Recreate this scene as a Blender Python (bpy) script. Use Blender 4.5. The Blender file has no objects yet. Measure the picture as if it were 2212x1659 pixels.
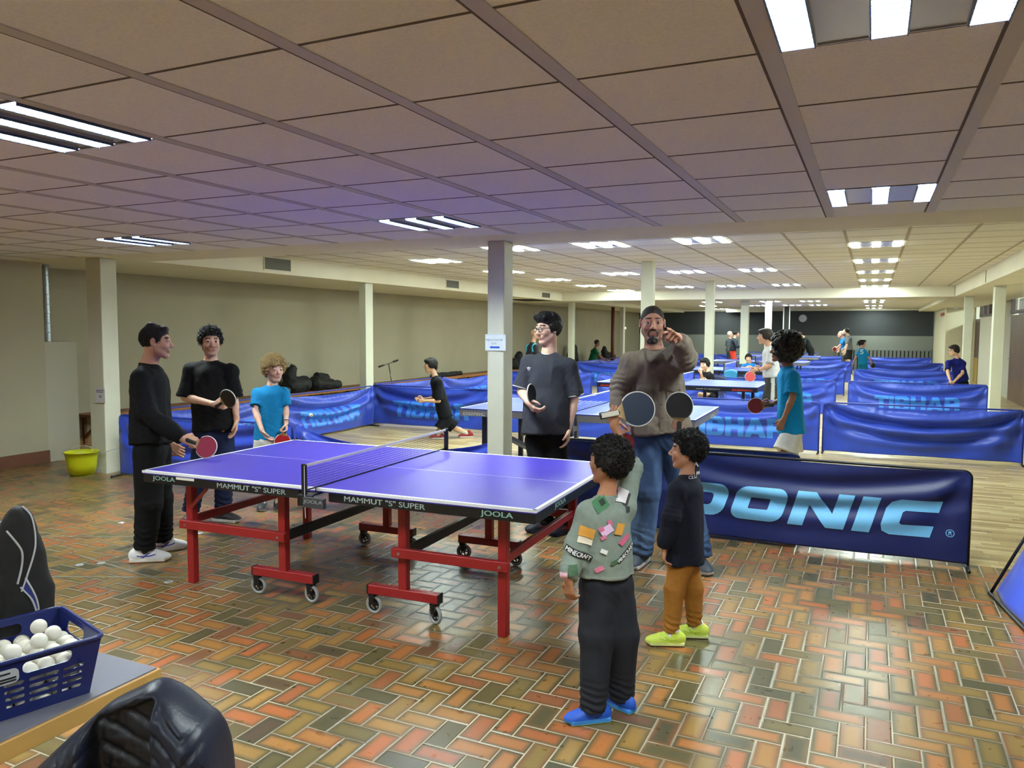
import bpy, bmesh, math, random
import numpy as np
from mathutils import Vector, Matrix
from mathutils.bvhtree import BVHTree
random.seed(7); NR = np.random.RandomState(11)
SC = bpy.context.scene; COL = SC.collection
PI = math.pi

# ---------------------------------------------------------------- camera
def cam_axes(yaw, pitch, roll):
    cy, sy, cp, sp, cr, sr = math.cos(yaw), math.sin(yaw), math.cos(pitch), math.sin(pitch), math.cos(roll), math.sin(roll)
    f = np.array([sy*cp, cy*cp, sp]); r = np.array([cy, -sy, 0.]); u = np.cross(r, f)
    return cr*r+sr*u, -sr*r+cr*u, f
_r, _u, _f = cam_axes(-0.4366, -0.0714, 0.0048)
camd = bpy.data.cameras.new('camera'); cam = bpy.data.objects.new('camera', camd); COL.objects.link(cam)
camd.sensor_width = 36; camd.lens = 1665.29/2212*36; camd.clip_start = 0.05; camd.clip_end = 200
cam.matrix_world = Matrix(((_r[0], _u[0], -_f[0], 0), (_r[1], _u[1], -_f[1], 0), (_r[2], _u[2], -_f[2], 1.6866), (0, 0, 0, 1)))
SC.camera = cam
# ---------------------------------------------------------------- world, exposure
w = bpy.data.worlds.new('world'); SC.world = w; w.use_nodes = True
w.node_tree.nodes['Background'].inputs[0].default_value = (0.6, 0.65, 0.7, 1)
w.node_tree.nodes['Background'].inputs[1].default_value = 0.15
SC.view_settings.view_transform = 'Standard'; SC.view_settings.look = 'None'
SC.view_settings.exposure = 1.0; SC.view_settings.gamma = 1; SC.view_settings.use_curve_mapping = False
cy = SC.cycles
cy.max_bounces = 6; cy.diffuse_bounces = 4; cy.glossy_bounces = 3; cy.transmission_bounces = 4; cy.transparent_max_bounces = 6
cy.use_denoising = True; cy.sample_clamp_indirect = 4.0; cy.caustics_reflective = False; cy.caustics_refractive = False
LAMP = 60.0          # radiance of the fluorescent strips

# ---------------------------------------------------------------- materials
def lin(c):
    c = np.array(c, float)/255.0
    return tuple(np.where(c <= .04045, c/12.92, ((c+.055)/1.055)**2.4))
MATS = {}
def M(name, rgb, rough=.6, metal=0., noise=0., scale=20., bump=0., bscale=60., spec=.5, emit=None, es=1., alpha=1., vcol=False, trans=0., sheen=0., coat=0.):
    if name in MATS: return MATS[name]
    m = bpy.data.materials.new(name); m.use_nodes = True; MATS[name] = m
    nt = m.node_tree; b = nt.nodes['Principled BSDF']; L = nt.links
    col = (*lin(rgb), 1)
    b.inputs['Base Color'].default_value = col; b.inputs['Roughness'].default_value = rough
    b.inputs['Metallic'].default_value = metal; b.inputs['Specular IOR Level'].default_value = spec
    b.inputs['Alpha'].default_value = alpha; b.inputs['Transmission Weight'].default_value = trans
    if sheen: b.inputs['Sheen Weight'].default_value = sheen
    if coat: b.inputs['Coat Weight'].default_value = coat
    if emit is not None:
        b.inputs['Emission Color'].default_value = (*lin(emit), 1); b.inputs['Emission Strength'].default_value = es
    src = None
    if vcol:
        a = nt.nodes.new('ShaderNodeAttribute'); a.attribute_name = 'Col'; src = a.outputs['Color']
        L.new(src, b.inputs['Base Color'])
    tc = None
    if noise or bump:
        tc = nt.nodes.new('ShaderNodeTexCoord')
    if noise:
        n = nt.nodes.new('ShaderNodeTexNoise'); n.inputs['Scale'].default_value = scale; n.inputs['Detail'].default_value = 4
        L.new(tc.outputs['Object'], n.inputs['Vector'])
        mr = nt.nodes.new('ShaderNodeMapRange'); mr.inputs['From Min'].default_value = .3; mr.inputs['From Max'].default_value = .7
        mr.inputs['To Min'].default_value = 1-noise; mr.inputs['To Max'].default_value = 1+noise
        L.new(n.outputs['Fac'], mr.inputs['Value'])
        vm = nt.nodes.new('ShaderNodeVectorMath'); vm.operation = 'SCALE'
        if src: L.new(src, vm.inputs[0])
        else: vm.inputs[0].default_value = col[:3]
        L.new(mr.outputs['Result'], vm.inputs['Scale']); L.new(vm.outputs['Vector'], b.inputs['Base Color'])
    if bump:
        n2 = nt.nodes.new('ShaderNodeTexNoise'); n2.inputs['Scale'].default_value = bscale; n2.inputs['Detail'].default_value = 3
        L.new(tc.outputs['Object'], n2.inputs['Vector'])
        bp = nt.nodes.new('ShaderNodeBump'); bp.inputs['Strength'].default_value = bump; bp.inputs['Distance'].default_value = .005
        L.new(n2.outputs['Fac'], bp.inputs['Height']); L.new(bp.outputs['Normal'], b.inputs['Normal'])
    return m

class NG:                                   # tiny helper for maths in shader graphs
    def __init__(s, m): s.nt = m.node_tree; s.L = s.nt.links
    def n(s, t, **k):
        x = s.nt.nodes.new(t)
        for a, v in k.items(): setattr(x, a, v)
        return x
    def put(s, sock, v):
        if isinstance(v, (int, float)): sock.default_value = v
        elif isinstance(v, tuple): sock.default_value = v
        else: s.L.new(v, sock)
    def m(s, op, a, b=0., c=None):
        x = s.n('ShaderNodeMath', operation=op); s.put(x.inputs[0], a); s.put(x.inputs[1], b)
        if c is not None: s.put(x.inputs[2], c)
        return x.outputs[0]
    def mix(s, f, a, b):
        x = s.n('ShaderNodeMix', data_type='RGBA'); s.put(x.inputs[0], f); s.put(x.inputs[6], a); s.put(x.inputs[7], b)
        return x.outputs[2]

def ramp(g, fac, stops):
    r = g.n('ShaderNodeValToRGB'); g.L.new(fac, r.inputs[0]); cr = r.color_ramp; cr.interpolation = 'LINEAR'
    cr.elements.remove(cr.elements[1]); cr.elements[0].position = stops[0][0]; cr.elements[0].color = (*lin(stops[0][1]), 1)
    for p, c in stops[1:]: cr.elements.new(p).color = (*lin(c), 1)
    return r.outputs[0]

# ---------------------------------------------------------------- object helpers
def tag(o, label=None, cat=None, group=None, kind=None):
    if label: o['label'] = label
    if cat: o['category'] = cat
    if group: o['group'] = group
    if kind: o['kind'] = kind
    return o
def empty(name, loc=(0, 0, 0), rz=0., label=None, cat=None, group=None):
    o = bpy.data.objects.new(name, None); COL.objects.link(o); o.location = loc; o.rotation_euler = (0, 0, rz)
    o.empty_display_size = .1
    return tag(o, label, cat, group)
def mesh_obj(name, verts, faces, mat, parent=None, smooth=False, cols=None, loc=None):
    me = bpy.data.meshes.new(name)
    if isinstance(faces, np.ndarray) and faces.ndim == 2:
        nv, nf, k = len(verts), len(faces), faces.shape[1]
        me.vertices.add(nv); me.vertices.foreach_set('co', np.asarray(verts, np.float32).ravel())
        me.loops.add(nf*k); me.loops.foreach_set('vertex_index', faces.astype(np.int32).ravel())
        me.polygons.add(nf); me.polygons.foreach_set('loop_start', np.arange(0, nf*k, k, dtype=np.int32))
        me.update(calc_edges=True)
    else:
        me.from_pydata([tuple(v) for v in verts], [], [tuple(f) for f in faces])
    if smooth: me.polygons.foreach_set('use_smooth', [True]*len(me.polygons))
    if cols is not None:
        ca = me.color_attributes.new('Col', 'FLOAT_COLOR', 'POINT')
        c4 = np.ones((len(verts), 4), np.float32); c4[:, :3] = cols; ca.data.foreach_set('color', c4.ravel())
    me.validate(); me.update()
    me.materials.append(mat)
    o = bpy.data.objects.new(name, me); COL.objects.link(o)
    if parent: o.parent = parent
    if loc is not None: o.location = loc
    return o
def bm_obj(name, bm, mat, parent=None, smooth=False, loc=None):
    me = bpy.data.meshes.new(name); bmesh.ops.recalc_face_normals(bm, faces=bm.faces); bm.to_mesh(me); bm.free()
    if smooth:
        me.polygons.foreach_set('use_smooth', [True]*len(me.polygons))
    me.materials.append(mat)
    o = bpy.data.objects.new(name, me); COL.objects.link(o)
    if parent: o.parent = parent
    if loc is not None: o.location = loc
    return o
def smooth_angle(o, deg=35):
    me = o.data; me.polygons.foreach_set('use_smooth', [True]*len(me.polygons))
    me.set_sharp_from_angle(angle=math.radians(deg)); return o
def add_box(bm, c, s, bevel=0., rot=None, seg=1):
    b2 = bmesh.new(); bmesh.ops.create_cube(b2, size=1.)
    for v in b2.verts: v.co = Vector((v.co.x*s[0], v.co.y*s[1], v.co.z*s[2]))
    if bevel: bmesh.ops.bevel(b2, geom=list(b2.edges), offset=bevel, segments=seg, affect='EDGES', profile=.5)
    mt = Matrix.Translation(Vector(c)) @ (rot.to_4x4() if rot is not None else Matrix.Identity(4))
    b2.transform(mt); _merge(bm, b2)
def _merge(bm, b2):
    me = bpy.data.meshes.new('tmp'); b2.to_mesh(me); b2.free(); bm.from_mesh(me); bpy.data.meshes.remove(me)
def rng_box(bm, x0, x1, y0, y1, z0, z1, bevel=0.):
    add_box(bm, ((x0+x1)/2, (y0+y1)/2, (z0+z1)/2), (abs(x1-x0), abs(y1-y0), abs(z1-z0)), bevel)
def box(name, x0, x1, y0, y1, z0, z1, mat, parent=None, bevel=0.):
    bm = bmesh.new(); rng_box(bm, x0, x1, y0, y1, z0, z1, bevel); return bm_obj(name, bm, mat, parent)
def add_bar(bm, a, b, w, h, up=(0, 0, 1), bevel=0.):
    a, b = Vector(a), Vector(b); d = b-a; L = d.length; x = d.normalized(); u = Vector(up)
    y = u.cross(x)
    if y.length < 1e-4: y = Vector((0, 1, 0)).cross(x)
    y.normalize(); z = x.cross(y)
    add_box(bm, (a+b)/2, (L, w, h), bevel, Matrix((x, y, z)).transposed())
def add_tube(bm, pts, r, seg=10, closed=False, caps=True):
    pts = [Vector(p) for p in pts]; n = len(pts); rings = []
    rr = r if isinstance(r, (list, tuple)) else [r]*n
    prev = None
    for i, p in enumerate(pts):
        if closed: t = pts[(i+1) % n]-pts[i-1]
        else: t = pts[min(i+1, n-1)]-pts[max(i-1, 0)]
        t.normalize()
        if prev is None: a = t.orthogonal().normalized()
        else:
            a = prev-t*prev.dot(t)
            a = a.normalized() if a.length > 1e-5 else t.orthogonal().normalized()
        prev = a; b = t.cross(a)
        rings.append([bm.verts.new(p+(a*math.cos(2*PI*k/seg)+b*math.sin(2*PI*k/seg))*rr[i]) for k in range(seg)])
    for i in range(n if closed else n-1):
        A, B = rings[i], rings[(i+1) % n]
        for k in range(seg): bm.faces.new((A[k], A[(k+1) % seg], B[(k+1) % seg], B[k]))
    if caps and not closed:
        bm.faces.new(rings[0][::-1]); bm.faces.new(rings[-1])
def add_lathe(bm, prof, c=(0, 0, 0), seg=32, axis='z', rot=None):
    b2 = bmesh.new(); rings = []
    for (r, z) in prof:
        rings.append([b2.verts.new((max(r, 1e-5)*math.cos(2*PI*k/seg), max(r, 1e-5)*math.sin(2*PI*k/seg), z)) for k in range(seg)])
    for A, B in zip(rings[:-1], rings[1:]):
        for k in range(seg): b2.faces.new((A[k], A[(k+1) % seg], B[(k+1) % seg], B[k]))
    bmesh.ops.remove_doubles(b2, verts=b2.verts, dist=2e-5)
    mt = Matrix.Translation(Vector(c))
    if rot is not None: mt = mt @ rot.to_4x4()
    elif axis == 'x': mt = mt @ Matrix.Rotation(PI/2, 4, 'Y')
    elif axis == 'y': mt = mt @ Matrix.Rotation(-PI/2, 4, 'X')
    b2.transform(mt); _merge(bm, b2)
def copy_tree(o, parent=None):
    c = o.copy(); COL.objects.link(c); c.parent = parent
    for ch in list(o.children): copy_tree(ch, c)
    return c

# ---------------------------------------------------------------- lettering
def curve_flat(cu):
    o = bpy.data.objects.new('tmp', cu); COL.objects.link(o)
    dg = bpy.context.evaluated_depsgraph_get(); dg.update()
    me = bpy.data.meshes.new_from_object(o.evaluated_get(dg)); bpy.data.objects.remove(o)
    V = np.array([v.co[:] for v in me.vertices]) if len(me.vertices) else np.zeros((0, 3)); F = [tuple(p.vertices) for p in me.polygons]
    bpy.data.meshes.remove(me); return V[:, :2], F
_tc = {}
def text2d(s, bold=0.):
    k = (s, bold)
    if k not in _tc:
        cu = bpy.data.curves.new('t', 'FONT'); cu.body = s; cu.size = 1; cu.resolution_u = 3
        V, F = curve_flat(cu)
        lo, hi = V.min(0), V.max(0)
        if bold:
            n = len(V); V0, F0 = V, F; V = np.concatenate([V0+np.array([dx, dy]) for dx, dy in ((-bold, 0), (bold, 0), (0, bold*.5), (0, -bold*.5))]); F = [tuple(i+k_*n for i in f) for k_ in range(4) for f in F0]
        _tc[k] = ((V-lo)/(hi[1]-lo[1]), F, (hi[0]-lo[0])/(hi[1]-lo[1]))
    return _tc[k]
def polys2d(loops):
    cu = bpy.data.curves.new('p', 'CURVE'); cu.dimensions = '2D'; cu.fill_mode = 'BOTH'
    for lp in loops:
        sp = cu.splines.new('POLY'); sp.points.add(len(lp)-1); sp.use_cyclic_u = True
        for p, q in zip(sp.points, lp): p.co = (q[0], q[1], 0, 1)
    return curve_flat(cu)
def rrect(x0, y0, x1, y1, r, n=5):
    """rectangle with rounded corners; r = (bl, br, tr, tl)"""
    if not isinstance(r, (tuple, list)): r = (r,)*4
    out = []
    for (cx, cy, a0, rad) in ((x0, y0, PI, r[0]), (x1, y0, 1.5*PI, r[1]), (x1, y1, 0, r[2]), (x0, y1, .5*PI, r[3])):
        if rad <= 0: out.append((cx, cy)); continue
        px = cx+rad if cx == x0 else cx-rad; py = cy+rad if cy == y0 else cy-rad
        for i in range(n+1):
            a = a0+i*PI/2/n; out.append((px+rad*math.cos(a), py+rad*math.sin(a)))
    return out
def glyph_word(word, style):
    """word -> list of loops, unit cap height, plus total width"""
    loops = []; x = 0
    for ch in word:
        if style == 'tibhar':
            t = .25
            if ch == 'T': L = [[(0, 1), (0, .76), (.28, .76), (.28, 0), (.55, 0), (.55, .76), (.83, .76), (.83, 1)]]; wd = .83; gap = .03
            elif ch == 'I': L = [[(0, 0), (.27, 0), (.27, 1), (0, 1)]]; wd = .27; gap = .07
            elif ch == 'B': L = [rrect(0, 0, .82, 1, (0, .27, .25, 0)), rrect(.27, .20, .54, .40, (0, .09, .09, 0)), rrect(.27, .60, .52, .80, (0, .09, .09, 0))]; wd = .82; gap = .07
            elif ch == 'H': L = [[(0, 0), (.27, 0), (.27, .38), (.58, .38), (.58, 0), (.85, 0), (.85, 1), (.58, 1), (.58, .62), (.27, .62), (.27, 1), (0, 1)]]; wd = .85; gap = .03
            elif ch == 'A': L = [[(0, 0), (.28, 0), (.34, .18), (.64, .18), (.70, 0), (.99, 0), (.66, 1), (.33, 1)], [(.41, .38), (.58, .38), (.495, .68)]]; wd = .99; gap = .03
            elif ch == 'R': L = [rrect(0, 0, .82, 1, (0, 0, .28, 0)), rrect(.27, .58, .54, .79, (0, .09, .09, 0)), [(.27, -.001), (.54, -.001), (.54, .34), (.27, .34)]]; wd = .82; gap = .05
        else:
            t = .30
            if ch == 'D': L = [rrect(0, 0, 1.40, 1, (.05, .34, .34, .05)), rrect(.42, .32, 1.0, .68, (.02, .12, .12, .02))]; wd = 1.40
            elif ch == 'O': L = [rrect(0, 0, 1.42, 1, (.30, .30, .30, .30)), rrect(.44, .34, .98, .66, .03)]; wd = 1.42
            elif ch == 'N': L = [[(0, 0), (.40, 0), (.40, .60), (1.0, 0), (1.45, 0), (1.45, 1), (1.05, 1), (1.05, .40), (.48, 1), (0, 1)]]; wd = 1.45
            elif ch == 'I': L = [[(0, 0), (.44, 0), (.44, 1), (0, 1)]]; wd = .44
            elif ch == 'C': L = [[(.28, 0), (1.25, 0), (1.25, .31), (.48, .31), (.42, .36), (.42, .64), (.48, .69), (1.25, .69), (1.25, 1), (.28, 1), (.08, .91), (0, .72), (0, .28), (.08, .09)]]; wd = 1.25
            gap = .20
            L = [[(px+.28*py, py) for px, py in lp] for lp in L]
        loops += [[(px+x, py) for px, py in lp] for lp in L]; x += wd+gap
    return loops, x-gap+(.28 if style == 'donic' else 0)
_wc = {}
def word2d(word, style):
    if (word, style) not in _wc:
        V = []; F = []; x = 0
        lp, wd = glyph_word(word, style)
        v, f = polys2d(lp); _wc[(word, style)] = (v, f, wd)
    return _wc[(word, style)]
def circle2d(r, n=24, c=(0, 0)): return [(c[0]+r*math.cos(2*PI*k/n), c[1]+r*math.sin(2*PI*k/n)) for k in range(n)]
def flat_text(name, V, F, mat, parent, origin, u, v, w, h, wd, off=0.0):
    """place a unit-height flat lettering (V,F, width wd) on a plane: origin lower-left, u right, v up; w = target width"""
    u, v, o = Vector(u).normalized(), Vector(v).normalized(), Vector(origin); n = u.cross(v)
    sx = w/wd if w else h
    P = [o+u*(x*sx)+v*(y*h)+n*off for x, y in V]
    return mesh_obj(name, P, F, mat, parent)

# ---------------------------------------------------------------- numpy noise
_T = NR.rand(32, 32, 32).astype(np.float32)
def vnoise(P):
    i = np.floor(P).astype(int); f = P-i; f = f*f*(3-2*f); i &= 31; j = (i+1) & 31
    def g(a, b, c): return _T[a, b, c]
    x0, y0, z0, x1, y1, z1 = i[:, 0], i[:, 1], i[:, 2], j[:, 0], j[:, 1], j[:, 2]; fx, fy, fz = f[:, 0], f[:, 1], f[:, 2]
    a = g(x0, y0, z0)*(1-fx)+g(x1, y0, z0)*fx; b = g(x0, y1, z0)*(1-fx)+g(x1, y1, z0)*fx
    c = g(x0, y0, z1)*(1-fx)+g(x1, y0, z1)*fx; d = g(x0, y1, z1)*(1-fx)+g(x1, y1, z1)*fx
    return (a*(1-fy)+b*fy)*(1-fz)+(c*(1-fy)+d*fy)*fz
def fbm(P, o=3):
    s = 0; a = .5; t = 0
    for k in range(o): s = s+a*vnoise(P*2**k+k*7.3); t += a; a *= .5
    return s/t
def ridge(P, o=2):
    s = 0; a = .6; t = 0
    for k in range(o): s = s+a*(1-np.abs(2*vnoise(P*2**k+k*5.1)-1)); t += a; a *= .5
    return s/t

# ---------------------------------------------------------------- SDF volumes -> surface nets
def rotm(f, up=(0, 0, 1)):
    f = np.array(f, float); f /= np.linalg.norm(f); up = np.array(up, float)
    r = np.cross(f, up); r /= np.linalg.norm(r); u = np.cross(r, f); return np.stack([r, f, u])   # rows: right, forward, up
class Vol:
    def __init__(s, lo, hi, h):
        s.h = h; s.lo = np.array(lo, float)-3*h; n = np.ceil((np.array(hi)-s.lo)/h).astype(int)+4
        s.ax = [s.lo[i]+h*np.arange(n[i]) for i in range(3)]; s.D = np.full(n, 9., np.float32)
    def sub(s, lo, hi, pad):
        sl = []
        for i in range(3):
            a = max(0, int((lo[i]-pad-s.lo[i])/s.h)); b = min(len(s.ax[i]), int((hi[i]+pad-s.lo[i])/s.h)+2); sl.append(slice(a, max(b, a)))
        return tuple(sl)
    def pts(s, sl):
        return s.ax[0][sl[0]][:, None, None], s.ax[1][sl[1]][None, :, None], s.ax[2][sl[2]][None, None, :]
    def comb(s, sl, d, k, mode='u'):
        A = s.D[sl]; d = d.astype(np.float32)
        if mode == 'u':
            if k > 0:
                hh = np.clip(.5+.5*(A-d)/k, 0, 1); s.D[sl] = A*(1-hh)+d*hh-k*hh*(1-hh)
            else: s.D[sl] = np.minimum(A, d)
        elif mode == 's':
            d = -d
            if k > 0:
                hh = np.clip(.5-.5*(A-d)/k, 0, 1); s.D[sl] = A*(1-hh)+d*hh+k*hh*(1-hh)
            else: s.D[sl] = np.maximum(A, d)
    def cap(s, a, b, r1, r2=None, k=.02, mode='u', cuts=(), flat=None):
        a = np.array(a, float); b = np.array(b, float); r2 = r1 if r2 is None else r2; R = max(r1, r2)
        sl = s.sub(np.minimum(a, b)-R, np.maximum(a, b)+R, k+3*s.h); X, Y, Z = s.pts(sl)
        if X.size == 0 or Y.size == 0 or Z.size == 0: return
        ab = b-a; L2 = ab@ab+1e-12
        px, py, pz = X-a[0], Y-a[1], Z-a[2]
        t = np.clip((px*ab[0]+py*ab[1]+pz*ab[2])/L2, 0, 1)
        qx, qy, qz = px-t*ab[0], py-t*ab[1], pz-t*ab[2]
        if flat is not None:           # flattened cross-section: (direction, factor)
            fd, ff = np.array(flat[0], float), flat[1]; fd /= np.linalg.norm(fd)
            dd = qx*fd[0]+qy*fd[1]+qz*fd[2]; g = (1/ff-1)*dd
            qx, qy, qz = qx+g*fd[0], qy+g*fd[1], qz+g*fd[2]
        d = np.sqrt(qx*qx+qy*qy+qz*qz)-(r1+(r2-r1)*t)
        for (p, n) in cuts: d = np.maximum(d, (X-p[0])*n[0]+(Y-p[1])*n[1]+(Z-p[2])*n[2])
        s.comb(sl, d, k, mode)
    def ell(s, c, r, R=None, k=.02, mode='u', cuts=(), fn=None):
        c = np.array(c, float); m = max(r); sl = s.sub(c-m, c+m, k+3*s.h); X, Y, Z = s.pts(sl)
        px, py, pz = X-c[0], Y-c[1], Z-c[2]
        if R is not None: px, py, pz = [R[i, 0]*px+R[i, 1]*py+R[i, 2]*pz for i in range(3)]
        q = np.sqrt((px/r[0])**2+(py/r[1])**2+(pz/r[2])**2)+1e-6; q2 = np.sqrt((px/r[0]**2)**2+(py/r[1]**2)**2+(pz/r[2]**2)**2)+1e-6
        d = q*(q-1)/q2
        if fn is not None: d = np.maximum(d, fn(px, py, pz))
        for (p, n) in cuts: d = np.maximum(d, (X-p[0])*n[0]+(Y-p[1])*n[1]+(Z-p[2])*n[2])
        s.comb(sl, d, k, mode)
    def ecap(s, a, b, side, wa, wb, da, db, k=.03, cuts=(), p=2.3):
        """superelliptic tapered column from a to b; side = width axis"""
        a = np.array(a, float); b = np.array(b, float); ax = b-a; L = np.linalg.norm(ax); ax /= L
        sd = np.array(side, float); sd -= ax*(sd@ax); sd /= np.linalg.norm(sd); dp = np.cross(ax, sd)
        R = max(wa, wb, da, db); sl = s.sub(np.minimum(a, b)-R, np.maximum(a, b)+R, k+3*s.h); X, Y, Z = s.pts(sl)
        px, py, pz = X-a[0], Y-a[1], Z-a[2]
        h = px*ax[0]+py*ax[1]+pz*ax[2]; t = np.clip(h/L, 0, 1)
        W = wa+(wb-wa)*t; Dp = da+(db-da)*t; e = np.abs(h-t*L)
        u = np.abs(px*sd[0]+py*sd[1]+pz*sd[2])/W; v = np.abs(px*dp[0]+py*dp[1]+pz*dp[2])/Dp
        mn = np.minimum(W, Dp); q = (u**p+v**p+(e/mn)**p)**(1/p)
        d = (q-1)*mn
        for (pp, n) in cuts: d = np.maximum(d, (X-pp[0])*n[0]+(Y-pp[1])*n[1]+(Z-pp[2])*n[2])
        s.comb(sl, d, k)
    def plane(s, p, n):
        X, Y, Z = s.pts((slice(None),)*3); s.D = np.maximum(s.D, ((X-p[0])*n[0]+(Y-p[1])*n[1]+(Z-p[2])*n[2]).astype(np.float32))
    def mesh(s):
        D = s.D; S = D < 0; c = np.zeros(np.array(D.shape)-1, np.int8)
        for i in (0, 1):
            for j in (0, 1):
                for k in (0, 1): c += S[i:D.shape[0]-1+i, j:D.shape[1]-1+j, k:D.shape[2]-1+k]
        act = (c > 0) & (c < 8); I = np.argwhere(act); idx = np.full(act.shape, -1, np.int32); idx[act] = np.arange(len(I))
        pos = np.zeros((len(I), 3)); cnt = np.zeros(len(I))
        C = [(i, j, k) for i in (0, 1) for j in (0, 1) for k in (0, 1)]
        vals = {q: D[I[:, 0]+q[0], I[:, 1]+q[1], I[:, 2]+q[2]] for q in C}
        for q in C:
            for a in range(3):
                if q[a] == 0:
                    q2 = list(q); q2[a] = 1; q2 = tuple(q2); va, vb = vals[q], vals[q2]; m = (va < 0) != (vb < 0)
                    t = np.where(m, va/(va-vb+1e-12), 0)
                    for ax_ in range(3): pos[:, ax_] += np.where(m, q[ax_]+(t if ax_ == a else 0), 0)
                    cnt += m
        V = s.lo+s.h*(I+pos/cnt[:, None]); Fs = []
        for a in range(3):
            b, c_ = (a+1) % 3, (a+2) % 3
            sa = [slice(1, -1)]*3; sb = [slice(1, -1)]*3
            sa[a] = slice(0, -1); sb[a] = slice(1, None)
            A, B = S[tuple(sa)], S[tuple(sb)]; E = np.argwhere(A != B); flip = A[tuple(E.T)]
            E = E.copy(); E[:, b] += 1; E[:, c_] += 1
            def cell(db, dc):
                q = E.copy(); q[:, b] += db; q[:, c_] += dc; return idx[q[:, 0], q[:, 1], q[:, 2]]
            Q = np.stack([cell(-1, -1), cell(0, -1), cell(0, 0), cell(-1, 0)], 1)
            Q[~flip] = Q[~flip][:, ::-1]; Fs.append(Q)
        return V, np.concatenate(Fs)
def vnormals(V, F):
    n = np.cross(V[F[:, 2]]-V[F[:, 0]], V[F[:, 3]]-V[F[:, 1]]); N = np.zeros_like(V)
    for i in range(4):
        for a in range(3): N[:, a] += np.bincount(F[:, i], n[:, a], len(V))
    return N/(np.linalg.norm(N, axis=1, keepdims=True)+1e-12)
def bvh_of(V, F): return BVHTree.FromPolygons([tuple(v) for v in V], [tuple(int(i) for i in f) for f in F])
# ================================================================ the room
Z1, Z2, Z3 = 2.47, 2.71, 2.60            # near ceiling / main ceiling / far ceiling
XL, XR, YN, YB = -10.0, 3.1, -4.0, 35.6
EDGE = 6.36                              # where the tiles stop and the parquet begins
CREAM = M('cream_paint', (204, 198, 172), .75, noise=.05, scale=3, bump=.15, bscale=200)
CREAM2 = M('column_paint', (205, 206, 188), .6, noise=.03, scale=4)
SOFF = M('soffit_paint', (226, 220, 198), .8, noise=.03, scale=2)
BLACK = M('black_metal', (18, 18, 20), .45)
WHITE = M('white_plastic', (232, 232, 226), .5)

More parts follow.
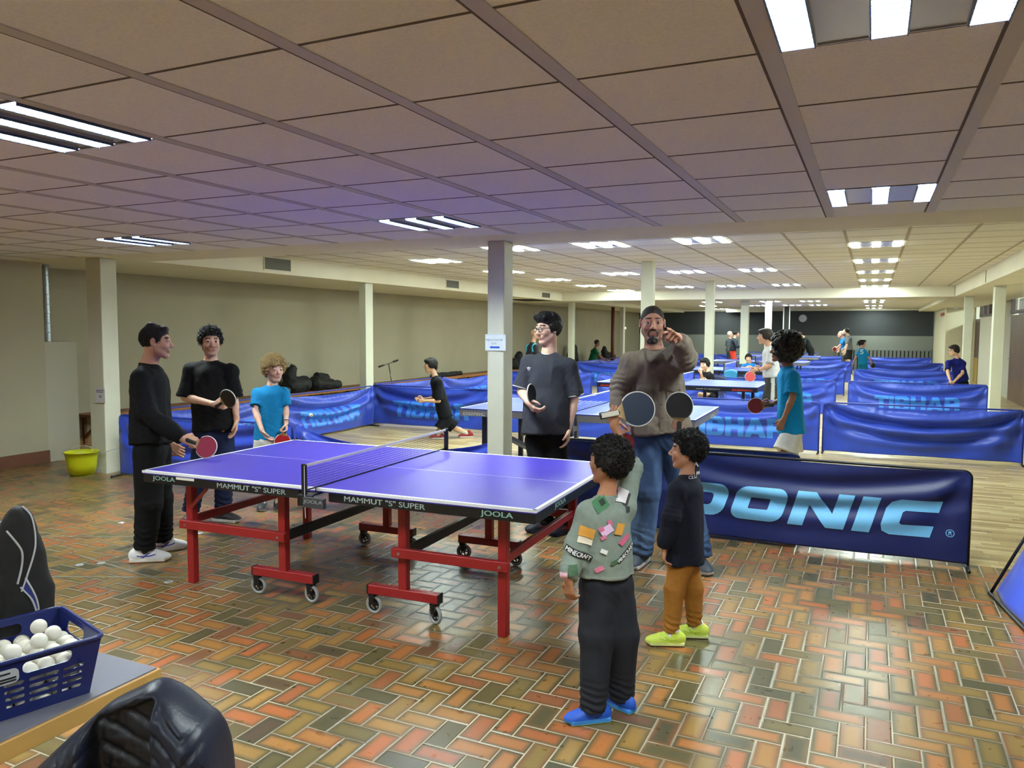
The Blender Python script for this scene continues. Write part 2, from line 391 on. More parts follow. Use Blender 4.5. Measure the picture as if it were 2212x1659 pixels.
def tile_floor_mat():
    m = bpy.data.materials.new('herringbone_tiles'); m.use_nodes = True; g = NG(m); b = m.node_tree.nodes['Principled BSDF']
    geo = g.n('ShaderNodeNewGeometry'); sep = g.n('ShaderNodeSeparateXYZ'); g.L.new(geo.outputs['Position'], sep.inputs[0])
    U = .1022
    x = g.m('DIVIDE', g.m('SUBTRACT', sep.outputs[0], .030-U*400), U); y = g.m('DIVIDE', g.m('SUBTRACT', sep.outputs[1], 3.312-U*400), U)
    i = g.m('FLOOR', x); j = g.m('FLOOR', y); fx = g.m('SUBTRACT', x, i); fy = g.m('SUBTRACT', y, j)
    k = g.m('MODULO', g.m('ADD', g.m('SUBTRACT', i, j), 4000), 4)
    e = [g.m('COMPARE', k, float(q), .1) for q in range(4)]
    hor = g.m('ADD', e[0], e[1])
    # local coordinates in tile
    lx = g.m('ADD', fx, e[1]); ly = g.m('ADD', fy, e[2])
    W = g.m('ADD', 1., hor); H = g.m('SUBTRACT', 2., hor)
    dx = g.m('MINIMUM', lx, g.m('SUBTRACT', W, lx)); dy = g.m('MINIMUM', ly, g.m('SUBTRACT', H, ly))
    d = g.m('MINIMUM', dx, dy)
    ii = g.m('SUBTRACT', i, e[1]); jj = g.m('SUBTRACT', j, e[2])
    cv = g.n('ShaderNodeCombineXYZ'); g.L.new(ii, cv.inputs[0]); g.L.new(jj, cv.inputs[1])
    wn = g.n('ShaderNodeTexWhiteNoise', noise_dimensions='2D'); g.L.new(cv.outputs[0], wn.inputs['Vector'])
    wn2 = g.n('ShaderNodeTexWhiteNoise', noise_dimensions='3D'); cv2 = g.n('ShaderNodeVectorMath', operation='ADD'); g.L.new(cv.outputs[0], cv2.inputs[0]); cv2.inputs[1].default_value = (5.5, 2.2, 9.1); g.L.new(cv2.outputs[0], wn2.inputs['Vector'])
    core = ramp(g, wn.outputs['Value'], [(0, (70, 66, 46)), (.12, (96, 86, 52)), (.30, (124, 102, 54)), (.50, (148, 112, 58)), (.68, (156, 106, 56)), (.84, (162, 92, 50)), (.94, (138, 84, 52)), (1, (64, 60, 46))])
    rim = ramp(g, wn2.outputs['Value'], [(0, (62, 59, 42)), (.35, (80, 72, 44)), (.7, (100, 80, 48)), (1, (112, 74, 46))])
    nz = g.n('ShaderNodeTexNoise'); nz.inputs['Scale'].default_value = 14; nz.inputs['Detail'].default_value = 3; g.L.new(geo.outputs['Position'], nz.inputs['Vector'])
    dn = g.m('ADD', d, g.m('MULTIPLY', g.m('SUBTRACT', nz.outputs['Fac'], .5), .08))
    mr = g.n('ShaderNodeMapRange', interpolation_type='SMOOTHSTEP'); g.L.new(dn, mr.inputs[0]); mr.inputs[1].default_value = .03; mr.inputs[2].default_value = .36
    tilec = g.mix(mr.outputs[0], rim, core)
    nz2 = g.n('ShaderNodeTexNoise'); nz2.inputs['Scale'].default_value = 90; nz2.inputs['Detail'].default_value = 4; g.L.new(geo.outputs['Position'], nz2.inputs['Vector'])
    sp = g.m('MULTIPLY', g.m('SUBTRACT', nz2.outputs['Fac'], .5), .10)
    vs = g.n('ShaderNodeVectorMath', operation='SCALE'); g.L.new(tilec, vs.inputs[0]); g.L.new(g.m('ADD', 1., sp), vs.inputs['Scale'])
    gr = g.n('ShaderNodeMapRange'); g.L.new(d, gr.inputs[0]); gr.inputs[1].default_value = .022; gr.inputs[2].default_value = .036
    nz3 = g.n('ShaderNodeTexNoise'); nz3.inputs['Scale'].default_value = 1.1; g.L.new(geo.outputs['Position'], nz3.inputs['Vector'])
    groutc = ramp(g, nz3.outputs['Fac'], [(.35, (92, 84, 66)), (.60, (186, 176, 148))])
    colr = g.mix(gr.outputs[0], groutc, vs.outputs[0]); g.L.new(colr, b.inputs['Base Color'])
    g.L.new(g.m('SUBTRACT', g.m('ADD', g.m('MULTIPLY', nz.outputs['Fac'], .16), .42), g.m('MULTIPLY', gr.outputs[0], .20)), b.inputs['Roughness'])
    b.inputs['Specular IOR Level'].default_value = .42
    bp = g.n('ShaderNodeBump'); bp.inputs['Strength'].default_value = .5; bp.inputs['Distance'].default_value = .002
    mh = g.n('ShaderNodeMapRange', interpolation_type='SMOOTHSTEP'); g.L.new(d, mh.inputs[0]); mh.inputs[1].default_value = .015; mh.inputs[2].default_value = .09
    g.L.new(g.m('ADD', mh.outputs[0], g.m('MULTIPLY', nz2.outputs['Fac'], .03)), bp.inputs['Height']); g.L.new(bp.outputs[0], b.inputs['Normal'])
    return m
def parquet_mat():
    m = bpy.data.materials.new('parquet'); m.use_nodes = True; g = NG(m); b = m.node_tree.nodes['Principled BSDF']
    geo = g.n('ShaderNodeNewGeometry'); sep = g.n('ShaderNodeSeparateXYZ'); g.L.new(geo.outputs['Position'], sep.inputs[0])
    row = g.m('FLOOR', g.m('DIVIDE', g.m('ADD', sep.outputs[1], 50.), .065))
    wr = g.n('ShaderNodeTexWhiteNoise', noise_dimensions='1D'); g.L.new(row, wr.inputs['W'])
    xx = g.m('DIVIDE', g.m('ADD', g.m('ADD', sep.outputs[0], 50.), g.m('MULTIPLY', wr.outputs['Value'], .6)), .48)
    cx = g.m('FLOOR', xx); cv = g.n('ShaderNodeCombineXYZ'); g.L.new(cx, cv.inputs[0]); g.L.new(row, cv.inputs[1])
    wn = g.n('ShaderNodeTexWhiteNoise', noise_dimensions='2D'); g.L.new(cv.outputs[0], wn.inputs['Vector'])
    c = ramp(g, wn.outputs['Value'], [(0, (152, 128, 84)), (.3, (180, 156, 108)), (.7, (196, 176, 128)), (1, (212, 196, 150))])
    mp = g.n('ShaderNodeMapping'); mp.inputs['Scale'].default_value = (2.5, 40, 1); g.L.new(geo.outputs['Position'], mp.inputs[0])
    nz = g.n('ShaderNodeTexNoise'); nz.inputs['Scale'].default_value = 1.5; nz.inputs['Detail'].default_value = 5; g.L.new(mp.outputs[0], nz.inputs['Vector'])
    vs = g.n('ShaderNodeVectorMath', operation='SCALE'); g.L.new(c, vs.inputs[0]); g.L.new(g.m('ADD', .8, g.m('MULTIPLY', nz.outputs['Fac'], .4)), vs.inputs['Scale'])
    fy = g.m('FRACT', g.m('DIVIDE', g.m('ADD', sep.outputs[1], 50.), .065)); fx = g.m('FRACT', xx)
    ln = g.m('MAXIMUM', g.m('LESS_THAN', fy, .05), g.m('LESS_THAN', fx, .008))
    g.L.new(g.mix(g.m('MULTIPLY', ln, .6), vs.outputs[0], (*lin((120, 92, 56)), 1)), b.inputs['Base Color'])
    b.inputs['Roughness'].default_value = .32
    return m
tag(box('floor', XL, XR, YN, EDGE, -.1, 0, tile_floor_mat()), 'herringbone floor of brown, orange and olive clay tiles', 'floor', kind='structure')
tag(box('floor', XL, XR, EDGE, YB, -.1, 0, parquet_mat()), 'pale wooden strip parquet floor beyond the tiles', 'floor', kind='structure')
def struct(o, label=None): o['kind'] = 'structure'; o['label'] = label or o.name.replace('_', ' '); return o

# ---- fixtures: where the recessed lights sit  (x, y, ceiling)
DX, DY = .6036, .593; X0, Y0 = -.8936, 1.742
near_fx = [(x, Y0+DY*(j+.5)) for j in (-10, -5, 0, 5) for x in (X0+DX*1.5, X0-DX*3.5, X0-DX*8.5)]
X2, Y2 = -.3018, 10.2-DY/2
def x2(k): return X2+DX*(k+.5)
def y2(n): return Y2+DY*(n+.5)
far_fx = [(x2(k), y2(n)) for n in (0, 4, 8, 12, 16) for k in (0, -10)] + [(x2(k), y2(n)) for n in (-2, 6, 14) for k in (-3, -5, -7)]
third_fx = [(x2(k), 25.9) for k in (0, -3, -5, -8)]+[(x2(0), 27.5)]+[(x2(k), 30.0) for k in (-3, -4.5, -6.5, -9.5)]+[(x2(0), 31.3), (x2(0), 34.7), (x2(-10), 34.7)]
def cells_mesh(name, xs, ys, z, skips, mat):
    """ceiling of quads between grid lines xs, ys with openings where a light sits"""
    V, F = [], []
    for a, b in zip(xs[:-1], xs[1:]):
        for c, d in zip(ys[:-1], ys[1:]):
            cx, cy_ = (a+b)/2, (c+d)/2
            if any(abs(cx-sx) < .1 and abs(cy_-sy) < .1 for sx, sy in skips): continue
            n = len(V); V += [(a, c, z), (b, c, z), (b, d, z), (a, d, z)]; F.append((n, n+3, n+2, n+1))
    return mesh_obj(name, V, F, mat)
def lines(o, d, lo, hi):
    k0 = math.ceil((lo-o)/d+.02); k1 = math.floor((hi-o)/d-.02); return [lo]+[o+d*k for k in range(k0, k1+1)]+[hi]
CEIL = M('ceiling_panel', (238, 238, 236), .85, noise=.05, scale=90, bump=.3, bscale=350)
CEIL_FAR = M('ceiling_panel_far', (224, 218, 204), .85, noise=.03, scale=90)
xs1 = lines(X0, DX, XL, XR); ys1 = lines(Y0, DY, YN, 5.83)
struct(cells_mesh('ceiling', xs1, ys1, Z1, near_fx, CEIL), 'low ceiling of square mineral panels over the tiled area')
xs2 = lines(X2, DX, -7.9, 1.66); ys2 = lines(Y2, DY, 6.6, 20.2)
struct(cells_mesh('ceiling', xs2, ys2, Z2, far_fx, CEIL_FAR), 'raised panel ceiling over the playing hall')
V = []
def cells3():
    xs = sorted(set([-7.9, 1.66]+[round(x-DX/2, 4) for x, y in third_fx]+[round(x+DX/2, 4) for x, y in third_fx]))
    ys = sorted(set([21.0, YB]+[round(y-DY/2, 4) for x, y in third_fx]+[round(y+DY/2, 4) for x, y in third_fx]))
    V, F = [], []
    for a, b in zip(xs[:-1], xs[1:]):
        for c, d in zip(ys[:-1], ys[1:]):
            mx, my = (a+b)/2, (c+d)/2
            if any(abs(mx-x) < DX/2 and abs(my-y) < DY/2 for x, y in third_fx): continue
            n = len(V); V += [(a, c, Z3), (b, c, Z3), (b, d, Z3), (a, d, Z3)]; F.append((n, n+3, n+2, n+1))
    return mesh_obj('ceiling', V, F, CEIL_FAR)
struct(cells3(), 'panel ceiling at the far end of the hall')
# slab above everything (closes the light boxes)
struct(box('ceiling', XL-.3, 7.5, YN-.3, YB+.4, 2.95, 3.05, SOFF), 'ceiling slab')
# grid: broad painted runners and fine joints between the panels
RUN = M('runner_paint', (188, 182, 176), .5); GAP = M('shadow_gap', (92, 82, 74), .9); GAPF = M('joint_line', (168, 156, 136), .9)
bm = bmesh.new()
for x in xs1[1:-1]: rng_box(bm, x-.026, x+.026, YN, 5.83, Z1-.004, Z1+.002)
struct(bm_obj('trim_1', bm, RUN), 'painted metal runners of the near ceiling')
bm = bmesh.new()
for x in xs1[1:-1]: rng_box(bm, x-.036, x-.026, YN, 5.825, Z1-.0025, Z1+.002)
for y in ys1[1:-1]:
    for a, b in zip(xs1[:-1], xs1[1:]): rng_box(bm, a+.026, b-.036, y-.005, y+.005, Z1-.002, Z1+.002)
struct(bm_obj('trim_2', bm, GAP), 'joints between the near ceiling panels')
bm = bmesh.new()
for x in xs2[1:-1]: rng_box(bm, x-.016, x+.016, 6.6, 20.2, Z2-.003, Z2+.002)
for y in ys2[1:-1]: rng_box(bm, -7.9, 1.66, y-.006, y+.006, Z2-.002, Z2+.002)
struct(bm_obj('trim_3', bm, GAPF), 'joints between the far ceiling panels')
# beams, side soffits, low side ceilings
struct(box('ceiling', XL, XR, 5.83, 6.6, Z1, 2.95, SOFF), 'cross beam above the edge of the tiles')
struct(box('ceiling', XL, XR, 20.2, 21.0, Z1, 2.95, SOFF), 'far cross beam')
struct(box('ceiling', XL, -7.9, 6.6, 20.2, Z1, 2.95, SOFF), 'low ceiling along the left wall')
struct(box('ceiling', XL, -7.9, 21.0, YB, Z1, 2.95, SOFF), 'low ceiling along the far left wall')
struct(box('ceiling', 1.66, XR, 6.6, 20.2, Z1, 2.95, SOFF), 'low ceiling along the right wall')
struct(box('ceiling', 1.66, XR, 21.0, YB, Z1, 2.95, SOFF), 'low ceiling along the far right wall')
struct(box('trim_4', -5.9, -4.1, 35.0, YB-.02, 2.47, Z3, SOFF), 'bulkhead')
# cracks in the right soffit, dark hatch in the left low ceiling
bm = bmesh.new(); rng_box(bm, 1.654, 1.661, 14.9, 14.93, 2.49, 2.69); rng_box(bm, 1.654, 1.661, 20.17, 20.2, 2.49, 2.69)
struct(bm_obj('trim_5', bm, GAP), 'joint in the soffit')
struct(box('trim_6', -8.9, -8.1, 18.6, 20.0, Z1-.006, Z1+.01, M('hatch_black', (14, 13, 12), .8)), 'open dark ceiling hatch')
# walls
WALL = M('left_wall_paint', (170, 163, 140), .8, noise=.04, scale=1.5, bump=.2, bscale=150)
struct(box('wall_left', XL-.2, XL, 6.2, YB, 0, 2.95, WALL), 'long cream left wall')
struct(box('wall_left', XL-.2, -9.27, YN, 6.2, 0, 2.95, WALL), 'projecting part of the left wall')
struct(box('wall_left', -9.62, -9.27, 6.2, 6.62, 0, 1.5, M('boxing_paint', (176, 172, 156), .7)), 'pipe boxing in the wall corner')
struct(box('baseboard_left', -9.27, -9.245, YN, 6.2, 0, .15, M('brown_baseboard', (108, 66, 44), .6, noise=.1, scale=8)), 'brown baseboard')
struct(box('baseboard_left', XL, XL+.025, 6.64, YB, 0, .15, M('tan_baseboard', (140, 104, 62), .6, noise=.1, scale=8)), 'tan baseboard')
struct(box('wall_front', XL-.2, XR+.2, YN-.2, YN, 0, 2.95, CREAM), 'wall behind the photographer')
DG = M('dark_grey_wall', (50, 54, 58), .7); LG = M('grey_wall', (122, 126, 122), .7)
struct(box('wall_back', XL, 2.22, YB, YB+.2, 1.47, 2.52, DG), 'dark grey upper band of the back wall')
struct(box('wall_back', XL, 2.22, YB, YB+.2, 0, 1.47, LG), 'mid grey lower band of the back wall')
struct(box('wall_back', XL, XR, YB, YB+.2, 2.52, 2.95, SOFF), 'cream strip above the back wall')
struct(box('wall_right', 2.24, XR, 30.0, YB+.2, 0, Z1, CREAM), 'cream block at the right end of the back wall')
# right wall with door openings and transom lights
WR = M('right_wall_paint', (190, 188, 176), .75)
bm = bmesh.new()
rng_box(bm, XR, XR+.15, YN, 19.4, 0, 2.95); rng_box(bm, XR, XR+.15, 19.4, 30, 2.66, 2.95)
rng_box(bm, XR, XR+.15, 22.6, 25.4, 0, 2.66); rng_box(bm, XR, XR+.15, 25.4, 28.8, 0, 2.12); rng_box(bm, XR, XR+.15, 29.9, 30.0, 0, 2.66)
struct(bm_obj('wall_right', bm, WR), 'right wall with doors and transom windows')
DOORW = M('brown_door', (104, 74, 34), .45, noise=.08, scale=5); FRAMEW = M('dark_window_frame', (66, 48, 42), .5); GLASS = M('window_glass', (235, 240, 245), .05, trans=1., alpha=.35)
def door(n, y0, y1, z1, mat, label):
    o = struct(box('door_%d' % n, XR-.01, XR+.05, y0, y1, 0, z1, mat), label)
    bm = bmesh.new(); add_tube(bm, [(XR-.02, y1-.12, 1.02), (XR-.07, y1-.12, 1.02), (XR-.07, y1-.24, 1.02)], .011, 8); bm_obj('door_handle', bm, M('steel', (190, 190, 190), .3, 1.), o)
    return o
door(1, 19.4, 22.6, 2.08, DOORW, 'brown double door in the right wall')
d2 = door(2, 28.8, 29.9, 2.08, M('dark_brown_door', (72, 50, 44), .5), 'dark brown door at the far right')
box('lower_panel', XR-.016, XR-.01, 28.8, 29.9, 0, .82, M('ochre_panel', (150, 122, 60), .6), d2)
def window(n, y0, y1, z0, z1, bars):
    bm = bmesh.new()
    for (a, b, c, d) in [(y0, y1, z0, z0+.07), (y0, y1, z1-.05, z1)]: rng_box(bm, XR-.02, XR+.1, a, b, c, d)
    for y in [y0+.05]+bars+[y1-.05]: rng_box(bm, XR-.02, XR+.1, y-.05, y+.05, z0, z1)
    o = struct(bm_obj('window_%d' % n, bm, FRAMEW), 'transom window with dark brown frame')
    box('window_pane', XR+.05, XR+.056, y0+.02, y1-.02, z0+.04, z1-.03, GLASS, o); return o
window(1, 19.4, 22.6, 2.12, 2.66, [])
window(2, 25.4, 28.8, 2.12, 2.66, [26.6, 27.7])
# corridor behind the right wall
struct(box('wall_right', 6.4, 6.6, 12, YB, 0, 2.95, M('corridor_wall', (222, 224, 220), .7)), 'corridor wall seen through the transoms')
struct(box('floor', XR+.15, 6.6, 12, YB, -.1, 0, M('corridor_floor', (150, 140, 120), .6)), 'corridor floor')
struct(box('ceiling', XR+.15, 6.6, 12, YB, 2.86, 2.94, M('corridor_ceiling', (225, 228, 228), .8)), 'corridor ceiling')
# columns
def column(x0, x1, y0, y1, z, label, mat=CREAM2):
    bm = bmesh.new(); rng_box(bm, x0, x1, y0, y1, 0, z, .006); rng_box(bm, x0-.006, x1+.006, y0-.006, y1+.006, 0, .06)
    o = bm_obj('column', bm, mat); o['kind'] = 'structure'; o['label'] = label; return o
column(-3.16, -2.995, 6.24, 6.43, Z1, 'cream column with a paper sign, nearest the purple table')
for y in (11.45, 16.4): column(-3.2, -3.03, y, y+.19, Z2, 'cream column in the middle row')
for y in (21.2, 26.3): column(-3.2, -3.0, y, y+.19, Z1 if y < 25 else Z3, 'cream column in the middle row, far')
o = column(-3.15, -2.93, 31.6, 31.85, Z3, 'black column with cream edges', M('black_column', (20, 20, 20), .7))
box('edge_strip', -3.17, -3.13, 31.56, 31.6, 0, Z3, CREAM2, o); box('edge_strip', -2.95, -2.91, 31.56, 31.6, 0, Z3, CREAM2, o)
column(-8.19, -7.945, 5.99, 6.2, Z1, 'cream column beside the yellow bucket')
for y in (11.1, 16.3, 21.3, 26.4, 31.5): column(-8.13, -7.99, y, y+.22, Z1, 'cream column in the left row')
for y in (15.62, 20.35): column(1.88, 2.05, y, y+.22, Z1, 'cream column in the right row')
# ---- recessed lights
STRIP = M('tube_light', (255, 255, 255), .5, emit=(234, 252, 242), es=LAMP)
SHEET = M('fixture_sheet', (170, 166, 176), .25, .6); ALU = M('louvre_aluminium', (60, 78, 118), .35, .3)
STRIP_N = M('tube_light_near', (255, 255, 255), .5, emit=(236, 250, 248), es=LAMP*2.1)
def fixture(name, hc, louv):
    r = empty(name, (0, 0, hc)); W, Lh = DX/2-.028, DY/2-.008
    bm = bmesh.new()
    for a, b in ((-W, -.272), (-.178, -.047), (.047, .178), (.272, W)): rng_box(bm, a, b, -Lh, Lh, .0, .006)
    for s in (-1, 1): rng_box(bm, -W, W, s*Lh-.004*(s > 0)-.0, s*Lh+.004*(s < 0), -.004, .055)
    for x in (-.225, 0, .225):
        for s in (-1, 1): rng_box(bm, x+s*.047-.0015, x+s*.047+.0015, -Lh, Lh, -.004, .05)
    bm_obj('housing', bm, SHEET, r)
    for x in (-.225, 0, .225):
        if louv: box('lamp_strip', x-.045, x+.045, -Lh+.005, Lh-.005, .0, .005, STRIP_N, r)
        else: box('lamp_strip', x-.045, x+.045, -Lh+.005, Lh-.005, -.009, .005, STRIP, r)
        if louv:
            bm = bmesh.new()
            for i in range(15):
                y = -Lh+.02+(2*Lh-.04)*i/14; rng_box(bm, x-.045, x+.045, y-.0022, y+.0022, -.014, -.001)
            for s in (-1, 1): rng_box(bm, x+s*.044-.002, x+s*.044+.002, -Lh+.01, Lh-.01, -.014, -.001)
            bm_obj('louvre', bm, ALU, r)
    return r
fa = fixture('ceiling_light', Z1, True); fb = fixture('ceiling_light', Z2, False)
def ordn(n): return ['first', 'second', 'third', 'fourth', 'fifth', 'sixth', 'seventh', 'eighth', 'ninth', 'tenth'][n]
def place_lights(proto, pts, z, text, group):
    ys = sorted(set(round(p[1], 2) for p in pts)); first = True
    for ri, y in enumerate(ys):
        row = sorted([p for p in pts if round(p[1], 2) == y])
        for ci, p in enumerate(row):
            o = copy_tree(proto); o.location = (p[0], p[1], z)
            tag(o, 'recessed ceiling light, %s from left in %s row %s' % (ordn(ci), ordn(ri), text), 'ceiling light', group)
place_lights(fa, near_fx, Z1, 'of the low ceiling', 'recessed lights in the near ceiling')
place_lights(fb, far_fx, Z2, 'past the first beam', 'recessed lights in the raised ceiling')
place_lights(fb, third_fx, Z3, 'past the second beam', 'recessed lights at the far end')
for pr in (fa, fb):
    for ch in list(pr.children): bpy.data.objects.remove(ch)
    bpy.data.objects.remove(pr)
for i, (x, y, t) in enumerate(((4.6, 17.5, 'nearest'), (4.6, 21.5, 'behind the near transom window'), (4.6, 27.5, 'behind the far transom window'))):
    o = box('tube_lamp', x-.08, x+.08, y-1.3, y+1.3, 2.76, 2.85, STRIP); tag(o, 'long white tube lamp on the corridor ceiling, '+t, 'lamp', 'corridor lamps')
# ---- air vents in the left soffit
VENT = M('vent_grille', (112, 108, 92), .6)
def vent(y0, y1, z0, z1, label, gl):
    r = empty('air_vent', (-7.9, (y0+y1)/2, (z0+z1)/2), 0, label, 'air vent', gl); h, k = (y1-y0)/2, (z1-z0)/2
    bm = bmesh.new(); rng_box(bm, 0, .006, -h, h, -k, k); bm_obj('backing', bm, VENT, r)
    bm = bmesh.new()
    for s in (-1, 1): rng_box(bm, 0, .014, -h-.015, h+.015, s*(k+.008)-.007, s*(k+.008)+.007); rng_box(bm, 0, .014, s*(h+.008)-.007, s*(h+.008)+.007, -k, k)
    bm_obj('frame', bm, SOFF, r)
    bm = bmesh.new()
    for i in range(9): z = -k+2*k*(i+.5)/9; add_box(bm, (.01, 0, z), (.012, 2*h, .003))
    bm_obj('slats', bm, VENT, r)
vent(8.55, 9.09, 2.525, 2.69, 'nearest of the three air vents in the left soffit', 'soffit air vents')
vent(13.73, 14.25, 2.525, 2.67, 'middle one of the three air vents in the left soffit', 'soffit air vents')
vent(18.75, 19.29, 2.52, 2.64, 'farthest of the three air vents in the left soffit', 'soffit air vents')
# ---- duct in the left corner
r = empty('ventilation_duct', (-9.50, 6.38, 1.5), 0, 'silvery spiral air duct standing in the left wall corner', 'duct')
prof = []; z = 0
while z < .97: prof += [(.055, z), (.055, z+.108), (.060, z+.112), (.060, z+.118)]; z += .12
prof[-1] = (.055, .969); prof = [(0, 0)]+prof+[(0, .97)]
bm = bmesh.new(); add_lathe(bm, prof, seg=28); smooth_angle(bm_obj('duct_pipe', bm, M('galvanised', (170, 176, 180), .35, .85), r), 30)
# red-brown pipe, far left
bm = bmesh.new(); add_tube(bm, [(-8.25, 26.0, 0), (-8.25, 26.0, 2.46)], .06, 14)
tag(bm_obj('drain_pipe', bm, M('rust_pipe', (98, 42, 22), .5), smooth=True), 'red-brown vertical pipe beside the far left column', 'pipe')
# ---- clock
r = empty('wall_clock', (-2.76, YB-.03, 2.2), 0, 'round white wall clock on the dark grey back wall', 'clock')
bm = bmesh.new(); add_lathe(bm, [(0, 0), (.16, 0), (.16, .02)], axis='y', rot=Matrix.Rotation(PI/2, 3, 'X')); bm_obj('clock_face', bm, M('clock_white', (205, 206, 214), .5), r)
bm = bmesh.new(); add_tube(bm, [(.165*math.cos(a), -.005, .165*math.sin(a)) for a in [2*PI*i/32 for i in range(32)]], .014, 8, closed=True); bm_obj('rim', bm, M('clock_rim', (120, 122, 130), .4), r, smooth=True)
for nm, a, L in (('hour_hand', math.radians(200), .08), ('minute_hand', math.radians(195), .0), ('minute_hand', math.radians(215), .12)):
    if L == 0: continue
    bm = bmesh.new(); add_bar(bm, (0, -.024, 0), (L*math.cos(a), -.024, L*math.sin(a)), .004, .014, (0, 1, 0)); bm_obj(nm, bm, BLACK, r)
# ---- radiator grille with dark slots on the back wall
r = empty('radiator_cover', (.4, YB-.04, 0), 0, 'grey radiator cover with a row of dark vertical slots', 'radiator cover')
bm = bmesh.new(); rng_box(bm, -1.8, 1.78, -.05, .03, 0, .92, .01); bm_obj('panel', bm, M('grey_cover', (112, 116, 112), .6), r)
bm = bmesh.new()
for i in range(24): x = -1.70+i*.146; rng_box(bm, x, x+.05, -.056, -.05, .08, .86)
bm_obj('slots', bm, M('slot_dark', (24, 28, 30), .8), r)
# exit sign, smoke detector
r = empty('exit_sign', (2.24, 31.55, 2.27), 0, 'small red sign high on the cream wall at the back', 'sign')
box('sign_plate', -.02, .0, -.72, .72, -.055, .055, M('sign_red', (150, 38, 22), .5), r)
bm = bmesh.new(); add_lathe(bm, [(0, 0), (.06, 0), (.07, .02), (.07, .05)], (2.44, 29.2, 2.42)); tag(bm_obj('smoke_detector', bm, WHITE), 'round white detector under the ceiling near the red sign', 'smoke detector')
# ---- paper notices on the two columns
PAPER = M('paper', (216, 226, 236), .7); INK = M('ink', (70, 84, 96), .7); ARROW = M('arrow_blue', (28, 96, 200), .6)
r = empty('paper_sign', (-3.177, 6.232, 1.490), 0, 'paper sign with a blue left arrow taped on the middle column', 'sign')
box('sheet', 0, .205, -.002, .0, 0, .147, PAPER, r)
for s, x, z, wd in (('PAR LE COULOIR', .012, .088, .165), ('S.V.P.', .066, .055, .05)):
    V, F, wr_ = text2d(s); flat_text('lettering', V, F, INK, r, (x, -.0035, z), (1, 0, 0), (0, 0, 1), wd, .017, wr_)
V, F = polys2d([[(0, .5), (.2, 1), (.2, .8), (1, .8), (1, .2), (.2, .2), (.2, 0)]]); flat_text('arrow', V, F, ARROW, r, (.045, -.0035, .016), (1, 0, 0), (0, 0, 1), .10, .028, 1)
r = empty('paper_notice', (-8.075, 5.98, .82), 0, 'white paper notice taped low on the left column', 'sign')
box('sheet', 0, .16, -.002, 0, 0, .165, M('notice_paper', (205, 205, 212), .7), r)
bm = bmesh.new()
for z, a, b in ((.138, .015, .14), (.118, .015, .125), (.06, .06, .10), (.075, .065, .095)): rng_box(bm, a, b, -.0035, -.002, z, z+.008)
bm_obj('print', bm, INK, r)
# floor sockets and brass strips in the tiles
for i, (x, y) in enumerate(((-5.05, 3.57), (-4.95, 3.665), (-4.18, 3.58), (-5.83, 4.52), (-4.96, 4.57))):
    bm = bmesh.new(); add_lathe(bm, [(0, .004), (.022, .004), (.028, .0)], (x, y, .0005), 20)
    tag(bm_obj('floor_cap', bm, M('cap_metal', (205, 210, 215), .3, .6)), ['round metal floor cap, leftmost of the five', 'round metal floor cap beside the leftmost one', 'round metal floor cap left of the near red table leg', 'round metal floor cap farthest behind the man in black', 'round metal floor cap behind the near left table leg'][i], 'floor cap', 'metal floor caps')
bm = bmesh.new()
add_bar(bm, (-5.6, 3.02, .001), (-4.15, 3.70, .001), .012, .002); add_bar(bm, (-5.25, 3.72, .0012), (-4.15, 3.565, .0012), .012, .002)
add_bar(bm, (-6.1, 3.9, .001), (-5.0, 4.42, .001), .012, .002)
struct(bm_obj('trim_7', bm, M('strip_metal', (150, 150, 140), .35, .5)), 'narrow metal strips let into the tiles')
# ================================================================ furniture and equipment
def frame_obj(r, M4): r.matrix_world = M4
LINEW = M('line_white', (232, 234, 240), .5)
def cyl_between(bm, a, b, r, seg=14): add_tube(bm, [a, b], r, seg)
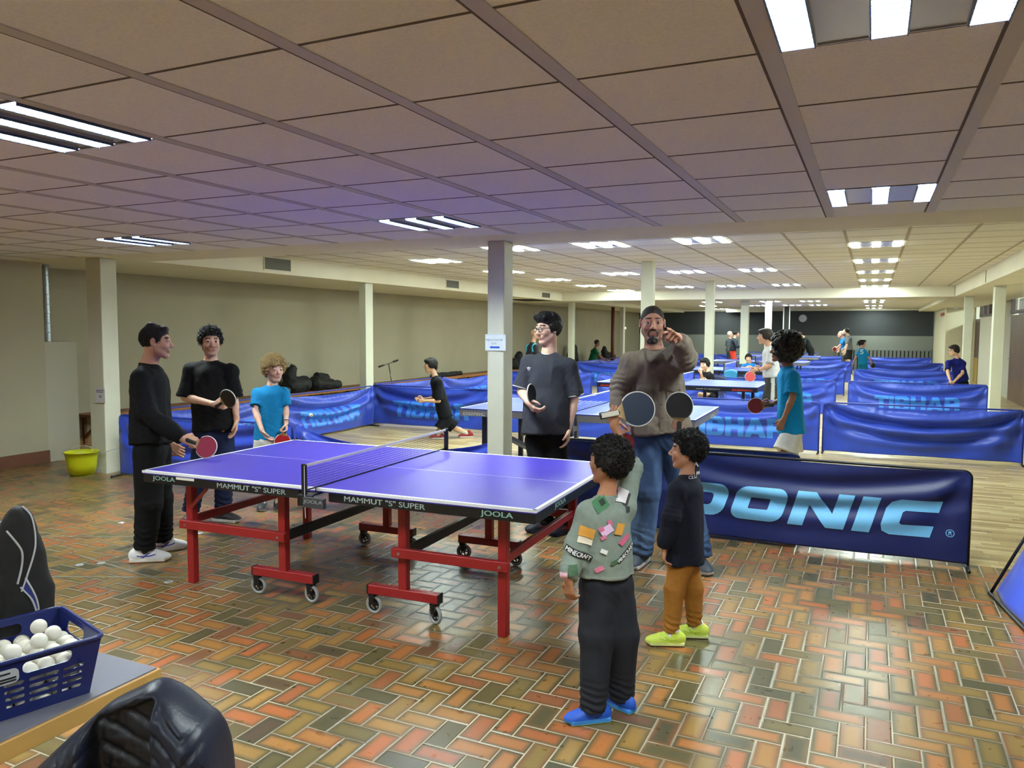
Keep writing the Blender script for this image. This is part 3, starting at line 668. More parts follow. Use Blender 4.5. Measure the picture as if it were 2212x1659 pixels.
# ---------------------------------------------------------------- table tennis tables
def net_lattice(w, h, nx, nz, t):
    V, F = [], []
    def q(x0, x1, z0, z1, y):
        n = len(V); V.extend([(x0, y, z0), (x1, y, z0), (x1, y, z1), (x0, y, z1)]); F.append((n, n+1, n+2, n+3))
    for i in range(nx+1): x = w*i/nx; q(x-t/2, x+t/2, 0, h, 0)
    for i in range(nz+1): z = h*i/nz; q(0, w, z-t/2, z+t/2, .0006)
    return V, F
TAPE = M('net_tape', (225, 225, 222), .7); NETM = M('net_mesh', (26, 26, 40), .8); POSTM = M('net_post', (16, 16, 22), .4)
def net_set(r, nx, nz, t, netm=NETM, u0=1.37, jool=True):
    """net across the table at u0, local table coordinates (u, v, z)"""
    o = empty('net_set', (u0, -.10, .76), PI/2); o.parent = r
    V, F = net_lattice(1.70, .135, nx, nz, t); mesh_obj('net', V, F, netm, o, loc=(.01, 0, .006))
    box('net_tape', 0, 1.72, -.002, .002, .138, .153, TAPE, o)
    box('net_tape', 0, 1.72, -.002, .002, .0, .008, POSTM, o)
    for x in (-.004, 1.724):
        bm = bmesh.new(); rng_box(bm, x-.010, x+.010, -.016, .016, -.02, .158, .004); bm_obj('net_post', bm, POSTM, o)
        s = 1 if x < 1 else -1
        bm = bmesh.new(); rng_box(bm, x, x+s*.15, -.03, .03, -.034, -.022, .002); rng_box(bm, x-.012, x+.03*s, -.045, .045, -.085, -.02, .005)
        add_tube(bm, [(x+s*.07, 0, -.10), (x+s*.07, 0, -.03)], .008, 10); add_lathe(bm, [(0, -.105), (.028, -.105), (.03, -.098), (.028, -.09), (0, -.09)], (x+s*.07, 0, 0), 16)
        bm_obj('net_clamp', bm, POSTM, o)
    bm = bmesh.new(); add_tube(bm, [(-.018, -.012, .15), (-.02, -.014, .0), (-.018, -.016, -.15)], .0018, 6); bm_obj('net_cord', bm, TAPE, o)
    return o
def tt_table(x, y, rz, label, top, apron, mats, texts, near=False, frame='red'):
    r = empty('table_tennis_table', (x, y, 0), rz, label, 'table tennis table', 'table tennis tables in a row')
    W = 1.525
    for s, (u0, u1) in enumerate(((0, 1.366), (1.374, 2.74))):
        bm = bmesh.new(); rng_box(bm, u0, u1, 0, W, .738, .76, .0015); t = bm_obj('tabletop', bm, top, r)
        bm = bmesh.new(); z = .7603; e = .0004
        rng_box(bm, u0, u1, 0, .02, z, z+e); rng_box(bm, u0, u1, W-.02, W, z, z+e)
        if s == 0: rng_box(bm, 0, .02, 0, W, z, z+e)
        else: rng_box(bm, 2.72, 2.74, 0, W, z, z+e)
        rng_box(bm, u0, u1, W/2-.0018, W/2+.0018, z, z+e)
        if near:
            rng_box(bm, u0, u1, -.0006, 0, .745, .7603)
            if s: rng_box(bm, 2.74, 2.7406, 0, W, .745, .7603)
            else: rng_box(bm, -.0006, 0, 0, W, .745, .7603)
        bm_obj('line_marking', bm, LINEW, t)
        a0, a1 = (.006, 1.245) if s == 0 else (1.455, 2.734)
        h = .685 if near else .672
        bm = bmesh.new(); rng_box(bm, a0, a1, .004, .03, h, .738, .002); rng_box(bm, a0, a1, W-.03, W-.004, h, .738, .002)
        ue = (a0, a0+.026) if s == 0 else (a1-.026, a1); rng_box(bm, ue[0], ue[1], .03, W-.03, h, .738, .002)
        ui = (a1-.026, a1) if s == 0 else (a0, a0+.026); rng_box(bm, ui[0], ui[1], .03, W-.03, h, .738, .002)
        if not near: rng_box(bm, a0-.004, a1+.004, -.001, .004, .718, .745); rng_box(bm, ue[0]-.006 if s == 0 else ue[1]-.002, ue[1] if s == 0 else ue[1]+.006, 0, W, .718, .745)
        ap = bm_obj('apron', bm, apron, r)
        bm = bmesh.new()
        uo, ui_ = (.25, 1.0) if s == 0 else (2.49, 1.86)
        if frame == 'red':
            L = mats['leg']
            for v in (.165, W-.165):
                bm = bmesh.new(); rng_box(bm, uo-.027, uo+.027, v-.025, v+.025, 0, .69, .004); bm_obj('leg', bm, L, r)
                bm = bmesh.new(); rng_box(bm, ui_-.027, ui_+.027, v-.025, v+.025, .165, .69, .004); bm_obj('leg', bm, L, r)
                vv = v-.045 if v < .7 else v+.045
                bm = bmesh.new(); rng_box(bm, min(uo, ui_)-.05, max(uo, ui_)+.05, vv-.018, vv+.018, .375, .43, .003); bm_obj('side_rail', bm, L, r)
                for ub in (uo, ui_): bm = bmesh.new(); add_lathe(bm, [(0, -.004), (.009, -.003), (.009, .003), (0, .004)], (ub, vv-.018 if v < .7 else vv+.018, .40), 10, 'y'); bm_obj('bolt', bm, M('bolt_steel', (170, 165, 160), .3, .9), r)
                c = ui_; bm = bmesh.new(); rng_box(bm, c-.235, c+.235, v-.027, v+.027, .125, .178, .003); tf = bm_obj('foot_beam', bm, L, r)
                for q in (-1, 1): box('end_cap', c+q*.235-.004, c+q*.235+.004, v-.028, v+.028, .123, .18, BLACK, tf)
                for q in (-1, 1):
                    cx = c+q*.205; wh = empty('caster', (cx, v, .055)); wh.parent = r; a = NR.uniform(-.5, .5); wh.rotation_euler = (0, 0, a)
                    bm = bmesh.new(); add_tube(bm, [(.0 if abs(t) > 9 else .046*math.cos(t), 0, .046*math.sin(t)) for t in [2*PI*i/28 for i in range(28)]], .0105, 10, closed=True); bm_obj('tyre', bm, M('tyre_grey', (150, 152, 150), .6), wh, smooth=True)
                    bm = bmesh.new(); add_tube(bm, [(.034*math.cos(t), 0, .034*math.sin(t)) for t in [2*PI*i/24 for i in range(24)]], .006, 8, closed=True)
                    for kk in range(5): t = 2*PI*kk/5; add_bar(bm, (.008*math.cos(t), 0, .008*math.sin(t)), (.034*math.cos(t), 0, .034*math.sin(t)), .008, .008, (0, 1, 0))
                    add_lathe(bm, [(0, -.012), (.012, -.012), (.012, .012), (0, .012)], axis='y', seg=14); bm_obj('wheel', bm, BLACK, wh)
                    bm = bmesh.new()
                    for sy in (-.021, .021): add_bar(bm, (0, sy, -.004), (-.012, sy, .05), .03, .003, (0, 1, 0))
                    rng_box(bm, -.03, .014, -.023, .023, .048, .07, .003); bm_obj('fork', bm, M('fork_dark', (44, 42, 40), .45, .6), wh)
                    bm = bmesh.new(); add_lathe(bm, [(0, -.026), (.006, -.026), (.006, .026), (0, .026)], axis='y', seg=10); bm_obj('axle', bm, M('bolt_steel', (170, 165, 160), .3, .9), wh)
            bm = bmesh.new(); rng_box(bm, uo-.015, uo+.015, .19, W-.19, .40, .45, .002); bm_obj('cross_rail', bm, L, r)
            bm = bmesh.new(); rng_box(bm, ui_-.014, ui_+.014, .19, W-.19, .36, .42, .002); bm_obj('cross_rail', bm, mats['bar'], r)
            bm = bmesh.new(); add_bar(bm, (uo, .15, .50), (uo+(.24 if s == 0 else -.24), .06, .672), .022, .006, (0, 1, 0))
            if s == 0: bm_obj('brace', bm, L, r)
            else: bm.free()
        elif frame == 'black':
            L = mats['leg']
            for v in (.2, W-.2):
                for ub in (uo, ui_): bm = bmesh.new(); rng_box(bm, ub-.025, ub+.025, v-.025, v+.025, .06 if ub == ui_ else 0, .68, .003); bm_obj('leg', bm, L, r)
                bm = bmesh.new(); rng_box(bm, ui_-.3, ui_+.3, v-.02, v+.02, .12, .17, .003); bm_obj('foot_beam', bm, mats['rail'], r)
                for q in (-1, 1): bm = bmesh.new(); add_lathe(bm, [(0, -.015), (.06, -.015), (.06, .015), (0, .015)], (ui_+q*.26, v, .06), 16, 'y'); bm_obj('caster', bm, BLACK, r)
                bm = bmesh.new(); add_bar(bm, (uo, v, .36), (ui_, v, .36), .05, .04); bm_obj('side_rail', bm, mats['rail'], r)
            bm = bmesh.new(); rng_box(bm, uo-.02, uo+.02, .2, W-.2, .34, .39); bm_obj('cross_rail', bm, mats['rail'], r)
        else:
            L = mats['leg']
            for v in (.22, W-.22):
                d = 1 if s == 0 else -1
                bm = bmesh.new(); add_bar(bm, (uo-.02*d, v, .0), (uo-.02*d, v, .68), .06, .05, (0, 1, 0), .006); bm_obj('leg', bm, mats['dark'], r)
                bm = bmesh.new()
                pts = [(uo, v, .30), (uo+.28*d, v, .42), (ui_-.18*d, v, .30), (ui_, v, .16)]
                for p, q in zip(pts[:-1], pts[1:]): add_bar(bm, p, q, .045, .10, (0, 1, 0), .008)
                add_bar(bm, (ui_, v, .13), (ui_, v, .68), .045, .07, (0, 1, 0), .006)
                bm_obj('side_frame', bm, L, r)
                bm = bmesh.new(); add_bar(bm, (ui_-.28, v, .14), (ui_+.28, v, .14), .06, .05, bevel=.006); bm_obj('foot_beam', bm, L, r)
                for q in (-1, 1): bm = bmesh.new(); add_lathe(bm, [(0, -.017), (.065, -.017), (.065, .017), (0, .017)], (ui_+q*.24, v, .065), 18, 'y'); bm_obj('caster', bm, BLACK, r)
            bm = bmesh.new(); rng_box(bm, ui_-.02, ui_+.02, .22, W-.22, .40, .46, .003); bm_obj('cross_rail', bm, L, r)
    for (V, F, wd, mat, o, u, w, h) in texts: flat_text('lettering', V, F, mat, r, o, u, (0, 0, 1), w, h, wd)
    return r
PURPLE = M('purple_tabletop', (70, 58, 168), .38, noise=.04, scale=3, spec=.22)
BLUET = M('blue_tabletop', (66, 86, 190), .38, spec=.3)
RED = M('red_frame', (150, 30, 34), .38, noise=.05, scale=6)
MINT = M('mint_print', (178, 224, 214), .6); OFFW = M('offwhite_print', (206, 226, 222), .6)
apr = M('black_apron', (20, 20, 24), .35)
tx = []
def tt(s, mat, o, u, w, h, bold=.0):
    V, F, wd = text2d(s, bold); return (V, F, wd, mat, o, u, w, h)
for u0, w_, s in ((.088, .19, 'JOOLA'), (2.425, .185, 'JOOLA')): tx.append(tt(s, MINT, (u0, .0028, .695), (1, 0, 0), w_, .037, .022))
for u0, s in ((.625, 'MAMMUT "S" SUPER'), (1.565, 'MAMMUT "S" SUPER')): tx.append(tt(s, OFFW, (u0, .0028, .699), (1, 0, 0), .525, .031, .015))
tx.append(tt('JOOLA', MINT, (2.7352, .30, .697), (0, 1, 0), .18, .036, .03))
T1 = tt_table(-4.2682, 3.4724, .03887, 'purple table tennis table with red frame on gray casters', PURPLE, apr, dict(leg=RED, bar=BLACK), tx, near=True)
T1['label'] = 'purple table tennis table with red legs on the tiled floor'
net_set(T1, 112, 9, .0019)
box('sticker', .29, .44, .001, .0025, .722, .742, M('sticker_white', (228, 226, 214), .6), T1)
V, F, wd = text2d('JOOLA', .03)
flat_text('lettering', V, F, M('clamp_print', (150, 160, 158), .6), T1, (1.395, -.148, .70), (1, 0, 0), (0, 0, 1), .13, .026, wd)
box('clamp_plate', 1.39, 1.53, -.147, -.12, .68, .735, M('clamp_grey', (54, 54, 58), .5), T1)
# blue tables behind
SIL = M('silver_apron', (150, 150, 150), .35, .3); RP = M('red_print', (200, 36, 34), .6); WP = M('white_print', (214, 216, 214), .6)
dV, dF, dW = word2d('DONIC', 'donic')
T2t = [(dV, dF, dW, WP, (.045, .0032, .680), (1, 0, 0), .30, .044), (dV, dF, dW, WP, (2.36, .0032, .680), (1, 0, 0), .30, .044), (dV, dF, dW, WP, (2.7352, .95, .680), (0, 1, 0), .30, .044)]
T2 = tt_table(-4.36, 7.88, 0.02, 'blue table tennis table with silver apron behind the cream column', BLUET, SIL, dict(leg=M('grey_frame', (128, 130, 126), .4, .3), dark=M('dark_frame', (22, 24, 40), .4)), T2t, frame='grey')
NETB = M('net_blueish', (84, 108, 214), .8)
net_set(T2, 85, 7, .0075, NETB)
T3t = [(dV, dF, dW, RP, (.07, .0032, .690), (1, 0, 0), .34, .030), (dV, dF, dW, RP, (2.33, .0032, .690), (1, 0, 0), .34, .030), tt('MADE IN GERMANY', WP, (1.75, .0032, .697), (1, 0, 0), .40, .015)]
T3 = tt_table(-4.40, 12.97, 0.0, 'blue table tennis table with black apron and red lettering', BLUET, apr, dict(leg=BLACK, rail=M('dark_red_rail', (118, 18, 26), .4)), T3t, frame='black')
net_set(T3, 60, 6, .010, NETB)
for y, lab in ((18.1, 'blue table tennis table the boy in the blue T-shirt leans on'), (23.3, 'blue table tennis table, third from the back wall'), (28.5, 'blue table tennis table, second from the back wall'), (33.0, 'blue table tennis table nearest the back wall')):
    t = tt_table(-4.42 if y < 30 else -4.75, y, 0, lab, BLUET, SIL if y > 20 else apr, dict(leg=BLACK, rail=M('dark_red_rail', (118, 18, 26), .4)), [], frame='black')
    net_set(t, 40, 4, .018, NETB)
# ---------------------------------------------------------------- court barriers
BL = M('barrier_blue', (44, 74, 196), .42, noise=.05, scale=5, spec=.5, sheen=.2); BN = M('barrier_navy', (20, 34, 92), .45, noise=.05, scale=5)
BT = M('tibhar_print', (64, 140, 246), .5); DP = M('donic_print', (120, 196, 244), .5)
TUBEB = M('frame_tube', (14, 16, 26), .4)
L_, G = 2.33, .0225
def fold(x, z, L, seed, sag, amp):
    amp = amp*1.45; rs = np.random.RandomState(seed); ph = rs.rand(6)*6.28
    t = x/L; y = np.zeros_like(x)
    zt = .70-z
    for cx, p in ((0, ph[0]), (L, ph[1])):
        dx_ = np.abs(x-cx); rr = np.hypot(dx_, zt)+.02; ang = np.arctan2(zt, dx_+.001)
        y += amp*1.7*np.sin(ang*8+p)*np.clip(rr/.35, 0, 1)*np.exp(-rr/.75)
    s = 4*t*(1-t)
    y += amp*2.0*np.sin((zt-.16*s)*2*PI/.20+ph[2])*np.exp(-((zt-.16*s-.12)/.22)**2)*(.25+.75*s)
    y += amp*.7*np.sin(x*2.6+ph[3]+zt*3)+amp*.35*np.sin((x*1.0+zt*1.6)*9+ph[4])*np.exp(-zt*2)
    y += amp*.12*np.sin(x*60+ph[5])*np.exp(-((zt-.05)/.05)**2)
    return y
def barrier_shape(x, z, L, seed, sag, amp):
    s = 4*(x/L)*(1-x/L); s = s**.6
    zz = .03+(z-.03)*(1-sag*s/.69) if np.any(sag) else z
    return np.stack([x, fold(x, z, L, seed, sag, amp), zz], -1)
def clip_grid(V, F, L):
    bm = bmesh.new(); vs = [bm.verts.new((p[0], p[1], 0)) for p in V]
    for f in F:
        try: bm.faces.new([vs[i] for i in f])
        except ValueError: pass
    for ax_, n in ((0, int(L/G)+1), (1, int(.72/G)+1)):
        for i in range(n):
            c = [0, 0, 0]; c[ax_] = i*G; nn = [0, 0, 0]; nn[ax_] = 1
            bmesh.ops.bisect_plane(bm, geom=bm.verts[:]+bm.edges[:]+bm.faces[:], plane_co=c, plane_no=nn, dist=1e-5)
    bm.verts.index_update()
    out = np.array([v.co[:2] for v in bm.verts]), [tuple(v.index for v in f.verts) for f in bm.faces]; bm.free(); return out
def word_on(word, style, x0, z0, w, h, L):
    V, F, wd = word2d(word, style); return clip_grid(np.stack([V[:, 0]*w/wd+x0, V[:, 1]*h+z0], 1), F, L)
_words = {'TIBHAR': word_on('TIBHAR', 'tibhar', .46, .17, 1.44, .29, L_)}
def barrier(x, y, rz, label, text='TIBHAR', seed=1, sag=.03, amp=.014, mat=BL, L=L_, tilt=0., group='blue court barriers', cover=True):
    r = empty('court_barrier', (x, y, 0), rz, label, 'court barrier', group)
    if tilt: r.rotation_euler = (tilt, 0, rz)
    nx, nz = int(L/G)+1, int(.70/G); xs = np.minimum(np.arange(nx+1)*G, L); zs = .03+np.arange(nz+1)*(.70-.03)/nz
    zs = np.round(np.concatenate([[.03], np.arange(2, int(.70/G)+1)*G, [.70]]), 5); nz = len(zs)-1; nx = len(xs)-1
    X_, Z_ = np.meshgrid(xs, zs, indexing='ij'); R = .055
    Xc = X_.copy()                                          # rounded upper corners
    over = np.clip(Z_-(.70-R), 0, R); ins = R-np.sqrt(np.maximum(R*R-over**2, 0)); Xc = ins+(X_/L)*(L-2*ins)
    P = barrier_shape(X_.ravel(), Z_.ravel(), L, seed, sag, amp); P[:, 0] = Xc.ravel()
    idx = np.arange((nx+1)*(nz+1)).reshape(nx+1, nz+1); F = np.stack([idx[:-1, :-1].ravel(), idx[1:, :-1].ravel(), idx[1:, 1:].ravel(), idx[:-1, 1:].ravel()], 1)
    fab = mesh_obj('fabric', P, F, mat, r, smooth=True)
    md = fab.modifiers.new('thick', 'SOLIDIFY'); md.thickness = .0016; md.offset = 0
    if text:
        wv, wf = _words[text]; Q = barrier_shape(wv[:, 0], wv[:, 1], L, seed, sag, amp); Q[:, 1] -= .0050
        mesh_obj('lettering', Q, wf, BT if text == 'TIBHAR' else DP, fab, smooth=True)
    bm = bmesh.new(); rt = .011; pts = [(-.004, .004, .0), (-.004, .004, .64)]+[(.045-.049*math.cos(a), .004, .645+.049*math.sin(a)) for a in [PI/2*i/6 for i in range(1, 7)]]
    top = [(L*t, .004, .694-sag*.0) for t in (.1, .5, .9)]
    pts = pts+top+[(L-p[0], p[1], p[2]) for p in pts[::-1]]
    if sag > .08: pts = None; cyl_between(bm, (-.004, .004, 0), (-.004, .004, .69), rt); cyl_between(bm, (L+.004, .004, 0), (L+.004, .004, .69), rt)
    else: add_tube(bm, [(p[0], p[1]+.012, p[2]) for p in pts], rt, 8)
    bm_obj('frame', bm, TUBEB if mat is BN else M('frame_sleeve', (34, 56, 160), .5), r, smooth=True)
    for xx in (-.0, L):
        bm = bmesh.new(); cyl_between(bm, (xx, -.13, .012), (xx, .15, .012), .012, 8); bm_obj('foot', bm, TUBEB, r, smooth=True)
    return r
# DONIC barrier in front: lettering measured from the photograph
def donic_words(L):
    V, F, wd = word2d('DONIC', 'donic'); return clip_grid(np.stack([V[:, 0]*1.94/wd+.225, V[:, 1]*.275+.195], 1), F, L)
_words['DONIC'] = donic_words(L_)
fr = barrier(-1.665, 6.25, 0, 'navy court barrier with large light blue DONIC lettering', 'DONIC', 5, .02, .009, BN, group='navy court barriers')
fr['label'] = 'navy court barrier with large light blue lettering, in front'
V, F = polys2d([circle2d(.028, 24), circle2d(.023, 24), [(-.010, -.014), (-.005, -.014), (-.005, .014), (-.010, .014)], rrect(-.004, .001, .009, .014, (0, .006, .006, 0)), [(-.001, .000), (.008, -.014), (.013, -.014), (.004, .001)]])
V = V+np.array([2.215, .245]); Q = barrier_shape(V[:, 0], V[:, 1], L_, 5, .02, .009); Q[:, 1] -= .006; mesh_obj('registered_mark', Q, F, DP, fr)
barrier(-2.83, 6.50, 0, 'navy court barrier standing behind the one with light blue lettering', None, 8, .015, .010, BN, group='navy court barriers')
B = [ # x, y, rz, text, seed, sag, amp, label
 (-5.36, 6.24, 0.03, None, 11, .19, .02, 'blue court barrier with drooping top behind the purple table'),
 (-7.70, 5.98, 0.08, None, 12, .05, .012, 'blue court barrier behind the two men at the left'),
 (-7.80, 6.33, PI/2, 'TIBHAR', 13, .06, .016, 'blue court barrier running back from the yellow bucket column'),
 (-7.78, 8.67, PI/2, 'TIBHAR', 14, .07, .022, 'blue court barrier ending at the second column on the left'),
 (-7.92, 11.18, 0.0, 'TIBHAR', 15, .03, .018, 'blue court barrier with lettering behind the running boy'),
 (-5.52, 11.16, 0.0, None, 16, .03, .014, 'blue court barrier seen under the silver-edged table'),
 (-2.96, 11.30, 0.0, 'TIBHAR', 17, .02, .014, 'blue court barrier with lettering behind the curly-haired child'),
 (-.575, 11.42, 0.0, None, 18, .05, .024, 'blue court barrier with deep folds at the right edge'),
 (-7.97, 11.36, PI/2, None, 19, .04, .015, 'blue side barrier beyond the second left column, nearer one'),
 (-7.97, 13.70, PI/2, 'TIBHAR', 20, .10, .02, 'blue side barrier with lettering and sagging top by the wall'),
 (-7.97, 16.24, 0.0, None, 21, .03, .014, 'blue court barrier left of the open gap, second row'),
 (-5.48, 16.22, 0.0, None, 22, .05, .016, 'blue court barrier right of the open gap, second row'),
 (-2.96, 16.42, 0.0, 'TIBHAR', 23, .04, .018, 'blue court barrier with lettering behind the black-edged table'),
 (-.39, 16.46, 0.0, 'TIBHAR', 24, .03, .018, 'blue court barrier with lettering, second row on the right'),
 (-7.90, 21.5, 0.0, 'TIBHAR', 25, .03, .016, 'blue court barrier with lettering, third row on the left'),
 (-5.50, 21.5, 0.0, None, 26, .03, .014, 'blue court barrier in the middle of the third row'),
 (-2.96, 21.6, 0.0, 'TIBHAR', 27, .05, .016, 'blue court barrier with lettering left of the aisle, third row'),
 (-.39, 21.6, 0.0, 'TIBHAR', 28, .02, .016, 'blue court barrier with lettering, third row on the right'),
 (-8.1, 21.70, PI/2, None, 29, .02, .012, 'blue side barrier in front of the seated person in green'),
 (-8.1, 24.1, PI/2, None, 30, .08, .02, 'blue side barrier just beyond the seated person in green'),
 (-8.0, 26.8, 0.0, None, 31, .03, .014, 'blue court barrier in the fourth row, leftmost'),
 (-5.6, 26.8, 0.0, None, 32, .03, .014, 'blue court barrier in the fourth row, second from left'),
 (-2.93, 26.8, 0.0, 'TIBHAR', 33, .03, .016, 'blue court barrier in the fourth row, left of the aisle'),
 (-.36, 26.8, 0.0, None, 34, .02, .018, 'blue court barrier in the fourth row on the right'),
 (-8.1, 31.9, 0.0, None, 35, .02, .012, 'blue court barrier in the last row, leftmost'),
 (-5.72, 31.9, 0.0, None, 36, .03, .014, 'blue court barrier in the last row, behind the orange trousers'),
 (-3.0, 31.95, 0.0, None, 37, .03, .014, 'blue court barrier in the last row, left of the aisle'),
 (-.36, 31.95, 0.0, 'TIBHAR', 38, .03, .016, 'blue court barrier in the last row on the right')]
for (x, y, rz, t, sd, sg, am, lab) in B: barrier(x, y, rz, lab, t, sd, sg, am)
# leaning barrier at the right edge
r = empty('court_barrier', (.735, 5.68, 0), -PI/2+.15, 'bright blue court barrier leaning over at the lower right', 'court barrier', 'blue court barriers')
P = barrier_shape(*[a.ravel() for a in np.meshgrid(np.linspace(0, 2.3, 60), np.linspace(.03, .7, 20), indexing='ij')], 2.3, 41, .02, .012)
th = math.radians(25); Pz = P.copy(); Pz[:, 1] = P[:, 1]+P[:, 2]*math.sin(th); Pz[:, 2] = P[:, 2]*math.cos(th); idx = np.arange(1200).reshape(60, 20)
F = np.stack([idx[:-1, :-1].ravel(), idx[1:, :-1].ravel(), idx[1:, 1:].ravel(), idx[:-1, 1:].ravel()], 1)
o = mesh_obj('fabric', Pz, F, BL, r, smooth=True); md = o.modifiers.new('thick', 'SOLIDIFY'); md.thickness = .002
bm = bmesh.new(); cyl_between(bm, (-.01, 0, .012), (2.3, 0, .012), .01, 8); cyl_between(bm, (-.01, .01, .01), (-.01, .7*math.sin(th), .7*math.cos(th)-.01), .01, 8); cyl_between(bm, (0, .7*math.sin(th), .7*math.cos(th)-.01), (2.3, .7*math.sin(th), .7*math.cos(th)-.01), .01, 8)
cyl_between(bm, (2.28, .42, .56), (2.28, .75, .012), .01, 8); bm_obj('frame', bm, TUBEB, r, smooth=True)
# ---------------------------------------------------------------- bats
RUBS = {'red': M('rubber_red', (176, 26, 40), .45, noise=.04, scale=60), 'black': M('rubber_black', (26, 26, 30), .5), 'navy': M('rubber_navy', (24, 38, 62), .35), 'pink': M('rubber_crimson', (150, 26, 62), .45), 'coral': M('rubber_coral', (222, 66, 74), .45), 'dark': M('rubber_darkred', (120, 22, 28), .45)}
PLY = M('blade_wood', (196, 164, 112), .5); GRIP = M('bat_handle', (30, 30, 34), .5); GRIPW = M('handle_cream', (214, 208, 190), .5); EDGEW = M('edge_tape', (222, 222, 216), .5)
def bat(hand, blade, nrm, front, back, label, grip='black', s=1.):
    """hand = grip centre, blade = blade centre (world), nrm = face normal"""
    h, b, n = Vector(hand), Vector(blade), Vector(nrm); yv = (b-h).normalized(); n = (n-yv*n.dot(yv)).normalized(); xv = yv.cross(n)
    r = empty('table_tennis_bat', b, 0, label, 'table tennis bat', 'table tennis bats')
    r.matrix_world = Matrix.Translation(b) @ Matrix((xv, yv, n)).transposed().to_4x4()
    def disc(rx, ry, z0, z1, cut=None, n_=44):
        bm = bmesh.new(); a = []
        for i in range(n_):
            t = 2*PI*i/n_; x, y = rx*math.cos(t), ry*math.sin(t)
            if cut is not None: y = max(y, cut)
            a.append((x, y))
        lo = [bm.verts.new((x, y, z0)) for x, y in a]; hi = [bm.verts.new((x, y, z1)) for x, y in a]
        bm.faces.new(hi); bm.faces.new(lo[::-1])
        for i in range(n_): bm.faces.new((lo[i], lo[(i+1) % n_], hi[(i+1) % n_], hi[i]))
        return bm
    rx, ry = .0755*s, .0785*s
    bm = disc(rx, ry, -.003, .003)
    vs = [(-.036*s, -.066*s), (.036*s, -.066*s), (.014*s, -.098*s), (-.014*s, -.098*s)]
    lo = [bm.verts.new((x, y, -.003)) for x, y in vs]; hi = [bm.verts.new((x, y, .003)) for x, y in vs]
    bm.faces.new(hi); bm.faces.new(lo[::-1])
    for i in range(4): bm.faces.new((lo[i], lo[(i+1) % 4], hi[(i+1) % 4], hi[i]))
    bm_obj('blade', bm, PLY, r)
    for z0, z1, c, nm in ((.003, .0065, front, 'front_rubber'), (-.0065, -.003, back, 'back_rubber')): bm_obj(nm, disc(rx-.001, ry-.001, z0, z1, -.064*s), RUBS[c], r)
    bm = disc(rx+.0012, ry+.0012, -.0068, .0068, -.058*s); bm.free()
    bm = bmesh.new(); add_tube(bm, [((rx+.0006)*math.cos(t), (ry+.0006)*math.sin(t), 0) for t in [math.radians(-50)+math.radians(280)*i/40 for i in range(41)]], .0042, 6); bm_obj('edge_tape', bm, EDGEW, r)
    bm = bmesh.new()
    b2 = bmesh.new(); add_lathe(b2, [(0, -.178*s), (.0155*s, -.176*s), (.0165*s, -.165*s), (.0135*s, -.12*s), (.0135*s, -.088*s), (.0, -.080*s)], seg=16, rot=Matrix.Rotation(-PI/2, 3, 'X'))
    for v in b2.verts: v.co.z *= .8
    bm_obj('handle', b2, GRIPW if grip == 'cream' else GRIP, r, smooth=True)
    if grip == 'duo':
        bm.free(); bm = bmesh.new(); rng_box(bm, -.0115, .0115, -.172*s, -.09*s, .009, .0135, .002); bm_obj('handle_inlay', bm, GRIPW, r)
    else: bm.free()
    return r
# ---------------------------------------------------------------- balls
BALL = M('ball_white', (236, 232, 218), .5)
def ball_proto():
    bm = bmesh.new(); bmesh.ops.create_uvsphere(bm, u_segments=24, v_segments=14, radius=.02); o = bm_obj('table_tennis_ball', bm, BALL, smooth=True); return o
bp = ball_proto()
def ball(loc, label, group=None):
    o = bp.copy(); COL.objects.link(o); o.location = loc; tag(o, label, 'ball', group); return o
ball((-4.98, 6.0, .83), 'white ball flying in front of the blue side barrier'); ball((-3.6, 12.0, 1.705), 'white ball flying high near the far left column')
# ---------------------------------------------------------------- wooden table with the basket, lower left
WOODT = M('beech_edge', (190, 148, 80), .5, noise=.12, scale=4); GTOP = M('grey_laminate', (112, 112, 124), .32, noise=.03, scale=40)
r = empty('side_table', (-2.5, .85, 0), 0, 'table with grey top and pale wooden edge, lower left', 'table')
bm = bmesh.new(); rng_box(bm, -1.0, .75, -.05, .617, .700, .746, .002); bm_obj('edge_frame', bm, WOODT, r)
bm = bmesh.new(); rng_box(bm, -.996, .742, -.042, .609, .744, .75, .001); bm_obj('tabletop', bm, GTOP, r)
for x, y in ((-.9, .02), (.62, .02), (-.9, .55), (.62, .55)):
    bm = bmesh.new(); add_tube(bm, [(x, y, 0), (x, y, .70)], .018, 14); bm_obj('leg', bm, M('leg_steel', (96, 92, 88), .35, .7), r, smooth=True)
# basket
BK = M('basket_blue', (22, 34, 96), .35, spec=.5)
Rb = Vector((-1.758, 1.296, .75)); ax = Vector((-.958, .286, 0)).normalized(); bx = Vector((-.286, -.958, 0)).normalized()
LA, LB, HB, TP = .295, .275, .15, .024
ctr = Rb+ax*LA/2+bx*LB/2
r = empty('basket', ctr, 0, 'dark blue slotted plastic basket full of white balls', 'basket')
r.matrix_world = Matrix.Translation(ctr) @ Matrix((ax, bx, Vector((0, 0, 1)))).transposed().to_4x4()
def wall(o, u, wt, wb, slots, name='wall'):
    """trapezoid wall, o = top centre offset, u = direction; 2D coords x in [-1,1], z in [0,1]"""
    V, F = polys2d([[(-1, 0), (1, 0), (1, 1), (-1, 1)]]+slots)
    u = Vector(u); n = Vector(o).normalized(); P = []
    for x, z in V:
        half = wb+(wt-wb)*z; P.append(u*(x*half)+n*(Vector(o).length-TP*(1-z))+Vector((0, 0, .004+z*(HB-.004))))
    ob = mesh_obj(name, P, F, BK, r); md = ob.modifiers.new('t', 'SOLIDIFY'); md.thickness = .0025; md.offset = -1; return ob
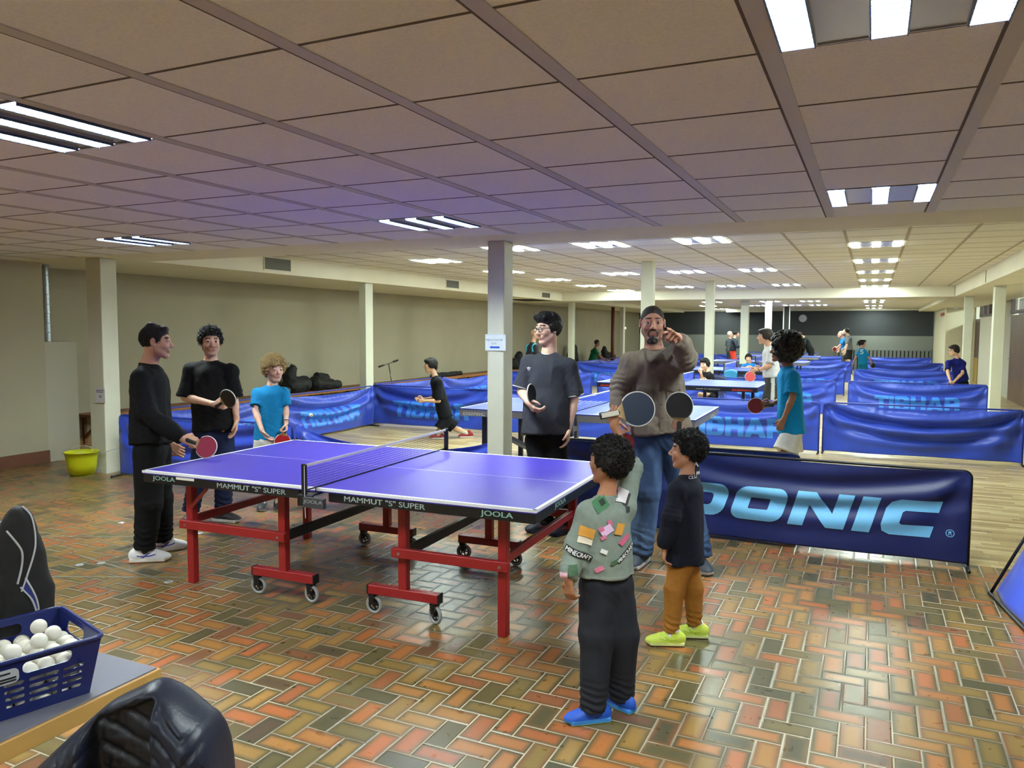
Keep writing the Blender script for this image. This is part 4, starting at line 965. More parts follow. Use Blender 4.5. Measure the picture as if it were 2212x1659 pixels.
def slotrows():
    s = [rrect(-.30, .70, .52, .90, .09, 4)]
    for c, (a, b) in enumerate(((-.62, -.28), (-.20, .32), (.40, .78))):
        for k in range(4): s.append(rrect(a, .16+k*.125, b, .225+k*.125, .03, 3))
    return s
hs = slotrows()
wall((-LA/2, 0, 0), (0, -1, 0), LB/2, LB/2-TP, hs); wall((LA/2, 0, 0), (0, 1, 0), LB/2, LB/2-TP, hs)
wall((0, LB/2, 0), (-1, 0, 0), LA/2, LA/2-TP, hs); wall((0, -LB/2, 0), (1, 0, 0), LA/2, LA/2-TP, hs)
bm = bmesh.new(); rng_box(bm, -LA/2+TP, LA/2-TP, -LB/2+TP, LB/2-TP, .001, .005); bm_obj('bottom', bm, BK, r)
bm = bmesh.new(); q = [(x*LA/2, y*LB/2) for x, y in ((-1, -1), (1, -1), (1, 1), (-1, 1))]
pts = [(x, y, HB) for x, y in rrect(-LA/2-.004, -LB/2-.004, LA/2+.004, LB/2+.004, .02, 4)]
add_tube(bm, pts, .0058, 8, closed=True); bm_obj('rim', bm, BK, r, smooth=True)
# label on the long side facing the floor
V, F = polys2d([rrect(.36, .60, .86, .86, .09, 5)])
P = [Vector((-LA/2+TP*(1-z)-.0012, -x*(LB/2-TP*(1-z)), .004+z*(HB-.004))) for x, z in V]
P = [Vector((-LA/2+TP*(1-z)-.0012, x*(LB/2-TP*(1-z)), .004+z*(HB-.004))) for x, z in V]
mesh_obj('label', P, F, M('label_film', (190, 194, 200), .3), r)
bm = bmesh.new()
for z, a, b in ((.79, .5, .68), (.70, .42, .8), (.65, .42, .74)): 
    zz = .004+z*(HB-.004); add_box(bm, (-LA/2+TP*(1-z)-.0022, (a+b)/2*(LB/2-TP*(1-z)), zz), (.001, (b-a)*LB/2, .0035))
bm_obj('label_print', bm, BLACK, r)
n = 0
for k in range(3):
    z = .027+k*.036; e = TP*(1-z/HB)
    for i in range(6):
        for j in range(5):
            x = -LA/2+e+.024+i*.0405+(k % 2)*.012; y = -LB/2+e+.026+j*.041+(k % 2)*.015
            if x > LA/2-e-.022 or y > LB/2-e-.022: continue
            if k == 2 and (i > 4 and j < 2): continue
            p = ctr+ax*(x+random.uniform(-.002, .002))+bx*(y+random.uniform(-.002, .002)); ball((p.x, p.y, .75+z+random.uniform(0, .003)), 'white ball among those heaped in the blue basket', 'balls in the blue basket')
for (dx_, dy_, dz) in ((.07, -.06, .138), (-.03, -.03, .136), (-.055, .035, .134), (.03, .06, .135), (.01, -.075, .132)):
    p = ctr+ax*dx_+bx*dy_; ball((p.x, p.y, .75+dz-.0), 'white ball on top of the heap in the blue basket', 'balls on top of the heap')
# backpack on the table
BLKF = M('black_fabric', (11, 11, 12), .75, bump=.2, bscale=400); PIPE = M('piping', (190, 190, 192), .5)
vo = Vol((-2.62, 1.22, .75), (-2.02, 1.50, 1.2), .007)
vo.ecap((-2.40, 1.38, .83), (-2.40, 1.38, 1.02), (1, 0, 0), .21, .19, .095, .085, k=.0, p=3)
vo.ell((-2.165, 1.35, .94), (.082, .065, .245), k=.012); vo.ecap((-2.165, 1.35, .80), (-2.165, 1.35, .93), (1, 0, 0), .086, .082, .07, .068, k=.01, p=3); vo.ell((-2.27, 1.285, .93), (.13, .05, .165), k=.012)
vo.plane((0, 0, .752), (0, 0, -1))
Vb, Fb = vo.mesh(); n_ = vnormals(Vb, Fb); Vb = Vb+n_*(fbm(Vb*18)-.5)[:, None]*.012
r = empty('backpack', (-2.36, 1.37, .75), 0, 'black backpack with grey piping standing on the table behind the basket', 'backpack')
mesh_obj('bag_body', Vb-np.array([-2.36, 1.37, .75]), Fb, BLKF, r, smooth=True)
bb = bvh_of(Vb, Fb)
cp = Vector((0, 0, 1.6866))
def snap(tree, pts, off=.002, frm=cp):
    out = []
    for p in pts:
        p = Vector(p); d = (p-frm).normalized(); h = tree.ray_cast(frm, d)
        if h[0] is not None: out.append(h[0]+h[1]*off if h[1].dot(d) < 0 else h[0]-h[1]*off)
    return out
def bez(p, n=24):
    out = []
    for i in range(len(p)-1):
        for k in range(n): t = k/n; a = Vector(p[max(i-1, 0)]); b = Vector(p[i]); c = Vector(p[i+1]); d = Vector(p[min(i+2, len(p)-1)]); out.append(.5*((2*b)+(c-a)*t+(2*a-5*b+4*c-d)*t*t+(3*b-a-3*c+d)*t**3))
    out.append(Vector(p[-1])); return out
for ptsx in ([(-2.03, 1.28, 1.208), (-2.0, 1.28, 1.19), (-1.987, 1.28, 1.158), (-1.984, 1.28, 1.114), (-1.997, 1.28, 1.075), (-2.024, 1.28, 1.021), (-2.048, 1.28, .976)], [(-2.10, 1.28, 1.135), (-2.053, 1.28, 1.102), (-2.039, 1.28, 1.082), (-2.044, 1.28, 1.044), (-2.064, 1.28, .994)], [(-2.03, 1.28, 1.017), (-1.994, 1.28, .975), (-1.982, 1.28, .944), (-1.987, 1.28, .92)], [(-2.052, 1.28, .988), (-2.008, 1.28, .961), (-1.99, 1.28, .928)]):
    sp = snap(bb, bez(ptsx, 10), .001)
    if len(sp) > 3: bm = bmesh.new(); add_tube(bm, [p-Vector((-2.36, 1.37, .75)) for p in sp], .0028, 6); bm_obj('piping', bm, PIPE, r, smooth=True)
def decal(tree, V2, F, o, u, v, frm=None, off=.002, maxe=.02, name='print', mat=None, parent=None, org=(0, 0, 0), d=None):
    """project flat artwork (V2 * u,v at o) onto a surface; finely subdivided first"""
    bm = bmesh.new(); o, u, v = Vector(o), Vector(u), Vector(v)
    vs = [bm.verts.new(o+u*a+v*b) for a, b in V2]
    for f in F:
        try: bm.faces.new([vs[i] for i in f])
        except ValueError: pass
    for _ in range(5):
        e = [x for x in bm.edges if x.calc_length() > maxe]
        if not e: break
        bmesh.ops.subdivide_edges(bm, edges=e, cuts=1); bmesh.ops.triangulate(bm, faces=[f for f in bm.faces if len(f.verts) > 4])
    dead = []
    for x in bm.verts:
        if d is not None: dd = Vector(d).normalized(); s0 = x.co-dd*.5
        else: s0 = Vector(frm or cp); dd = (x.co-s0).normalized(); s0 = x.co-dd*.5
        h = tree.ray_cast(s0, dd, 1.2)
        if h[0] is None: dead.append(x)
        else:
            nn = h[1] if h[1].dot(dd) < 0 else -h[1]; x.co = h[0]-dd*off*1.0+nn*off*.3-Vector(org)
    bmesh.ops.delete(bm, geom=dead, context='VERTS')
    if len(bm.faces) == 0: bm.free(); return None
    return bm_obj(name, bm, mat, parent, smooth=True)
V, F = polys2d([[(-2.032, 1.012), (-1.998, .972), (-1.984, .944), (-1.989, .925), (-2.008, .957), (-2.050, .984)]])
decal(bb, V, F, (0, 1.28, 0), (1, 0, 0), (0, 0, 1), name='blue_panel', mat=M('bag_blue', (24, 38, 120), .6), parent=r, org=(-2.36, 1.37, .75), maxe=.012)
# chair with the quilted jacket
r = empty('chair', (-1.37, 1.10, 0), .42, 'chair hidden under the quilted navy jacket, bottom left', 'chair')
bm = bmesh.new(); rng_box(bm, -.16, .18, -.36, .02, .38, .41, .01); bm_obj('seat', bm, WOODT, r)
bm = bmesh.new(); rng_box(bm, -.12, .13, .0, .012, .48, .72, .005); bm_obj('backrest', bm, WOODT, r)
for x in (-.11, .12):
    for y, zt in ((-.34, .38), (.01, .62)): bm = bmesh.new(); add_tube(bm, [(x, y, 0), (x, y, zt)], .012, 10); bm_obj('leg', bm, M('leg_steel', (96, 92, 88), .35, .7), r, smooth=True)
jo = np.array([-1.475, 1.055, 0.]); c_, s_ = .913, .407
def J(u, v, z): return (jo[0]+c_*u-s_*v, jo[1]+s_*u+c_*v, z)
def jacket():
    nu, nzv = 150, 150; us = np.linspace(-.26, .30, nu+1); pu = [-.26, -.20, -.119, -.041, .04, .14, .189, .227, .271, .29, .30]; pz = [.50, .66, .748, .822, .892, .941, .919, .885, .852, .76, .55]
    zt = np.interp(us, pu, pz); zt = np.convolve(np.pad(zt, 5, 'edge'), np.ones(11)/11, 'valid'); V = []; Cc = []
    side_ = []
    U, T = np.meshgrid(us, np.linspace(0, 1, nzv+1), indexing='ij'); Z = .36+(zt[:, None]-.36)*T
    e = np.minimum(np.minimum((zt[:, None]-Z)*.8, U+.26), .30-U); e = np.clip(e, 0, 1); pil = np.sqrt(np.clip(1-(1-np.clip(e/.055, 0, 1))**2, 0, 1))
    sm = lambda x, a, b: np.clip((x-a)/(b-a), 0, 1)**2*(3-2*np.clip((x-a)/(b-a), 0, 1))
    edL = .010+.10*(.87-Z)*.3; mid = sm(U, edL-.008, edL+.018)*(1-sm(U, .148, .166))*sm(.895+.35*(U-.04)-Z, 0, .03)
    lump = np.exp(-((U+.10)/.10)**2)*.025+np.exp(-((U-.225)/.06)**2)*.022
    front = pil*(.060+lump)*(1-.80*mid)+.012*np.exp(-((U-edL)/.014)**2)*pil+.010*np.exp(-((U-.158)/.008)**2)*pil
    P2 = np.stack([U.ravel()*10, Z.ravel()*10, 0*U.ravel()], 1); ns = fbm(P2*1.3+4).reshape(U.shape)-.5
    sp = np.where(mid > .5, .052, .047); wv = Z+np.where(mid > .5, .55*U, np.where(U < .08, .55*np.abs(((U+.02)/.13) % 1-.5)*.13*2, -.55*np.abs(((U-.16)/.13) % 1-.5)*.13*2))+.016*ns
    t = np.abs(((wv/sp) % 1)-.5)*2; seam = np.sqrt(np.clip((1-t)/.5, 0, 1)); cr = ridge(P2*3.1+2).reshape(U.shape)-.5
    front += pil*((seam-.6)*.010+cr*.007)
    back = pil*(.055+(seam-.6)*.006)
    A = [J(u, -v, z) for u, v, z in zip(U.ravel(), front.ravel(), Z.ravel())]; B = [J(u, v+.02, z) for u, v, z in zip(U.ravel(), back.ravel(), Z.ravel())]
    idx = np.arange((nu+1)*(nzv+1)).reshape(nu+1, nzv+1); q = np.stack([idx[:-1, :-1].ravel(), idx[1:, :-1].ravel(), idx[1:, 1:].ravel(), idx[:-1, 1:].ravel()], 1); n = idx.size
    ring = np.concatenate([idx[:, 0], idx[-1, 1:], idx[::-1, -1][1:], idx[0, ::-1][1:-1]]); r2 = np.roll(ring, -1); rim = np.stack([ring, ring+n, r2+n, r2], 1)
    F = np.concatenate([q, q[:, ::-1]+n, rim]); col = np.tile(lin((24, 29, 46)), (2*n, 1)); m = np.concatenate([mid.ravel() > .5, np.zeros(n, bool)]); col[m] = lin((22, 23, 32))
    return np.array(A+B), F, col
Vj, Fj, cj = jacket()
o = mesh_obj('quilted_jacket', Vj-np.array(J(0, 0, 0)), Fj, M('quilted_navy', (255, 255, 255), .42, vcol=True, spec=.4, bump=.15, bscale=120), smooth=True, cols=cj, loc=J(0, 0, 0)); tag(o, 'navy quilted jacket hung over a chair at the bottom left', 'jacket')
# ---------------------------------------------------------------- bucket
r = empty('bucket', (-8.10, 5.80, 0), 0, 'yellow-green plastic bucket of balls beside the left column', 'bucket')
BU = M('bucket_yellow', (196, 200, 24), .4, spec=.5)
bm = bmesh.new(); add_lathe(bm, [(0, .03), (.125, .03), (.13, .035), (.145, .12), (.147, .125), (.158, .21), (.172, .275), (.182, .276), (.182, .268), (.176, .268), (.163, .21), (.152, .12), (.135, .028), (0, .022)], seg=40); bm_obj('bucket_shell', bm, BU, r, smooth=True)
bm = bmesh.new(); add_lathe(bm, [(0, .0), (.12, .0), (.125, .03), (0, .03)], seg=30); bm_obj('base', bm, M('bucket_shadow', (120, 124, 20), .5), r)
bm = bmesh.new(); add_tube(bm, [(.18*math.cos(a), .05*math.sin(a), .28+.05*math.sin(a)) for a in [PI*i/16 for i in range(17)]], .003, 6); bm_obj('handle', bm, M('wire_white', (210, 210, 205), .4), r, smooth=True)
for i in range(9):
    a = i*2.4; rr = .035*math.sqrt(i)+.01; ball((-8.10+rr*math.cos(a), 5.80+rr*math.sin(a), .20+.02*(i % 3 == 0)), 'white ball lying in the yellow bucket', 'balls in the yellow bucket')
bm = bmesh.new(); add_tube(bm, bez([(-8.00, 5.975, .25), (-7.93, 5.965, .26), (-7.80, 6.05, .30), (-7.74, 6.13, .33)], 8), .004, 6); tag(bm_obj('cable', bm, M('wire_white', (210, 210, 205), .4), smooth=True), 'thin white cable from the left column to the blue barrier', 'cable')
# ---------------------------------------------------------------- benches along the left wall
BW = M('bench_wood', (120, 74, 40), .5, noise=.15, scale=6); BWE = M('bench_edge', (156, 104, 58), .5, noise=.1, scale=6)
def bench(y0, y1, lab):
    r = empty('long_bench', (-10, y0, 0), 0, lab, 'bench', 'wooden benches along the left wall')
    bm = bmesh.new(); rng_box(bm, .02, .46, 0, y1-y0, .445, .485, .004); bm_obj('seat', bm, BW, r)
    bm = bmesh.new(); rng_box(bm, .45, .475, 0, y1-y0, .425, .49, .003); bm_obj('seat_edge', bm, BWE, r)
    y = .15
    while y < y1-y0: bm = bmesh.new(); add_bar(bm, (.03, y, .05), (.03, y, .44), .05, .04); add_bar(bm, (.03, y, .12), (.38, y, .44), .04, .03); bm_obj('bracket', bm, BW, r); y += 1.6
bench(7.05, 13.0, 'brown wooden wall bench under the black bags, nearest stretch'); bench(13.05, 21.0, 'brown wooden wall bench behind the scooter, middle stretch'); bench(21.1, 32.0, 'brown wooden wall bench with the seated person in green')
# bags and coats
def blob(name, prims, lab, cat, mat, h=.012, amp=.03, fr=9, group=None, seed=0):
    lo = np.min([np.minimum(p[0], p[1])-max(p[2], p[3]) for p in prims], 0); hi = np.max([np.maximum(p[0], p[1])+max(p[2], p[3]) for p in prims], 0)
    v = Vol(lo, hi, h); zf = min(min(p[0][2], p[1][2]) for p in prims)
    for a, b, r1, r2 in prims: v.cap(a, b, r1, r2, k=.05)
    v.plane((0, 0, FLOORZ), (0, 0, -1))
    V, F = v.mesh(); n = vnormals(V, F); V = V+n*((ridge(V*fr+seed)-.5)*amp)[:, None]; V[:, 2] = np.maximum(V[:, 2], FLOORZ)
    c = V.mean(0); c[2] = FLOORZ; o = mesh_obj(name, V-c, F, mat, smooth=True, loc=c); tag(o, lab, cat, group); return o
FLOORZ = .487; BAGM = M('bag_black', (15, 15, 17), .7)
blob('coat_pile', [((-9.75, 11.2, .60), (-9.75, 11.55, .62), .17, .15), ((-9.8, 11.2, .80), (-9.82, 11.3, .92), .12, .09)], 'heap of black coats against the left wall, taller part', 'coats', BAGM)
blob('sports_bag', [((-9.72, 11.85, .60), (-9.72, 12.55, .55), .15, .08), ((-9.75, 11.95, .74), (-9.75, 12.2, .70), .08, .08)], 'long black sports bag slumped on the bench right of the coats', 'bag', BAGM, seed=4)
blob('shoe_box_bag', [((-9.66, 10.75, .53), (-9.66, 10.98, .54), .055, .06)], 'small grey-black bag on the bench left of the coats', 'bag', M('bag_grey', (70, 70, 74), .6), seed=8)
blob('hood_fur', [((-9.84, 11.15, 1.0), (-9.84, 11.4, .97), .05, .035)], 'pale furry hood on top of the black coats', 'hood', M('fur_pale', (150, 140, 120), .9), amp=.03, fr=30)
blob('trolley_bag', [((-9.7, 25.9, .62), (-9.7, 25.9, 1.0), .22, .16)], 'black trolley bag at the left wall beside the person in green', 'bag', BAGM, seed=3)
blob('coat_pile', [((-9.65, 29.6, .6), (-9.65, 30.4, .56), .2, .14), ((-9.7, 29.5, .8), (-9.7, 29.5, .95), .13, .07)], 'dark clothes heaped on the bench in front of the seated person', 'coats', BAGM, seed=12)
blob('coat_pile', [((-9.65, 20.9, .62), (-9.65, 21.5, .62), .2, .16), ((-9.7, 21.2, .85), (-9.7, 21.3, .9), .1, .1)], 'dark coats on the bench behind the bald man', 'coats', BAGM, seed=15)
blob('cap_pile', [((-9.7, 16.2, .53), (-9.7, 17.6, .53), .06, .05)], 'flat black bag on the bench behind the running boy', 'bag', BAGM, seed=17)
# scooter
r = empty('kick_scooter', (-9.30, 13.75, 0), 0, 'kick scooter with black grips parked at the left wall bench', 'scooter')
ST = M('scooter_metal', (120, 112, 100), .35, .7)
bm = bmesh.new(); cyl_between(bm, (0, .22, .10), (-.03, .02, .93), .014); bm_obj('steering_column', bm, ST, r, smooth=True)
bm = bmesh.new(); cyl_between(bm, (-.03, -.30, .885), (-.03, .33, .985), .010); bm_obj('handlebar', bm, ST, r, smooth=True)
for a, b in ((-.34, -.16), (.20, .37)): bm = bmesh.new(); cyl_between(bm, (-.03, a, .936+a*.16), (-.03, b, .936+b*.16), .019); bm_obj('grip', bm, BLACK, r, smooth=True)
bm = bmesh.new(); rng_box(bm, -.055, .055, -.45, .15, .07, .09, .006); add_bar(bm, (0, .1, .08), (0, .22, .14), .04, .03); bm_obj('deck', bm, ST, r)
for y in (.26, -.50): bm = bmesh.new(); add_lathe(bm, [(0, -.012), (.05, -.012), (.05, .012), (0, .012)], (0, y, .05), 20, 'x'); bm_obj('wheel', bm, BLACK, r)
# chairs in the hall
def shell_chair(x, y, rz, col, lab):
    r = empty('chair', (x, y, 0), rz, lab, 'chair', 'plastic chairs in the hall')
    m = M('chair_'+col[0], col[1], .45); V, F = [], []
    n, k = 14, 12
    for i in range(n+1):
        t = i/n
        for j in range(k+1):
            s = j/k*2-1; wd = .20-.03*abs(t-.5)
            if t < .5: yy, z = .20-t*.8, .45-.03*math.sin(PI*t*2)+.03*s*s
            else: q = (t-.5)*2; yy, z = -.20-.07*q+.05*s*s, .45+.37*q-.05*s*s*q
            V.append((wd*s, yy, z))
    for i in range(n):
        for j in range(k): a = i*(k+1)+j; F.append((a, a+1, a+k+2, a+k+1))
    o = mesh_obj('seat_shell', V, F, m, r, smooth=True); md = o.modifiers.new('t', 'SOLIDIFY'); md.thickness = .006
    for sx in (-1, 1):
        for sy in (-1, 1): bm = bmesh.new(); cyl_between(bm, (sx*.15, sy*.14, .43), (sx*.20, sy*.20, 0), .011, 8); bm_obj('leg', bm, M('leg_steel', (96, 92, 88), .35, .7), r, smooth=True)
shell_chair(-2.93, 17.3, 2.6, ('turquoise', (50, 150, 200)), 'turquoise plastic chair just right of the far middle column')
shell_chair(-2.72, 15.02, PI, ('darkblue', (24, 36, 84)), 'dark blue plastic chair the boy in black sits on')
shell_chair(-3.0, 20.1, PI, ('darkblue', (24, 36, 84)), 'dark blue plastic chair the boy in the blue T-shirt sits on')
bpy.data.objects.remove(bp)
